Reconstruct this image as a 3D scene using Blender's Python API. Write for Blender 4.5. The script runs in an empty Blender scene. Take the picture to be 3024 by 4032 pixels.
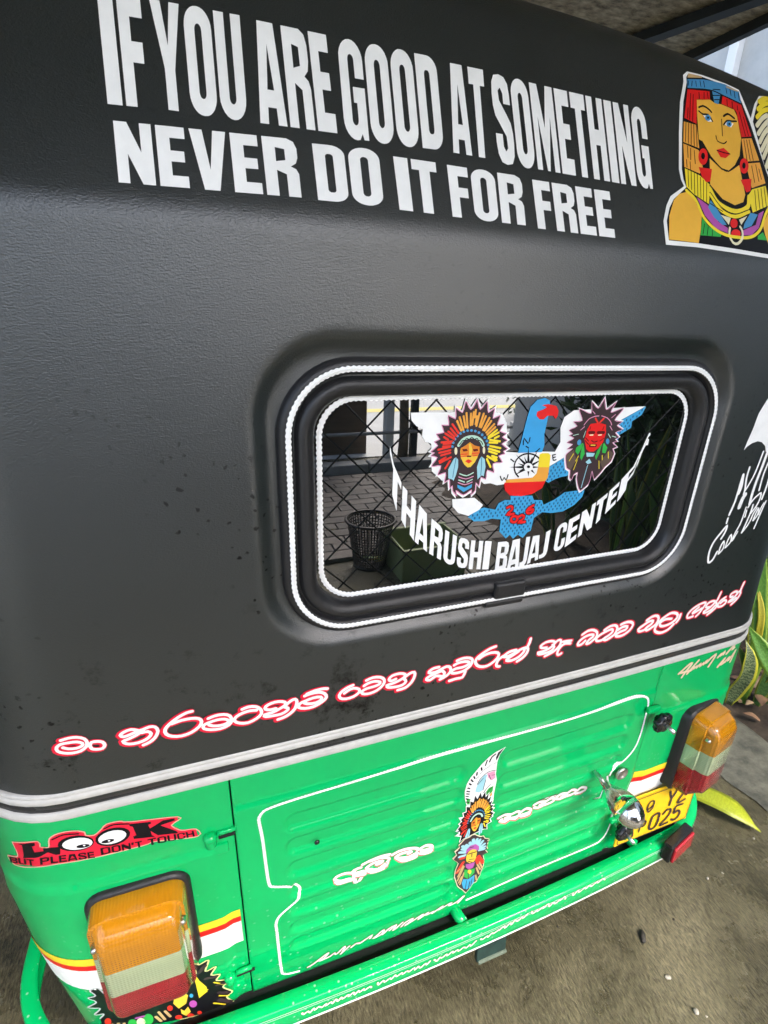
import bpy, bmesh, math, random
from mathutils import Vector, Matrix, Quaternion
from mathutils.geometry import delaunay_2d_cdt
R=math.radians
scene=bpy.context.scene
col=scene.collection
# ------------------------------------------------------------------ camera
cd=bpy.data.cameras.new('camera'); cam=bpy.data.objects.new('camera',cd); col.objects.link(cam)
cd.sensor_fit='AUTO'; cd.sensor_width=36; cd.lens=17.482; cd.clip_start=.02; cd.clip_end=400
_r=Vector((.93931,-.341779,.029723)); _d=Vector((-.096822,-.347214,-.932774)); _f=Vector((.329123,.873287,-.359233))
m=Matrix.Identity(4)
for i in range(3): m[i][0]=_r[i]; m[i][1]=-_d[i]; m[i][2]=-_f[i]
m.translation=Vector((-.38,-.53,1.38)); cam.matrix_world=m
scene.camera=cam
# ------------------------------------------------------------------ sky, sun, exposure
SUN_EL,SUN_AZ=R(50),R(152)      # azimuth clockwise from +y: the light comes over the photographer's shoulder
w=bpy.data.worlds.new('World'); scene.world=w; w.use_nodes=True
nt=w.node_tree; bg=nt.nodes['Background']; sky=nt.nodes.new('ShaderNodeTexSky'); sky.sky_type='NISHITA'; sky.sun_disc=False
sky.sun_elevation=SUN_EL; sky.sun_rotation=SUN_AZ; sky.air_density=1.0; sky.dust_density=4.0; sky.ozone_density=1.0
nt.links.new(sky.outputs[0],bg.inputs[0]); bg.inputs[1].default_value=.12
sd=bpy.data.lights.new('sun','SUN'); sd.energy=1.5; sd.angle=R(22); sd.color=(1,.97,.92)
sun=bpy.data.objects.new('sun',sd); col.objects.link(sun)
sdir=Vector((math.sin(SUN_AZ)*math.cos(SUN_EL),math.cos(SUN_AZ)*math.cos(SUN_EL),math.sin(SUN_EL)))
sun.rotation_euler=sdir.to_track_quat('Z','Y').to_euler()
vs=scene.view_settings; vs.view_transform='Standard'; vs.look='None'; vs.gamma=1; vs.use_curve_mapping=False; vs.exposure=2.7
scene.render.engine='CYCLES'; scene.cycles.use_denoising=True; scene.cycles.max_bounces=5; scene.cycles.diffuse_bounces=3; scene.cycles.glossy_bounces=3; scene.cycles.transmission_bounces=4; scene.cycles.adaptive_threshold=.03

# ---- rear surface of the vehicle: s runs round the back (arc length, 0 = centre), z or v runs up
def lerp(t,a):
    # piecewise linear table lookup
    if t<=a[0][0]: return a[0][1]
    for i in range(len(a)-1):
        if t<=a[i+1][0]:
            k=(t-a[i][0])/(a[i+1][0]-a[i][0]); return a[i][1]+(a[i+1][1]-a[i][1])*k
    return a[-1][1]
def smooth(t):
    t=max(0.,min(1.,t)); return t*t*(3-2*t)
Z_BELT=.825; Z_CREASE=1.465
def section(s,W,R,bow):
    # rounded plan section: nearly flat back, round corners, straight sides
    a=abs(s); x0=W-R
    if a<=x0: x,y=a,0.
    elif a<=x0+R*math.pi/2:
        f=(a-x0)/R; x,y=x0+R*math.sin(f),R*(1-math.cos(f))
    else: x,y=W,R+(a-x0-R*math.pi/2)
    y+=bow*(min(a,W)/W)**2
    return (x if s>=0 else -x),y
# canopy profile: v = distance up the sheet from the belt; returns y (forward) and z
A_TILT=math.radians(21); R_TOP=.075; V_CR=Z_CREASE-Z_BELT; V_TOP=V_CR+.24; A_ROOF=math.radians(80)
def canopy_profile(v):
    b=.012   # half length of the soft crease
    if v<=V_CR-b: return 0.,Z_BELT+v
    if v<=V_CR+b:
        t=(v-(V_CR-b))/(2*b); a=A_TILT*t
        return b*t*math.sin(a)*.9, Z_BELT+V_CR-b+2*b*t*(1-a*a/7)
    y1,z1=b*math.sin(A_TILT)*.9, Z_BELT+V_CR-b+2*b*(1-A_TILT**2/7)
    u=v-(V_CR+b)
    if v<=V_TOP: return y1+u*math.sin(A_TILT), z1+u*math.cos(A_TILT)
    L=V_TOP-V_CR-b; y2,z2=y1+L*math.sin(A_TILT), z1+L*math.cos(A_TILT)
    u=v-V_TOP; da=A_ROOF-A_TILT; La=R_TOP*da
    uu=min(u,La); a=A_TILT+uu/R_TOP
    y3=y2+R_TOP*(math.cos(A_TILT)-math.cos(a)); z3=z2+R_TOP*(math.sin(a)-math.sin(A_TILT))
    if u>La: y3+=(u-La)*math.sin(A_ROOF); z3+=(u-La)*math.cos(A_ROOF)
    return y3,z3
def canopy(s,v):
    y,z=canopy_profile(v)
    W=lerp(z,[(.8,.705),(.93,.692),(1.46,.672),(1.75,.655)]); R=.13
    x,ys=section(s,W,R,.012)
    k=smooth((v-V_CR+.05)/.3)
    return (x,y+ys,z-.10*k*x*x)
Z_SILL=.235
def body(s,z):
    W=lerp(z,[(.2,.69),(.45,.706),(.62,.716),(.83,.706)])
    R=.13
    x,y=section(s,W,R,.012)
    return (x,y+.004+lerp(z,[(.2,.03),(.5,.004),(.83,0.)]),z)
def glass(x,z): return (x,.022,z)
RIB_Z=[.657,.605,.553,.501,.449,.396,.341]
def rib(x,z):
    # pressed recesses of the tailgate (positive = into the sheet)
    h=0.
    for x0,x1 in ((-.318,-.018),(.056,.348)):
        for zb in RIB_Z:
            if zb-.02<z<zb+.06 and x0-.02<x<x1+.02:
                cx,hx=(x0+x1)/2,(x1-x0)/2; cz,hz=zb+.016,.016
                r=.014; dx=max(abs(x-cx)-(hx-r),0.); dz=max(abs(z-cz)-(hz-r),0.)
                d=math.hypot(dx,dz)-r
                h=max(h,smooth(.5-d/.0075))
    return h
def gate(x,z):
    p=body(x,z); y=p[1]-.003+.006*rib(x,z)+.004*smooth((z-.728)/.008)
    return (p[0],y,z)
BUMP_TOP=.272; BUMP_H=.060
def bumper(s,z):
    x,y=section(s,.778,.2,.03); return (x,y-.030,z)
DECALS = {
 'verse_a': ('canopy', """S|vred|0|783|-5684,914,-5603,925,-5521,915,-5452,871,-5432,809,-5454,748,-5518,704,-5605,699,-5685,724,-5743,769,-5741,824,-5694,858,-5615,859,-5532,849,-5481,813,-5492,774,-5557,758,-5630,773,-5680,805
S|white|1|382|-5672,917,-5590,929,-5508,918,-5439,875,-5419,813,-5441,751,-5505,707,-5592,702,-5672,727,-5730,773,-5728,828,-5681,862,-5602,863,-5519,852,-5468,816,-5479,777,-5544,761,-5617,776,-5667,808
S|vred|0|808|-5412,757,-5388,799,-5328,795,-5276,771,-5260,718,-5291,677,-5347,678,-5398,703,-5412,757
S|white|1|395|-5399,760,-5375,802,-5315,799,-5263,774,-5247,721,-5277,680,-5334,682,-5385,706,-5399,760
S|vred|0|827|-4889,838,-4955,871,-5038,852,-5081,815,-5047,784,-4975,798,-4891,824,-4829,835,-4755,854,-4696,837,-4672,761,-4717,671,-4786,618,-4856,595
S|white|1|404|-4876,841,-4942,874,-5024,855,-5067,818,-5034,787,-4962,801,-4878,827,-4815,838,-4742,857,-4682,840,-4658,764,-4703,675,-4772,622,-4842,599
S|vred|0|832|-4832,814,-4909,772,-5004,735,-5067,717,-5033,671,-4956,648,-4863,656,-4786,692,-4749,746,-4784,790,-4845,789
S|white|1|406|-4818,817,-4895,775,-4991,738,-5053,721,-5020,674,-4942,651,-4849,660,-4773,695,-4735,750,-4770,793,-4832,792
S|vred|0|870|-4257,960,-4327,953,-4427,909,-4530,836,-4589,766,-4587,692,-4522,636,-4417,612,-4296,636,-4203,699,-4166,770,-4196,827,-4274,851,-4391,855,-4510,830
S|white|1|425|-4243,963,-4313,956,-4413,912,-4516,839,-4575,769,-4573,695,-4507,639,-4403,615,-4282,640,-4188,702,-4152,773,-4181,830,-4260,855,-4377,858,-4496,834"""),
 'verse_b': ('canopy', """S|vred|0|854|-4085,796,-4001,817,-3902,812,-3827,769,-3810,689,-3849,625,-3954,594,-4064,608,-4149,651,-4149,703,-4086,730,-3985,746,-3897,736,-3849,700,-3869,661,-3949,646,-4037,663,-4084,692
S|white|1|417|-4071,800,-3986,821,-3887,815,-3812,772,-3795,692,-3834,628,-3939,597,-4049,611,-4134,654,-4135,706,-4072,733,-3970,749,-3882,739,-3834,703,-3854,664,-3934,649,-4022,667,-4069,695
S|vred|0|897|-3669,830,-3593,847,-3502,830,-3442,768,-3438,691,-3503,633,-3610,594,-3713,616,-3777,672,-3750,733,-3667,770,-3575,782,-3494,768
S|white|1|438|-3654,834,-3578,851,-3487,834,-3426,772,-3422,695,-3487,636,-3595,598,-3698,619,-3762,676,-3735,736,-3652,773,-3559,785,-3479,771
S|vred|0|915|-3248,731,-3320,728,-3378,751,-3376,796,-3303,830,-3208,834,-3125,802,-3127,752,-3202,711,-3299,676,-3401,666,-3385,630,-3290,619,-3182,620,-3107,654,-3088,690,-3146,731
S|white|1|447|-3233,734,-3305,731,-3363,755,-3360,799,-3287,833,-3192,838,-3109,805,-3112,755,-3186,714,-3283,679,-3385,669,-3369,634,-3274,623,-3166,623,-3091,657,-3072,694,-3131,734
S|vred|0|932|-3115,749,-3053,801,-2991,815,-2969,763,-2997,662,-3073,590,-3160,552,-3228,539
S|white|1|455|-3100,752,-3037,804,-2975,819,-2953,767,-2981,666,-3057,593,-3144,555,-3212,543
S|vred|0|936|-2862,835,-2781,852,-2669,846,-2594,807,-2569,735,-2634,674,-2749,626,-2862,625,-2947,664,-2933,723,-2858,749,-2745,774,-2645,763,-2640,714,-2722,682,-2822,693,-2871,722
S|white|1|457|-2846,838,-2765,856,-2652,850,-2577,810,-2553,738,-2617,677,-2732,629,-2845,629,-2931,668,-2917,726,-2842,753,-2729,777,-2629,766,-2623,718,-2706,685,-2806,696,-2855,725
S|vred|0|942|-2830,862,-2718,888,-2605,890,-2555,877
S|white|1|460|-2814,865,-2702,892,-2589,894,-2538,881"""),
 'verse_c': ('canopy', """S|vred|0|878|-2186,843,-2258,825,-2336,783,-2382,724,-2363,663,-2284,634,-2178,646,-2099,697,-2099,753,-2179,789,-2258,770,-2310,736
S|white|1|439|-2176,848,-2248,830,-2326,788,-2372,729,-2352,668,-2273,639,-2168,651,-2088,702,-2089,758,-2169,795,-2248,775,-2300,742
S|vred|0|881|-1994,877,-1901,901,-1792,882,-1729,818,-1747,735,-1841,662,-1963,637,-2045,659,-2056,702,-1992,733,-1897,741,-1809,759,-1790,798,-1872,830,-1967,822,-2026,790
S|white|1|441|-1984,882,-1890,906,-1781,887,-1718,824,-1736,740,-1830,667,-1952,643,-2034,664,-2045,707,-1981,739,-1887,746,-1798,764,-1779,804,-1861,836,-1956,827,-2016,795
S|vred|0|912|-1554,791,-1623,776,-1659,809,-1613,861,-1502,874,-1416,842,-1428,792,-1510,748,-1607,723,-1691,712,-1661,669,-1549,652,-1450,659,-1395,707,-1426,764
S|white|1|456|-1543,796,-1612,781,-1648,814,-1602,867,-1491,879,-1405,847,-1416,797,-1499,753,-1597,729,-1680,718,-1650,674,-1538,657,-1439,664,-1384,712,-1415,769
S|vred|0|926|-1427,783,-1345,836,-1273,843,-1263,775,-1307,672,-1404,598,-1518,586
S|white|1|463|-1416,789,-1333,841,-1262,848,-1251,780,-1296,677,-1393,603,-1507,591
S|vred|0|952|-879,837,-968,834,-1038,794,-1022,765,-933,760,-846,788,-758,816,-695,790,-681,715,-744,646,-846,605
S|white|1|476|-868,842,-956,839,-1027,799,-1010,770,-921,765,-834,793,-746,822,-684,795,-670,720,-732,652,-835,611
S|vred|0|954|-843,754,-945,730,-1047,697,-1074,662,-1013,635,-927,684,-867,674,-805,653,-779,705,-829,764
S|white|1|477|-831,760,-934,735,-1035,702,-1062,668,-1002,641,-916,689,-855,679,-793,659,-767,711,-817,769
S|vred|0|969|-590,883,-492,902,-382,883,-322,829,-351,735,-454,667,-577,655,-655,675,-659,717,-584,741,-492,739,-401,761,-374,804,-455,835,-562,836,-629,810
S|white|1|485|-578,889,-480,907,-370,889,-310,835,-339,741,-442,673,-565,661,-643,680,-647,723,-573,747,-480,744,-389,766,-362,810,-443,841,-551,841,-617,816
S|vred|0|987|-428,644,-466,551,-567,551,-689,540
S|white|1|494|-416,650,-454,557,-555,557,-677,545"""),
 'verse_d': ('canopy', """S|vred|0|979|60,992,-34,973,-154,917,-256,840,-263,758,-191,681,-60,658,62,714,133,800,108,865,-8,892,-133,870,-208,829
S|white|1|490|72,997,-22,978,-142,922,-244,846,-251,763,-179,687,-48,664,75,720,145,806,121,871,4,897,-121,876,-196,834
S|vred|0|990|176,592,121,614,116,676,157,743,226,778
S|white|1|495|189,598,133,620,129,681,169,749,238,784
S|vred|0|1006|442,840,326,832,249,790,228,761,304,752,416,786,511,824,609,845,666,811,653,731,587,659,492,612
S|white|1|503|454,846,338,838,262,796,241,766,317,757,428,792,524,830,622,851,679,817,666,737,600,665,505,618
S|vred|0|1009|498,801,404,754,310,707,284,679,384,655,514,694,588,763,599,804
S|white|1|505|510,807,416,760,323,713,297,685,397,661,526,700,601,769,611,810
S|vred|0|1010|645,837,675,916,688,995
S|white|1|505|657,843,688,922,700,1001"""),
 'verse_e': ('canopy', """S|vred|0|922|1044,754,954,766,920,809,1008,859,1114,861,1191,827,1175,769,1086,718,967,693,887,694,921,650,1045,648,1149,668,1195,729,1155,782
S|white|1|472|1040,759,950,770,916,813,1004,863,1109,866,1187,831,1171,773,1082,723,962,697,883,698,917,655,1041,653,1144,673,1191,733,1150,787
S|vred|0|932|1181,785,1242,842,1306,836,1313,755,1239,665,1140,617,1038,587
S|white|1|478|1177,790,1238,846,1302,841,1308,760,1235,670,1136,622,1034,592
S|vred|0|936|1367,568,1316,547,1282,584,1302,669,1354,728,1424,748,1520,727
S|white|1|480|1363,572,1312,552,1277,589,1298,673,1350,733,1419,753,1515,731
S|vred|0|936|1360,795,1434,791,1528,779
S|white|1|480|1355,799,1429,795,1523,783
S|vred|0|970|1737,849,1839,898,1954,891,2046,827,2048,736,1984,677,1916,638,1861,641,1899,710,1967,750,1976,797,1877,809,1771,779,1690,716,1684,654,1759,655,1823,709
S|white|1|497|1732,853,1834,903,1949,896,2041,831,2043,741,1979,682,1911,642,1856,646,1895,715,1962,754,1971,801,1873,814,1766,783,1685,720,1679,658,1755,659,1819,714
S|vred|0|996|2198,839,2304,889,2424,882,2481,815,2449,703,2344,643,2270,622,2225,660,2328,711,2392,770,2359,823,2246,802,2120,756,2056,697,2088,645,2187,641,2256,681
S|white|1|511|2193,844,2298,894,2419,887,2476,820,2444,708,2339,648,2265,627,2220,665,2322,716,2387,775,2354,828,2241,806,2115,761,2051,702,2083,649,2182,646,2251,686
S|vred|0|1014|2546,875,2661,896,2780,872,2829,806,2773,707,2647,641,2526,640,2475,679,2565,724,2681,745,2706,804,2601,817,2510,778
S|white|1|519|2541,879,2656,901,2775,876,2823,811,2768,711,2642,646,2520,645,2470,683,2559,729,2676,750,2701,809,2596,822,2505,783
S|vred|0|1056|3134,835,3246,887,3354,883,3419,814,3386,707,3295,651,3198,615,3161,670,3271,732,3296,792,3208,801,3095,750,2986,689,3023,634,3127,640,3197,691
S|white|1|541|3128,840,3241,892,3349,888,3413,819,3380,712,3289,656,3192,620,3155,675,3265,737,3290,797,3202,806,3090,755,2981,694,3017,639,3121,645,3192,696
S|vred|0|1076|3750,742,3589,760,3485,706,3521,637,3654,622,3799,659,3886,737,3858,823,3709,868,3569,821,3461,749,3392,630,3417,548,3563,487,3732,518,3838,608
S|white|1|551|3743,747,3583,765,3479,711,3515,642,3648,627,3793,664,3880,742,3851,828,3703,873,3563,826,3455,754,3386,635,3411,553,3557,492,3725,523,3832,613
S|vred|0|1103|3952,790,3947,705,3901,637
S|white|1|565|3946,796,3940,710,3895,642"""),
 'verse_f': ('canopy', """S|vred|0|932|4383,661,4458,727,4520,829,4552,903,4503,929,4374,906,4223,839,4145,742,4169,673,4299,678
S|white|1|478|4378,665,4453,732,4515,833,4547,907,4498,933,4369,910,4218,844,4139,747,4163,677,4293,683
S|vred|0|935|4393,854,4283,779,4267,742,4382,775,4476,813
S|white|1|479|4387,858,4277,783,4261,746,4376,780,4471,817
S|vred|0|959|4671,799,4584,816,4616,891,4726,918,4803,887,4760,830,4662,768,4559,723,4596,688,4741,719,4832,799
S|white|1|492|4665,803,4579,820,4611,895,4721,922,4797,891,4754,835,4657,772,4553,728,4590,692,4735,724,4826,804
S|vred|0|969|4818,900,4883,773,4791,692,4687,631
S|white|1|496|4812,905,4877,777,4786,697,4681,636
S|vred|0|956|4852,918,4872,1011,4889,1073
S|white|1|490|4846,923,4867,1016,4883,1077
S|vred|0|980|5067,934,4961,889,4907,818,4935,754,5055,756,5128,832,5050,872,4966,822
S|white|1|503|5061,939,4955,893,4901,822,4929,759,5049,760,5122,836,5044,876,4961,827
S|vred|0|989|5263,913,5202,908,5195,975,5306,1012,5368,976,5331,900,5231,837,5178,811,5284,810,5374,859
S|white|1|507|5257,918,5196,913,5190,980,5300,1016,5362,980,5325,905,5225,841,5172,815,5278,815,5367,864
S|vred|0|996|5374,950,5417,1000,5467,941,5407,819,5294,733
S|white|1|511|5368,954,5411,1004,5461,945,5401,824,5288,738
S|vred|0|986|5444,1011,5453,1091,5471,1173
S|white|1|505|5438,1015,5447,1096,5465,1177"""),
 'portrait': ('canopy', """P|white|0|0|2483,8857,2754,8887,3210,8897,3475,8885,3542,8763,3699,8490,3952,7874,4034,7657,4195,7530,4292,7289,4274,6901,4191,6501,3748,6520,3152,6537,2386,6553,1841,6539,1832,6835,1907,7038,1992,7167,2243,7328,2198,7408,2178,7537,2235,8012,2302,8423,2399,8709,2399,8788
P|ink|1|0|2485,8817,2747,8856,3181,8861,3434,8846,3492,8735,3639,8474,3886,7844,3983,7616,4142,7488,4230,7263,4204,6892,4140,6550,3755,6576,3160,6594,2393,6607,1895,6598,1888,6841,1957,7018,2041,7134,2281,7320,2244,7415,2229,7546,2290,8023,2362,8437,2454,8710,2453,8775
P|skin|2|0|2610,8523,2866,8587,2942,8565,3083,8580,3325,8572,3378,8494,3422,8203,3355,7940,3241,7785,3105,7680,2967,7690,2770,7820,2638,7987,2584,8003,2592,8304
P|skin|2|0|2756,7783,2964,7668,3102,7658,3326,7810,3359,7603,3391,7388,3334,7275,3161,7206,2930,7258,2719,7422
P|skin|2|0|2139,7213,2270,7255,2390,7194,2512,6979,2469,6784,2411,6609,1896,6608,1936,6911,2039,7120
P|skin|2|0|3851,7219,3973,7410,4126,7389,4187,7208,4112,6586,3807,6603,3715,6865,3692,6998
P|blue|2|0|2463,8752,2780,8827,2939,8850,3185,8877,3467,8853,3487,8692,3139,8711,2882,8719,2458,8632
P|tan|2|0|2497,8833,2748,8860,2743,8838,2471,8773
P|tan|2|0|3201,8860,3447,8857,3444,8842,3216,8835
P|red|2|0|2453,8620,2870,8696,2867,8589,2610,8526,2570,8197,2352,8229,2418,8477
P|red|2|0|3118,8703,3485,8677,3549,8523,3644,8278,3428,8216,3374,8549,3326,8579,3083,8587
P|blue|2|0|2859,8839,3123,8871,3065,8678,3021,8564,2942,8565,2920,8709
P|orange|2|0|2336,8180,2568,8183,2578,7879,2295,7907
P|orange|2|0|2292,7888,2565,7853,2613,7639,2544,7538,2273,7580
P|yellow|2|0|2280,7565,2541,7514,2709,7420,2665,7150,2397,7249,2279,7326
P|orange|2|0|3425,8193,3641,8252,3760,7957,3438,7870
P|orange|2|0|3461,7849,3767,7930,3843,7638,3538,7510,3511,7647
P|yellow|2|0|3542,7492,3842,7601,3874,7316,3507,7150,3459,7399
P|purple|2|0|2448,7216,2644,7133,2810,6932,2977,6867,2967,6795,2740,6840,2569,6986
P|purple|2|0|3277,6870,3541,6978,3630,7156,3746,7215,3599,6941,3435,6818,3268,6799
P|blue|2|0|2701,7210,2812,7100,2962,6908,2883,6898,2739,6979,2640,7105
P|blue|2|0|3460,7143,3606,7137,3454,6952,3280,6888,3311,6964
P|leaf|2|0|2518,6950,2609,6853,2847,6768,2823,6731,2452,6714
P|leaf|2|0|3560,6817,3676,6890,3746,6777,3554,6772
P|cream|2|0|2861,7034,3056,7016,3002,6912,2950,6963
P|cream|2|0|3390,7089,3215,7010,3247,6942
P|red|2|0|2533,7625,2780,7641,2728,7465,2645,7442,2578,7506
P|red|2|0|3323,7594,3554,7647,3506,7464,3417,7426
P|red|2|0|2900,7923,3046,7982,3168,7922,3067,7844,2967,7838
P|white|2|0|2702,8345,2799,8352,2873,8298,2789,8275
P|white|2|0|3109,8311,3156,8368,3294,8373,3233,8304
P|red|2|0|2725,7798,2714,7758,2694,7721,2667,7691,2637,7672,2606,7667,2578,7675,2558,7696,2547,7726,2546,7764,2556,7803,2576,7840,2603,7869,2634,7888,2665,7895,2692,7887,2713,7867,2724,7835
P|red|2|0|3518,7827,3507,7787,3486,7749,3458,7718,3426,7699,3394,7693,3366,7700,3345,7721,3334,7752,3334,7789,3345,7829,3365,7866,3393,7897,3425,7917,3458,7924,3486,7917,3507,7896,3518,7865
P|ink|3|0|2667,7793,2663,7778,2655,7763,2645,7751,2633,7744,2620,7741,2610,7744,2602,7753,2597,7765,2597,7780,2601,7796,2609,7811,2620,7822,2632,7830,2644,7832,2654,7829,2663,7821,2667,7809
P|ink|3|0|3456,7817,3452,7801,3444,7786,3433,7774,3421,7766,3409,7764,3399,7767,3391,7776,3387,7788,3387,7803,3392,7819,3400,7834,3410,7846,3422,7854,3434,7856,3444,7853,3452,7845,3456,7832
P|blue|3|0|2844,8340,2839,8325,2828,8310,2812,8297,2794,8288,2775,8284,2759,8285,2745,8291,2738,8301,2736,8315,2741,8330,2752,8345,2768,8358,2786,8367,2804,8372,2821,8371,2835,8365,2842,8354
P|blue|3|0|3250,8354,3245,8339,3234,8324,3219,8312,3201,8303,3183,8299,3167,8299,3154,8305,3147,8315,3145,8329,3150,8343,3161,8358,3176,8370,3194,8379,3212,8384,3228,8383,3241,8377,3249,8367
P|ink|4|0|2810,8332,2808,8326,2804,8320,2798,8315,2791,8312,2784,8310,2778,8311,2773,8313,2770,8317,2770,8323,2772,8329,2776,8335,2782,8340,2788,8344,2795,8345,2802,8345,2806,8342,2809,8338
P|ink|4|0|3216,8346,3215,8340,3211,8334,3205,8329,3199,8326,3192,8324,3186,8325,3182,8327,3179,8331,3179,8337,3180,8342,3184,8348,3190,8353,3196,8356,3203,8358,3209,8357,3213,8355,3216,8351
P|red|3|0|3180,6955,3172,6932,3157,6910,3135,6893,3110,6882,3085,6879,3062,6884,3045,6897,3035,6915,3033,6937,3041,6961,3056,6982,3077,7000,3102,7011,3128,7014,3151,7009,3168,6996,3178,6978
P|red|3|0|3217,6815,3209,6794,3190,6773,3163,6757,3132,6747,3099,6743,3070,6747,3047,6758,3033,6775,3030,6795,3039,6816,3057,6836,3084,6853,3115,6863,3148,6867,3177,6863,3201,6852,3214,6836
S|yellow|3|688|2702,7363,2843,7189,3149,7117,3407,7213,3461,7369
S|yellow|3|515|2705,7280,2870,7101,3139,7044,3430,7154
S|yellow|3|439|2272,7274,2424,7172,2546,6956,2756,6814,3022,6759,3389,6783,3616,6913,3757,7143,3860,7282
S|cream|3|375|3017,6871,2994,6770,3051,6676,3139,6668,3241,6753,3255,6856,3222,6910
S|ink|3|215|2630,8380,2703,8354,2801,8373,2874,8300
S|ink|3|225|3088,8306,3157,8375,3262,8396,3351,8416
S|ink|3|231|2636,8429,2717,8468,2811,8453,2869,8421
S|ink|3|275|3103,8425,3191,8477,3314,8449
S|ink|3|136|3056,8372,3043,8144
S|ink|3|154|2915,8115,2936,8050,3053,8040,3113,8082
S|ink|3|136|2909,7918,3027,7914,3158,7920
S|ink|3|155|2769,7813,2966,7682,3104,7672,3326,7810
S|ink|3|134|2677,7165,2907,7085
S|ink|3|137|2705,7315,2895,7139,3144,7081,3423,7178
S|ink|3|133|2638,7987,2770,7820
S|ink|3|152|2454,8629,2882,8715,3139,8708,3486,8689
S|ink|3|111|2433,8374,2407,8235
S|ink|3|112|2504,8577,2444,8230
S|ink|3|112|2550,8575,2497,8215
S|ink|3|114|2660,8629,2660,8549
S|ink|3|115|2758,8654,2748,8571
S|ink|3|115|2818,8669,2828,8591
S|ink|3|120|3195,8671,3194,8587
S|ink|3|121|3297,8670,3296,8586
S|ink|3|122|3396,8640,3400,8584
S|ink|3|125|3428,8563,3513,8254
S|ink|3|126|3506,8512,3579,8270
S|ink|3|111|2372,8174,2332,7919
S|ink|3|111|2418,8171,2382,7908
S|ink|3|112|2465,8174,2431,7898
S|ink|3|113|2511,8178,2485,7888
S|ink|3|113|2558,8174,2535,7884
S|ink|3|126|3472,8186,3495,7896
S|ink|3|127|3527,8198,3561,7913
S|ink|3|127|3582,8215,3627,7931
S|ink|3|111|2362,7864,2353,7715
S|ink|3|112|2415,7847,2397,7695
S|ink|3|111|2322,7682,2319,7588
S|ink|3|111|2384,7666,2380,7558
S|ink|3|113|2478,7832,2475,7655
S|ink|3|127|3582,7840,3611,7606
S|ink|3|129|3672,7875,3702,7638
S|ink|3|130|3730,7826,3762,7680
S|ink|3|111|2333,7550,2316,7332
S|ink|3|111|2387,7538,2366,7299
S|ink|3|112|2441,7527,2416,7252
S|ink|3|112|2495,7516,2469,7232
S|ink|3|113|2548,7490,2522,7213
S|ink|3|113|2600,7458,2566,7191
S|ink|3|114|2653,7432,2620,7171
S|ink|3|126|3593,7482,3583,7194
S|ink|3|127|3661,7509,3661,7221
S|ink|3|129|3730,7537,3730,7254
S|ink|3|130|3799,7565,3805,7289
S|ink|3|112|2546,6874,2500,6733
S|ink|3|113|2607,6839,2574,6726
S|ink|3|114|2679,6806,2669,6729
S|ink|3|111|2485,8731,2468,8668
S|ink|3|112|2552,8748,2534,8678
S|ink|3|113|2619,8765,2621,8699
S|ink|3|114|2698,8786,2708,8715
S|ink|3|114|2767,8803,2777,8726
S|ink|3|119|3193,8822,3205,8756
S|ink|3|120|3276,8831,3286,8750
S|ink|3|121|3357,8825,3367,8737
S|ink|3|122|3440,8819,3449,8724
S|ink|3|117|2934,8739,3076,8770
S|ink|3|118|2924,8655,3056,8690
S|ink|3|118|2947,8607,3039,8630"""),
 'plume': ('canopy', """P|white|0|0|3910,8926,3775,8769,3650,8506,3719,8275,3776,8064,3813,7875,3927,7714,4167,7636,4563,7768,5034,9262,4556,9183
P|ink|1|0|3908,8888,3816,8752,3708,8507,3776,8289,3824,8090,3864,7916,3964,7776,4177,7702,4497,7803,4771,9063,4461,9071
S|yellow|2|695|3882,8828,4030,8919,4238,8976
S|yellow|2|638|3838,8712,4006,8834,4203,8893
S|yellow|2|623|3800,8589,3944,8715,4088,8784
S|cream|2|626|3783,8468,3919,8606,4030,8680
S|cream|2|629|3796,8353,3914,8487,4029,8592
S|cream|2|633|3812,8238,3922,8385,4026,8487
S|cream|2|637|3828,8121,3938,8269,4029,8383
S|cream|2|640|3857,8022,3952,8166,4022,8275
S|cream|2|643|3898,7893,3977,8034,4043,8142
P|silver|2|0|4114,8805,4229,8901,4429,8933,4523,8713,4450,8229,4228,8015,4064,8132,4005,8422,4025,8650"""),
 'corner_script': ('canopy', """P|white|0|0|4347,3773,4378,3945,4417,4117,4443,4358,4563,4610,4706,4736,5191,3723,4909,3717,4846,3819,4731,3889,4623,3911,4499,3885,4405,3838
S|white|0|479|4515,3355,4513,3185,4515,3030,4507,2859,4462,2653
S|white|0|510|4545,3027,4562,3153,4521,3351
S|white|0|413|4621,3474,4623,3287,4673,3086,4673,3007
S|white|0|376|4675,3050,4735,3165,4797,3343,4824,3507,4846,3724
S|white|0|871|4721,2988,4683,2913,4663,2770
S|white|0|625|4959,3717,4933,3443,4904,3193,4897,2978,4909,2802
S|white|0|417|5064,3531,5035,3309,5049,3039
S|white|0|465|5214,3280,5217,3049,5198,2860
S|white|0|393|4898,2741,4966,2869,5056,2945,5124,2978,5147,2880,5107,2736,5016,2612
S|white|0|423|4459,2588,4457,2502
S|white|0|462|4438,2214,4488,2316,4494,2450,4398,2343,4269,2164,4234,1970,4284,1784,4374,1810,4435,1964
S|white|0|362|4483,1918,4485,2042,4530,2158,4571,2014,4494,1916
S|white|0|363|4617,2015,4626,2145,4671,2262,4713,2118,4626,2019
S|white|0|364|4820,2295,4769,2172,4731,2123,4765,2280,4830,2469,4845,2747
S|white|0|361|4885,2686,4891,2567
S|white|0|399|4937,2265,4974,2421,5009,2628,5012,2773
S|white|0|367|4943,2260,5032,2383,5076,2500,5089,2589,5143,2702
S|white|0|365|5142,2469,5164,2610,5192,2697,5222,2573,5153,2467
S|white|0|330|5245,2571,5254,2690,5289,2776
S|white|0|369|5334,2809,5298,2640,5245,2307"""),
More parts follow.
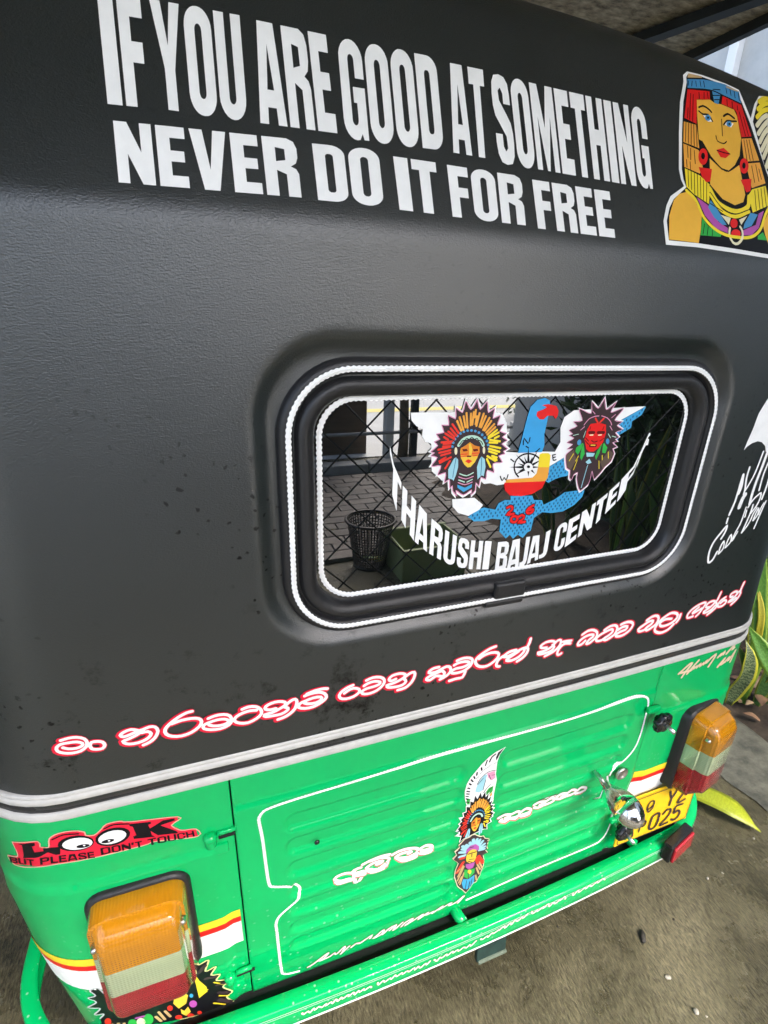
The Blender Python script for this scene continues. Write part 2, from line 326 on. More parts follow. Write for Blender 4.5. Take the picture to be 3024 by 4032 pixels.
 'eagle': ('glass', """P|white|0|0|-1420,12778,-271,12756,-135,12721,-58,12604,-16,12389,-30,12216,201,12192,513,12185,572,11835,32,11761,-94,11753,-200,11792,-299,11789,-354,11838,-931,11884,-1091,12026,-1122,12383,-1206,12418,-1254,12480,-1249,12574,-1337,12613,-1405,12684
P|white|0|0|512,12189,783,12169,852,12302,814,12505,853,12646,996,12736,2263,12756,1771,12535,1065,12129,688,11944,572,11835
P|sky|1|0|176,12189,217,12422,253,12677,283,12803,369,12888,491,12912,569,12879,591,12816,581,12623,563,12427,591,12270,567,12177
P|eblue|1|0|2272,12756,2221,12635,2064,12547,2075,12453,1876,12356,1876,12297,1740,12185,1118,11866,1061,11798,963,11793,857,11766,755,11721,694,11755,702,11943,1065,12129,1773,12530
P|eblue|1|0|148,11576,511,11550,550,11479,689,11465,730,11388,914,11457,1067,11549,1267,11556,1429,11547,1406,11448,1283,11333,1096,11250,896,11246,722,11277,595,11202,584,11103,572,11003,519,10983,449,10902,357,10965,283,10910,219,10982,158,10931,35,11054,37,11238,-110,11267,-236,11244,-390,11256,-498,11332,-358,11424,-260,11449,-74,11395,-34,11486,64,11524,157,11516
P|white|1|0|-763,11614,-427,11605,-277,11486,-332,11421,-494,11349,-653,11408,-747,11510
P|red|2|0|450,12632,391,12683,394,12736,492,12765,538,12792,457,12819,557,12831,692,12802,738,12737,737,12672,711,12627,663,12674,571,12678,515,12630
P|yellow|3|0|532,12149,569,12163,677,12157,717,12127,727,11953,537,11966
P|orange|3|0|537,11966,727,11953,727,11800,695,11750,29,11780,49,11825,467,11820,525,11874
P|red|3|0|16,11781,695,11750,658,11650,506,11579,322,11560,133,11589,45,11667
D|edark|2|150|730,11766,802,11766,766,11811,838,11811,910,11811,730,11855,802,11855,874,11855,946,11855,1018,11855,766,11900,838,11900,910,11900,982,11900,1054,11900,1126,11900,802,11944,874,11944,946,11944,1018,11944,1090,11944,1162,11944,838,11989,910,11989,982,11989,1054,11989,1126,11989,1198,11989,1270,11989,946,12034,1018,12034,1090,12034,1162,12034,1234,12034,1306,12034,1378,12034,1054,12078,1126,12078,1198,12078,1270,12078,1342,12078,1414,12078,1486,12078,1090,12123,1162,12123,1234,12123,1306,12123,1378,12123,1450,12123,1522,12123,1198,12168,1270,12168,1342,12168,1414,12168,1486,12168,1558,12168,1630,12168,1306,12212,1378,12212,1450,12212,1522,12212,1594,12212,1666,12212,1738,12212,1342,12257,1414,12257,1486,12257,1558,12257,1630,12257,1702,12257,1774,12257,1450,12302,1522,12302,1594,12302,1666,12302,1738,12302,1810,12302,1486,12346,1558,12346,1630,12346,1702,12346,1774,12346,1846,12346,1594,12391,1666,12391,1738,12391,1810,12391,1882,12391,1702,12436,1774,12436,1846,12436,1918,12436,1990,12436,1738,12480,1810,12480,1882,12480,1954,12480,2026,12480,1846,12525,1918,12525,1990,12525,1954,12569,2026,12569,2062,12614,2134,12614,2170,12659,2206,12703
D|edark|2|150|150,10992,294,10992,366,10992,438,10992,114,11036,186,11036,258,11036,330,11036,402,11036,474,11036,546,11036,78,11081,150,11081,222,11081,294,11081,366,11081,438,11081,510,11081,114,11126,186,11126,258,11126,330,11126,402,11126,474,11126,546,11126,78,11170,150,11170,222,11170,294,11170,366,11170,438,11170,510,11170,114,11215,186,11215,258,11215,330,11215,402,11215,474,11215,546,11215,78,11260,150,11260,222,11260,294,11260,366,11260,438,11260,510,11260,582,11260,654,11260,-390,11304,-318,11304,-246,11304,-174,11304,-102,11304,-30,11304,42,11304,114,11304,186,11304,258,11304,330,11304,402,11304,474,11304,546,11304,618,11304,690,11304,762,11304,834,11304,906,11304,978,11304,1050,11304,1122,11304,-426,11349,-354,11349,-282,11349,-210,11349,-138,11349,-66,11349,6,11349,78,11349,150,11349,222,11349,294,11349,366,11349,438,11349,510,11349,582,11349,654,11349,726,11349,798,11349,870,11349,942,11349,1014,11349,1086,11349,1158,11349,1230,11349,-318,11393,-246,11393,-174,11393,-30,11393,42,11393,114,11393,186,11393,258,11393,330,11393,402,11393,474,11393,546,11393,618,11393,690,11393,834,11393,906,11393,978,11393,1050,11393,1122,11393,1194,11393,1266,11393,6,11438,78,11438,150,11438,222,11438,294,11438,366,11438,438,11438,510,11438,582,11438,654,11438,942,11438,1014,11438,1086,11438,1158,11438,1230,11438,1302,11438,42,11483,114,11483,186,11483,258,11483,330,11483,402,11483,474,11483,1050,11483,1122,11483,1194,11483,1266,11483,1338,11483,222,11527,294,11527,366,11527,438,11527,1086,11527,1158,11527,1230,11527,1302,11527,1374,11527
S|ink|3|614|114,11407,162,11424,199,11404,192,11361,115,11303,232,11305
S|red|4|384|114,11407,162,11424,199,11404,192,11361,115,11303,232,11305
S|ink|3|626|245,11270,203,11245,216,11189,272,11173,311,11204,292,11255,245,11270
S|red|4|391|245,11270,203,11245,216,11189,272,11173,311,11204,292,11255,245,11270
S|ink|3|630|328,11251,379,11270,419,11241,397,11204,323,11157,442,11159
S|red|4|394|328,11251,379,11270,419,11241,397,11204,323,11157,442,11159
S|ink|3|631|552,11400,481,11363,451,11312,494,11283,551,11302,556,11341,486,11333
S|red|4|394|552,11400,481,11363,451,11312,494,11283,551,11302,556,11341,486,11333
S|ink|2|217|233,11851,190,11894,160,11943,145,11993,146,12042,162,12087,192,12124,235,12151,287,12167,346,12170,406,12160,466,12137,519,12103,564,12061,595,12012
P|ink|2|0|405,11975,330,12269,347,11979
P|ink|2|0|403,11963,494,12202,349,11992
P|ink|2|0|394,11994,146,12168,358,11960
P|ink|2|0|372,12003,63,11999,380,11952
P|ink|2|0|358,12000,166,11878,394,11954
P|ink|2|0|394,11954,588,12078,358,12000
P|ink|2|0|380,11952,564,11964,372,12003
P|ink|2|0|347,11979,398,11837,405,11975
P|ink|2|0|358,11960,506,11870,394,11994
P|ink|2|0|402,11985,284,12131,351,11969
P|ink|2|0|405,11966,422,12122,348,11989
P|ink|2|0|361,12001,216,11926,391,11953
P|ink|2|0|382,12000,195,12044,370,11954
P|white|3|0|451,11972,449,11952,439,11934,422,11922,398,11917,373,11918,347,11927,325,11942,310,11961,302,11982,303,12002,313,12020,331,12032,354,12037,380,12035,405,12027,427,12012,443,11993
P|ink|4|0|401,11982,401,11975,397,11969,391,11965,383,11963,374,11964,365,11967,357,11972,351,11979,348,11986,349,11993,353,11999,359,12003,367,12005,376,12004,385,12001,393,11996,399,11989
S|ink|3|168|243,12300,242,12388,318,12311,336,12390
S|ink|3|176|750,12125,798,12131
S|ink|3|177|750,12125,777,12049,820,12056
S|ink|3|177|765,12089,802,12094
S|ink|3|170|-60,11879,-21,11812,3,11860,40,11816,60,11892
S|ink|3|169|290,12275,333,12251
S|ink|3|171|519,12229,460,12188
S|ink|3|169|73,12110,129,12073"""),
 'lady_head': ('glass', """P|white|4|0|-525,12950,-466,12819,-369,12920,-335,12773,-240,12834,-251,12694,-139,12732,-168,12598,-64,12608,-119,12513,-2,12475,-64,12426,24,12378,-60,12330,46,12257,-19,12223,12,12183,-89,12159,-15,12063,-170,12051,-136,11918,-254,11965,-263,11827,-345,11864,-365,11734,-418,11793,-418,11676,-488,11611,-480,11689,-608,11622,-733,11704,-709,11616,-783,11700,-798,11778,-836,11743,-855,11874,-924,11834,-920,11976,-1037,11948,-999,12077,-1141,12080,-1064,12198,-1163,12225,-1107,12265,-1166,12282,-1068,12362,-1125,12414,-1043,12445,-1102,12517,-988,12533,-1030,12634,-926,12627,-944,12758,-831,12706,-837,12849,-733,12785,-697,12933,-611,12823
S|pink|6|137|-530,12915,-475,12791,-385,12886,-353,12748,-265,12804,-275,12672,-171,12709,-198,12582,-101,12591,-152,12501,-44,12466,-102,12420,-20,12374,-98,12329,0,12260,-60,12228,-31,12191,-124,12168,-56,12078,-199,12066,-168,11941,-277,11985,-286,11855,-362,11890,-380,11768,-430,11823,-430,11713,-495,11652,-486,11725,-606,11662,-722,11738,-699,11656,-768,11735,-782,11808,-817,11775,-835,11898,-900,11861,-896,11994,-1006,11968,-971,12090,-1103,12092,-1031,12203,-1123,12229,-1072,12267,-1127,12283,-1035,12358,-1089,12408,-1012,12437,-1068,12505,-961,12520,-1001,12616,-903,12609,-921,12733,-815,12684,-820,12820,-724,12759,-690,12899,-610,12794,-530,12915
P|umber|5|0|-530,12915,-475,12791,-385,12886,-353,12748,-265,12804,-275,12672,-171,12709,-198,12582,-101,12591,-152,12501,-44,12466,-102,12420,-20,12374,-98,12329,0,12260,-60,12228,-31,12191,-124,12168,-56,12078,-199,12066,-168,11941,-277,11985,-286,11855,-362,11890,-380,11768,-430,11823,-430,11713,-495,11652,-486,11725,-606,11662,-722,11738,-699,11656,-768,11735,-782,11808,-817,11775,-835,11898,-900,11861,-896,11994,-1006,11968,-971,12090,-1103,12092,-1031,12203,-1123,12229,-1072,12267,-1127,12283,-1035,12358,-1089,12408,-1012,12437,-1068,12505,-961,12520,-1001,12616,-903,12609,-921,12733,-815,12684,-820,12820,-724,12759,-690,12899,-610,12794
S|orange|7|282|-759,12702,-692,12541
S|orange|7|281|-791,12657,-721,12536
S|orange|7|283|-668,12751,-634,12566
S|orange|7|282|-705,12713,-665,12574
S|orange|7|283|-604,12742,-593,12597
S|orange|7|283|-565,12761,-571,12603
S|orange|7|281|-538,12786,-542,12694
S|orange|7|285|-481,12745,-509,12587
S|orange|7|284|-515,12707,-523,12608
S|orange|7|286|-420,12736,-462,12572
S|orange|7|287|-386,12702,-438,12564
S|orange|7|289|-330,12680,-404,12529
S|orange|7|289|-298,12639,-380,12521
S|orange|7|291|-250,12597,-353,12493
S|orange|7|292|-229,12556,-335,12465
S|vred2|7|267|-853,12620,-755,12504
S|vred2|7|267|-874,12569,-781,12472
S|vred2|7|268|-942,12506,-807,12427
S|vred2|7|267|-904,12531,-810,12460
S|vred2|7|266|-956,12461,-895,12424
S|vred2|7|268|-987,12396,-834,12401
S|vred2|7|268|-956,12374,-854,12376
S|vred2|7|269|-1024,12304,-858,12335
S|vred2|7|269|-961,12341,-858,12342
S|vred2|7|270|-1006,12263,-854,12288
S|vred2|7|271|-981,12227,-851,12254
S|vred2|7|271|-998,12154,-913,12196
S|vred2|7|273|-989,12132,-838,12195
S|vred2|7|274|-908,12051,-849,12144
S|yellow|7|278|-198,12520,-312,12437
S|yellow|7|279|-169,12485,-313,12416
S|yellow|7|281|-159,12436,-219,12412
S|yellow|7|280|-134,12366,-287,12394
S|yellow|7|280|-171,12347,-291,12360
S|yellow|7|282|-114,12274,-273,12311
S|yellow|7|282|-124,12225,-289,12277
S|yellow|7|283|-160,12199,-284,12241
S|yellow|7|286|-149,12113,-229,12175
S|yellow|7|285|-172,12104,-300,12176
S|yellow|7|285|-234,12025,-303,12137
S|yellow|7|286|-154,12149,-221,12174
P|blue|7|0|-810,12333,-811,12327,-813,12322,-818,12318,-824,12316,-831,12317,-838,12319,-843,12323,-847,12329,-849,12335,-848,12341,-845,12346,-840,12350,-834,12351,-827,12351,-821,12349,-815,12344,-812,12339
P|blue|7|0|-801,12382,-802,12376,-804,12371,-809,12368,-815,12366,-822,12366,-829,12369,-834,12373,-838,12378,-840,12384,-839,12390,-836,12395,-831,12399,-825,12401,-818,12400,-812,12398,-806,12394,-803,12388
P|blue|7|0|-781,12427,-781,12421,-784,12416,-789,12413,-795,12411,-802,12411,-808,12414,-814,12418,-817,12423,-819,12429,-819,12435,-816,12440,-811,12444,-805,12446,-798,12445,-792,12443,-786,12439,-782,12433
P|blue|7|0|-750,12466,-750,12460,-753,12455,-758,12451,-764,12450,-771,12450,-777,12452,-783,12456,-787,12462,-788,12468,-788,12474,-785,12479,-780,12482,-774,12484,-767,12484,-761,12482,-755,12477,-752,12472
P|blue|7|0|-710,12497,-711,12491,-713,12486,-718,12482,-724,12480,-731,12480,-738,12483,-743,12487,-747,12492,-749,12498,-748,12504,-745,12509,-740,12513,-734,12515,-728,12514,-721,12512,-716,12508,-712,12503
P|blue|7|0|-663,12518,-663,12512,-666,12507,-671,12503,-677,12501,-684,12502,-690,12504,-696,12508,-700,12513,-702,12519,-701,12525,-698,12530,-693,12534,-687,12536,-681,12535,-674,12533,-668,12529,-665,12524
P|blue|7|0|-610,12528,-611,12523,-614,12517,-618,12514,-625,12512,-631,12512,-638,12515,-644,12519,-647,12524,-649,12530,-649,12536,-646,12541,-641,12545,-635,12547,-628,12546,-621,12544,-616,12540,-612,12535
P|blue|7|0|-554,12528,-555,12523,-558,12517,-563,12514,-569,12512,-576,12512,-582,12515,-588,12519,-592,12524,-594,12530,-593,12536,-590,12541,-585,12545,-579,12547,-572,12546,-566,12544,-560,12540,-556,12535
P|blue|7|0|-498,12518,-498,12512,-501,12506,-506,12503,-512,12501,-519,12501,-526,12504,-531,12508,-535,12513,-537,12519,-537,12525,-534,12530,-529,12534,-523,12536,-516,12536,-509,12533,-503,12529,-499,12524
P|blue|7|0|-443,12496,-443,12490,-446,12485,-451,12481,-457,12479,-464,12480,-471,12482,-477,12486,-481,12492,-482,12498,-482,12504,-479,12509,-474,12513,-468,12514,-461,12514,-454,12512,-449,12508,-444,12502
P|blue|7|0|-392,12465,-392,12459,-395,12454,-400,12450,-406,12448,-413,12448,-420,12451,-426,12455,-430,12461,-432,12467,-431,12473,-428,12478,-424,12482,-417,12483,-410,12483,-404,12481,-398,12476,-394,12471
P|blue|7|0|-347,12425,-348,12419,-351,12414,-356,12410,-362,12408,-369,12409,-376,12411,-382,12415,-386,12421,-388,12427,-387,12433,-384,12438,-379,12442,-373,12444,-366,12444,-359,12441,-353,12437,-349,12431
P|blue|7|0|-311,12379,-312,12373,-315,12367,-320,12364,-326,12362,-333,12362,-340,12365,-346,12369,-350,12375,-352,12381,-352,12387,-349,12392,-344,12396,-337,12398,-330,12397,-323,12395,-318,12391,-313,12385
P|blue|7|0|-286,12328,-286,12321,-289,12316,-294,12312,-301,12311,-308,12311,-315,12313,-321,12318,-325,12323,-327,12330,-326,12336,-323,12341,-318,12345,-312,12347,-305,12346,-298,12344,-292,12339,-288,12334
P|blue|7|0|-272,12274,-272,12268,-275,12262,-280,12259,-287,12257,-294,12257,-301,12260,-307,12264,-311,12270,-313,12276,-312,12282,-310,12288,-305,12291,-298,12293,-291,12293,-284,12290,-278,12286,-274,12280
S|mint|7|431|-740,12346,-694,12408,-636,12437,-562,12447,-484,12430,-418,12387,-380,12327
S|ink|8|115|-729,12352,-693,12401,-656,12406,-636,12432,-597,12416,-562,12442,-521,12413,-484,12424,-458,12396,-417,12380,-389,12338
P|gold|7|0|-642,12337,-578,12378,-504,12330,-433,12312,-426,12250,-448,12167,-480,12106,-536,12046,-581,12042,-631,12081,-694,12175,-710,12266,-706,12307
P|amber|8|0|-706,12307,-642,12337,-577,12375,-504,12330,-433,12312,-423,12229,-451,12195,-535,12193,-612,12198,-697,12210
P|gold|9|0|-598,12355,-568,12361,-537,12284,-544,12201,-575,12203,-583,12286
P|maroon|9|0|-686,12292,-622,12295,-600,12266,-664,12260
P|maroon|9|0|-533,12283,-461,12286,-446,12258,-511,12251
P|vred2|9|0|-629,12130,-585,12155,-521,12126,-571,12094
S|vred2|9|117|-706,12225,-608,12226
S|vred2|9|117|-696,12196,-612,12195
S|vred2|9|118|-531,12228,-431,12229
S|vred2|9|118|-520,12193,-451,12195
S|maroon|9|191|-601,12194,-551,12191
P|paleblue|7|0|-763,12190,-730,12157,-721,12059,-742,11955,-772,11872,-789,11895,-852,11914,-862,12034,-830,12101,-792,12175
P|paleblue|7|0|-387,12177,-335,12139,-311,12031,-323,11902,-357,11919,-414,11865,-441,12040,-414,12144
S|edark|8|88|-762,12180,-779,12035,-788,11923
S|edark|8|91|-385,12163,-373,12021,-373,11920
S|mint|7|149|-689,11965,-585,11929,-488,11965
S|pink|7|120|-700,11923,-589,11886,-483,11914
S|mint|7|150|-696,11880,-608,11845
S|mint|7|151|-569,11841,-494,11872
S|pink|7|121|-701,11845,-597,11807,-490,11835
P|eblue|7|0|-710,11817,-592,11764,-491,11806,-490,11762,-606,11706,-702,11773
P|cream|7|0|-752,12272,-751,12255,-754,12240,-758,12229,-765,12224,-772,12224,-779,12231,-786,12242,-791,12257,-794,12274,-794,12291,-792,12306,-787,12316,-781,12322,-774,12321,-766,12315,-760,12304,-755,12289
P|cream|7|0|-342,12259,-341,12242,-343,12227,-347,12217,-352,12211,-359,12211,-365,12218,-372,12229,-377,12244,-380,12261,-381,12277,-379,12292,-375,12303,-370,12308,-363,12308,-356,12302,-350,12290,-345,12276"""),
 'chief_head': ('glass', """P|white|4|0|1484,12922,1555,12754,1716,12858,1649,12711,1878,12761,1751,12593,1908,12563,1815,12508,1939,12444,1811,12399,1904,12327,1836,12296,1889,12259,1795,12247,1900,12173,1818,12151,1869,12079,1836,11950,1735,11868,1686,11801,1572,11684,1498,11823,1494,11700,1470,11612,1388,11547,1331,11516,1269,11611,1221,11739,1226,11817,1159,11787,1134,11711,1084,11749,1072,11863,1003,11902,951,12067,960,12125,1057,12194,947,12192,1043,12261,927,12292,1045,12352,946,12397,1011,12418,931,12474,1068,12529,985,12596,1142,12606,1057,12775,1281,12706,1264,12872,1397,12774
P|umber|5|0|1478,12893,1546,12732,1698,12832,1634,12691,1850,12739,1731,12579,1879,12550,1791,12498,1908,12437,1787,12394,1875,12326,1811,12296,1861,12261,1772,12249,1871,12179,1795,12158,1842,12090,1811,11967,1717,11889,1671,11825,1564,11714,1494,11846,1490,11729,1468,11646,1391,11584,1337,11554,1278,11644,1233,11765,1237,11840,1174,11811,1150,11738,1104,11775,1092,11883,1027,11921,977,12077,985,12132,1076,12199,973,12196,1063,12262,954,12292,1065,12349,971,12392,1033,12412,957,12466,1086,12518,1008,12582,1156,12592,1075,12753,1287,12687,1270,12845,1396,12752
S|pink|6|111|1478,12893,1546,12732,1698,12832,1634,12691,1850,12739,1731,12579,1879,12550,1791,12498,1908,12437,1787,12394,1875,12326,1811,12296,1861,12261,1772,12249,1871,12179,1795,12158,1842,12090,1811,11967,1717,11889,1671,11825,1564,11714,1494,11846,1490,11729,1468,11646,1391,11584,1337,11554,1278,11644,1233,11765,1237,11840,1174,11811,1150,11738,1104,11775,1092,11883,1027,11921,977,12077,985,12132,1076,12199,973,12196,1063,12262,954,12292,1065,12349,971,12392,1033,12412,957,12466,1086,12518,1008,12582,1156,12592,1075,12753,1287,12687,1270,12845,1396,12752,1478,12893
P|red|7|0|1310,12540,1443,12550,1586,12521,1615,12402,1610,12338,1597,12267,1527,12181,1459,12135,1369,12140,1310,12185,1253,12316,1259,12379,1269,12464
P|leaf|7|0|1232,12277,1230,12198,1182,12105,1128,12156,1131,12211
P|leaf|7|0|1242,12277,1301,12114,1263,12019,1230,12061,1226,12126
P|leaf|7|0|1581,12251,1565,12106,1527,12010,1495,12061,1517,12141
P|leaf|7|0|1609,12258,1693,12180,1677,12099,1614,12111,1604,12193
P|paleblue|7|0|1323,12128,1484,12111,1465,12063,1346,12066
P|paleblue|7|0|1343,11989,1402,12034,1455,11973,1390,11953
P|bark|7|0|979,12117,1099,12181,1170,12025,1100,11891,1033,11936
P|bark|7|0|1606,11972,1737,12145,1821,12091,1798,11976,1681,11866
P|blue|7|0|1204,12275,1200,12262,1192,12252,1182,12246,1170,12244,1158,12247,1147,12255,1138,12266,1134,12280,1133,12294,1137,12307,1144,12317,1155,12323,1167,12325,1179,12322,1190,12314,1198,12303,1203,12289
P|blue|7|0|1708,12273,1709,12259,1707,12246,1701,12237,1691,12232,1680,12233,1668,12239,1657,12249,1648,12262,1643,12276,1641,12291,1644,12303,1650,12312,1660,12317,1671,12316,1683,12311,1694,12301,1702,12288
S|maroon|8|405|1312,12419,1396,12415
S|maroon|8|410|1469,12412,1574,12408
S|cream|9|159|1330,12381,1384,12381
S|cream|9|160|1483,12374,1537,12375
S|maroon|8|449|1374,12228,1468,12223
S|gold|9|179|1383,12234,1457,12230
S|maroon|8|139|1318,12501,1313,12462
S|maroon|8|142|1554,12491,1544,12452
S|maroon|8|141|1266,12347,1325,12296
S|maroon|8|144|1594,12323,1533,12286
S|maroon|8|160|1382,12301,1427,12275,1483,12288
S|maroon|8|142|1264,12307,1335,12248
S|vred2|8|262|1379,12615,1433,12551
S|vred2|8|263|1526,12609,1470,12557
S|pink|8|121|1198,12529,1265,12611,1363,12644,1430,12647
S|pink|8|124|1479,12646,1583,12615,1657,12558,1688,12510
S|paleblue|8|131|1389,11937,1346,11605
S|yellow|8|124|1101,12125,1045,12025
S|yellow|8|125|1195,12088,1161,12017
S|yellow|8|129|1623,12070,1639,12003
S|yellow|8|130|1724,12113,1747,12021
S|yellow|8|108|1187,12032,1149,11887
S|yellow|8|112|1582,11990,1611,11871
S|mint|8|104|1042,12389,1129,12404
S|mint|8|104|1225,12357,1245,12442
S|mint|8|109|1659,12384,1713,12325
S|mint|8|109|1738,12348,1813,12328
S|pink|8|104|1155,12461,1212,12505
S|pink|8|108|1662,12495,1716,12437
S|pink|8|103|1309,12716,1356,12677
S|pink|8|106|1663,12613,1721,12657"""),
 'look': ('body', """P|vred|0|0|-6623,7455,-6240,7566,-6230,7467,-6128,7454,-6090,7607,-5969,7686,-5805,7680,-5694,7612,-5690,7554,-5598,7516,-5502,7591,-5436,7655,-5281,7649,-5173,7595,-4607,7463,-4608,7392,-4699,7334,-4590,7193,-4406,7141,-4397,6989,-4910,7109,-5079,7096,-5578,7110,-6013,7144,-6310,7093,-6730,6993,-6814,7106,-6602,7209
S|peach|1|168|-6623,7455,-6240,7566,-6230,7467,-6128,7454,-6090,7607,-5969,7686,-5805,7680,-5694,7612,-5690,7554,-5598,7516,-5502,7591,-5436,7655,-5281,7649,-5173,7595,-4607,7463,-4608,7392,-4699,7334,-4590,7193,-4406,7141,-4397,6989,-4910,7109,-5079,7096,-5578,7110,-6013,7144,-6310,7093,-6730,6993,-6814,7106,-6602,7209,-6623,7455
P|ink|2|0|-6534,7459,-6285,7535,-6285,7485,-6337,7467,-6325,7357,-6201,7389,-6197,7445,-5993,7446,-6017,7314,-6348,7252,-6515,7209,-6490,7274,-6470,7458
P|ink|2|0|-5186,7554,-4936,7500,-4933,7464,-4972,7456,-4959,7381,-4790,7465,-4647,7450,-4652,7410,-4830,7387,-4652,7206,-4634,7157,-4881,7217,-4958,7333,-4953,7248,-4921,7205,-5168,7266,-5169,7314,-5131,7322,-5151,7494,-5184,7519
P|ink|2|0|-5617,7408,-5633,7364,-5672,7331,-5728,7313,-5794,7313,-5862,7329,-5926,7355,-5977,7391,-6008,7434,-6015,7481,-5997,7527,-5956,7565,-5900,7590,-5834,7595,-5766,7580,-5704,7549,-5655,7507,-5625,7458
P|white|3|0|-5634,7405,-5648,7371,-5680,7346,-5726,7333,-5782,7334,-5839,7348,-5892,7370,-5934,7400,-5960,7435,-5966,7471,-5951,7506,-5918,7535,-5872,7552,-5817,7554,-5760,7541,-5708,7516,-5666,7482,-5641,7443
P|ink|4|0|-5672,7367,-5678,7356,-5691,7349,-5712,7345,-5736,7346,-5762,7351,-5785,7359,-5804,7370,-5816,7382,-5820,7394,-5814,7405,-5801,7413,-5781,7416,-5756,7416,-5731,7411,-5707,7403,-5688,7392,-5676,7379
P|ink|2|0|-5195,7403,-5207,7349,-5242,7301,-5297,7266,-5364,7248,-5435,7250,-5501,7270,-5555,7307,-5590,7355,-5601,7409,-5589,7462,-5554,7509,-5501,7543,-5435,7561,-5366,7560,-5299,7541,-5245,7506,-5208,7458
P|white|3|0|-5241,7400,-5251,7359,-5279,7324,-5323,7298,-5377,7285,-5435,7286,-5488,7301,-5532,7328,-5560,7364,-5569,7404,-5559,7444,-5531,7478,-5488,7504,-5435,7517,-5378,7517,-5325,7502,-5281,7476,-5252,7440
P|ink|4|0|-5390,7349,-5395,7338,-5408,7330,-5428,7324,-5453,7322,-5479,7324,-5503,7330,-5523,7338,-5536,7349,-5540,7360,-5535,7370,-5522,7379,-5502,7384,-5478,7386,-5452,7385,-5427,7379,-5407,7371,-5395,7360
P|white|5|0|-5718,7383,-5720,7379,-5723,7376,-5726,7374,-5731,7375,-5735,7376,-5739,7380,-5742,7384,-5744,7389,-5744,7394,-5743,7398,-5740,7401,-5736,7402,-5731,7402,-5727,7400,-5723,7397,-5720,7392,-5718,7387
P|white|5|0|-5437,7352,-5438,7348,-5441,7345,-5445,7343,-5450,7343,-5455,7345,-5459,7349,-5462,7353,-5464,7358,-5464,7363,-5462,7367,-5459,7370,-5455,7372,-5451,7371,-5446,7369,-5442,7366,-5439,7362,-5437,7357
S|ink|2|205|-6057,7592,-5921,7648,-5763,7611
S|ink|2|210|-5475,7584,-5357,7614,-5193,7562
G|ink|3|0|-6800,6985,-6679,7041,-6647,7058,-6634,7076,-6631,7100,-6641,7109,-6657,7107,-6638,7119,-6626,7135,-6623,7154,-6633,7163,-6661,7158,-6776,7107;-6752,7026,-6671,7064,-6666,7092,-6746,7061;-6743,7080,-6663,7117,-6659,7139,-6737,7109
G|ink|3|0|-6604,7177,-6617,7084,-6616,7079,-6610,7075,-6600,7073,-6586,7073,-6571,7074,-6554,7078,-6537,7082,-6522,7088,-6509,7094,-6498,7100,-6492,7107,-6489,7114,-6479,7206,-6509,7201,-6520,7109,-6522,7106,-6527,7103,-6536,7100,-6546,7097,-6557,7094,-6568,7092,-6576,7092,-6581,7092,-6583,7094,-6571,7187
G|ink|3|0|-6440,7096,-6410,7098,-6402,7195,-6367,7196,-6365,7215,-6465,7208,-6467,7189,-6430,7193
G|ink|3|0|-6293,7134,-6260,7143,-6253,7191,-6199,7202,-6172,7215,-6161,7233,-6157,7260,-6164,7276,-6189,7279,-6274,7261;-6250,7211,-6191,7227,-6187,7256,-6244,7248
G|ink|3|0|-6155,7162,-6066,7171,-6063,7192,-6123,7187,-6111,7289,-6140,7286
G|ink|3|0|-6052,7171,-5964,7170,-5963,7191,-6023,7192,-6019,7223,-5967,7221,-5965,7243,-6017,7244,-6015,7272,-5957,7269,-5955,7289,-6039,7292
G|ink|3|0|-5952,7169,-5928,7167,-5925,7186,-5868,7179,-5867,7159,-5845,7155,-5857,7277,-5920,7286;-5921,7206,-5890,7256,-5868,7199
G|ink|3|0|-5831,7179,-5828,7164,-5814,7150,-5786,7142,-5759,7138,-5743,7146,-5739,7162,-5738,7176,-5744,7190,-5760,7205,-5803,7232,-5804,7245,-5780,7244,-5759,7233,-5760,7219,-5736,7213,-5735,7227,-5739,7242,-5754,7254,-5779,7262,-5807,7266,-5821,7259,-5827,7244,-5828,7229,-5821,7214,-5802,7199,-5763,7175,-5763,7160,-5785,7160,-5807,7171,-5806,7187,-5830,7192
G|ink|3|0|-5729,7131,-5652,7114,-5651,7134,-5704,7146,-5703,7175,-5656,7165,-5655,7186,-5702,7196,-5700,7223,-5650,7211,-5649,7231,-5723,7248
G|ink|3|0|-5577,7133,-5515,7127,-5505,7126,-5495,7126,-5486,7127,-5478,7129,-5472,7131,-5467,7135,-5464,7138,-5463,7142,-5458,7224,-5459,7229,-5462,7233,-5466,7237,-5472,7241,-5480,7245,-5489,7248,-5498,7250,-5508,7252,-5569,7260;-5486,7223,-5487,7224,-5488,7226,-5491,7228,-5494,7229,-5498,7230,-5503,7231,-5508,7232,-5519,7233,-5524,7234,-5529,7234,-5533,7234,-5537,7233,-5539,7233,-5541,7231,-5542,7230,-5546,7157,-5546,7155,-5544,7154,-5542,7152,-5538,7151,-5534,7150,-5529,7149,-5524,7148,-5513,7147,-5508,7146,-5503,7146,-5499,7147,-5495,7147,-5493,7148,-5491,7149,-5490,7151
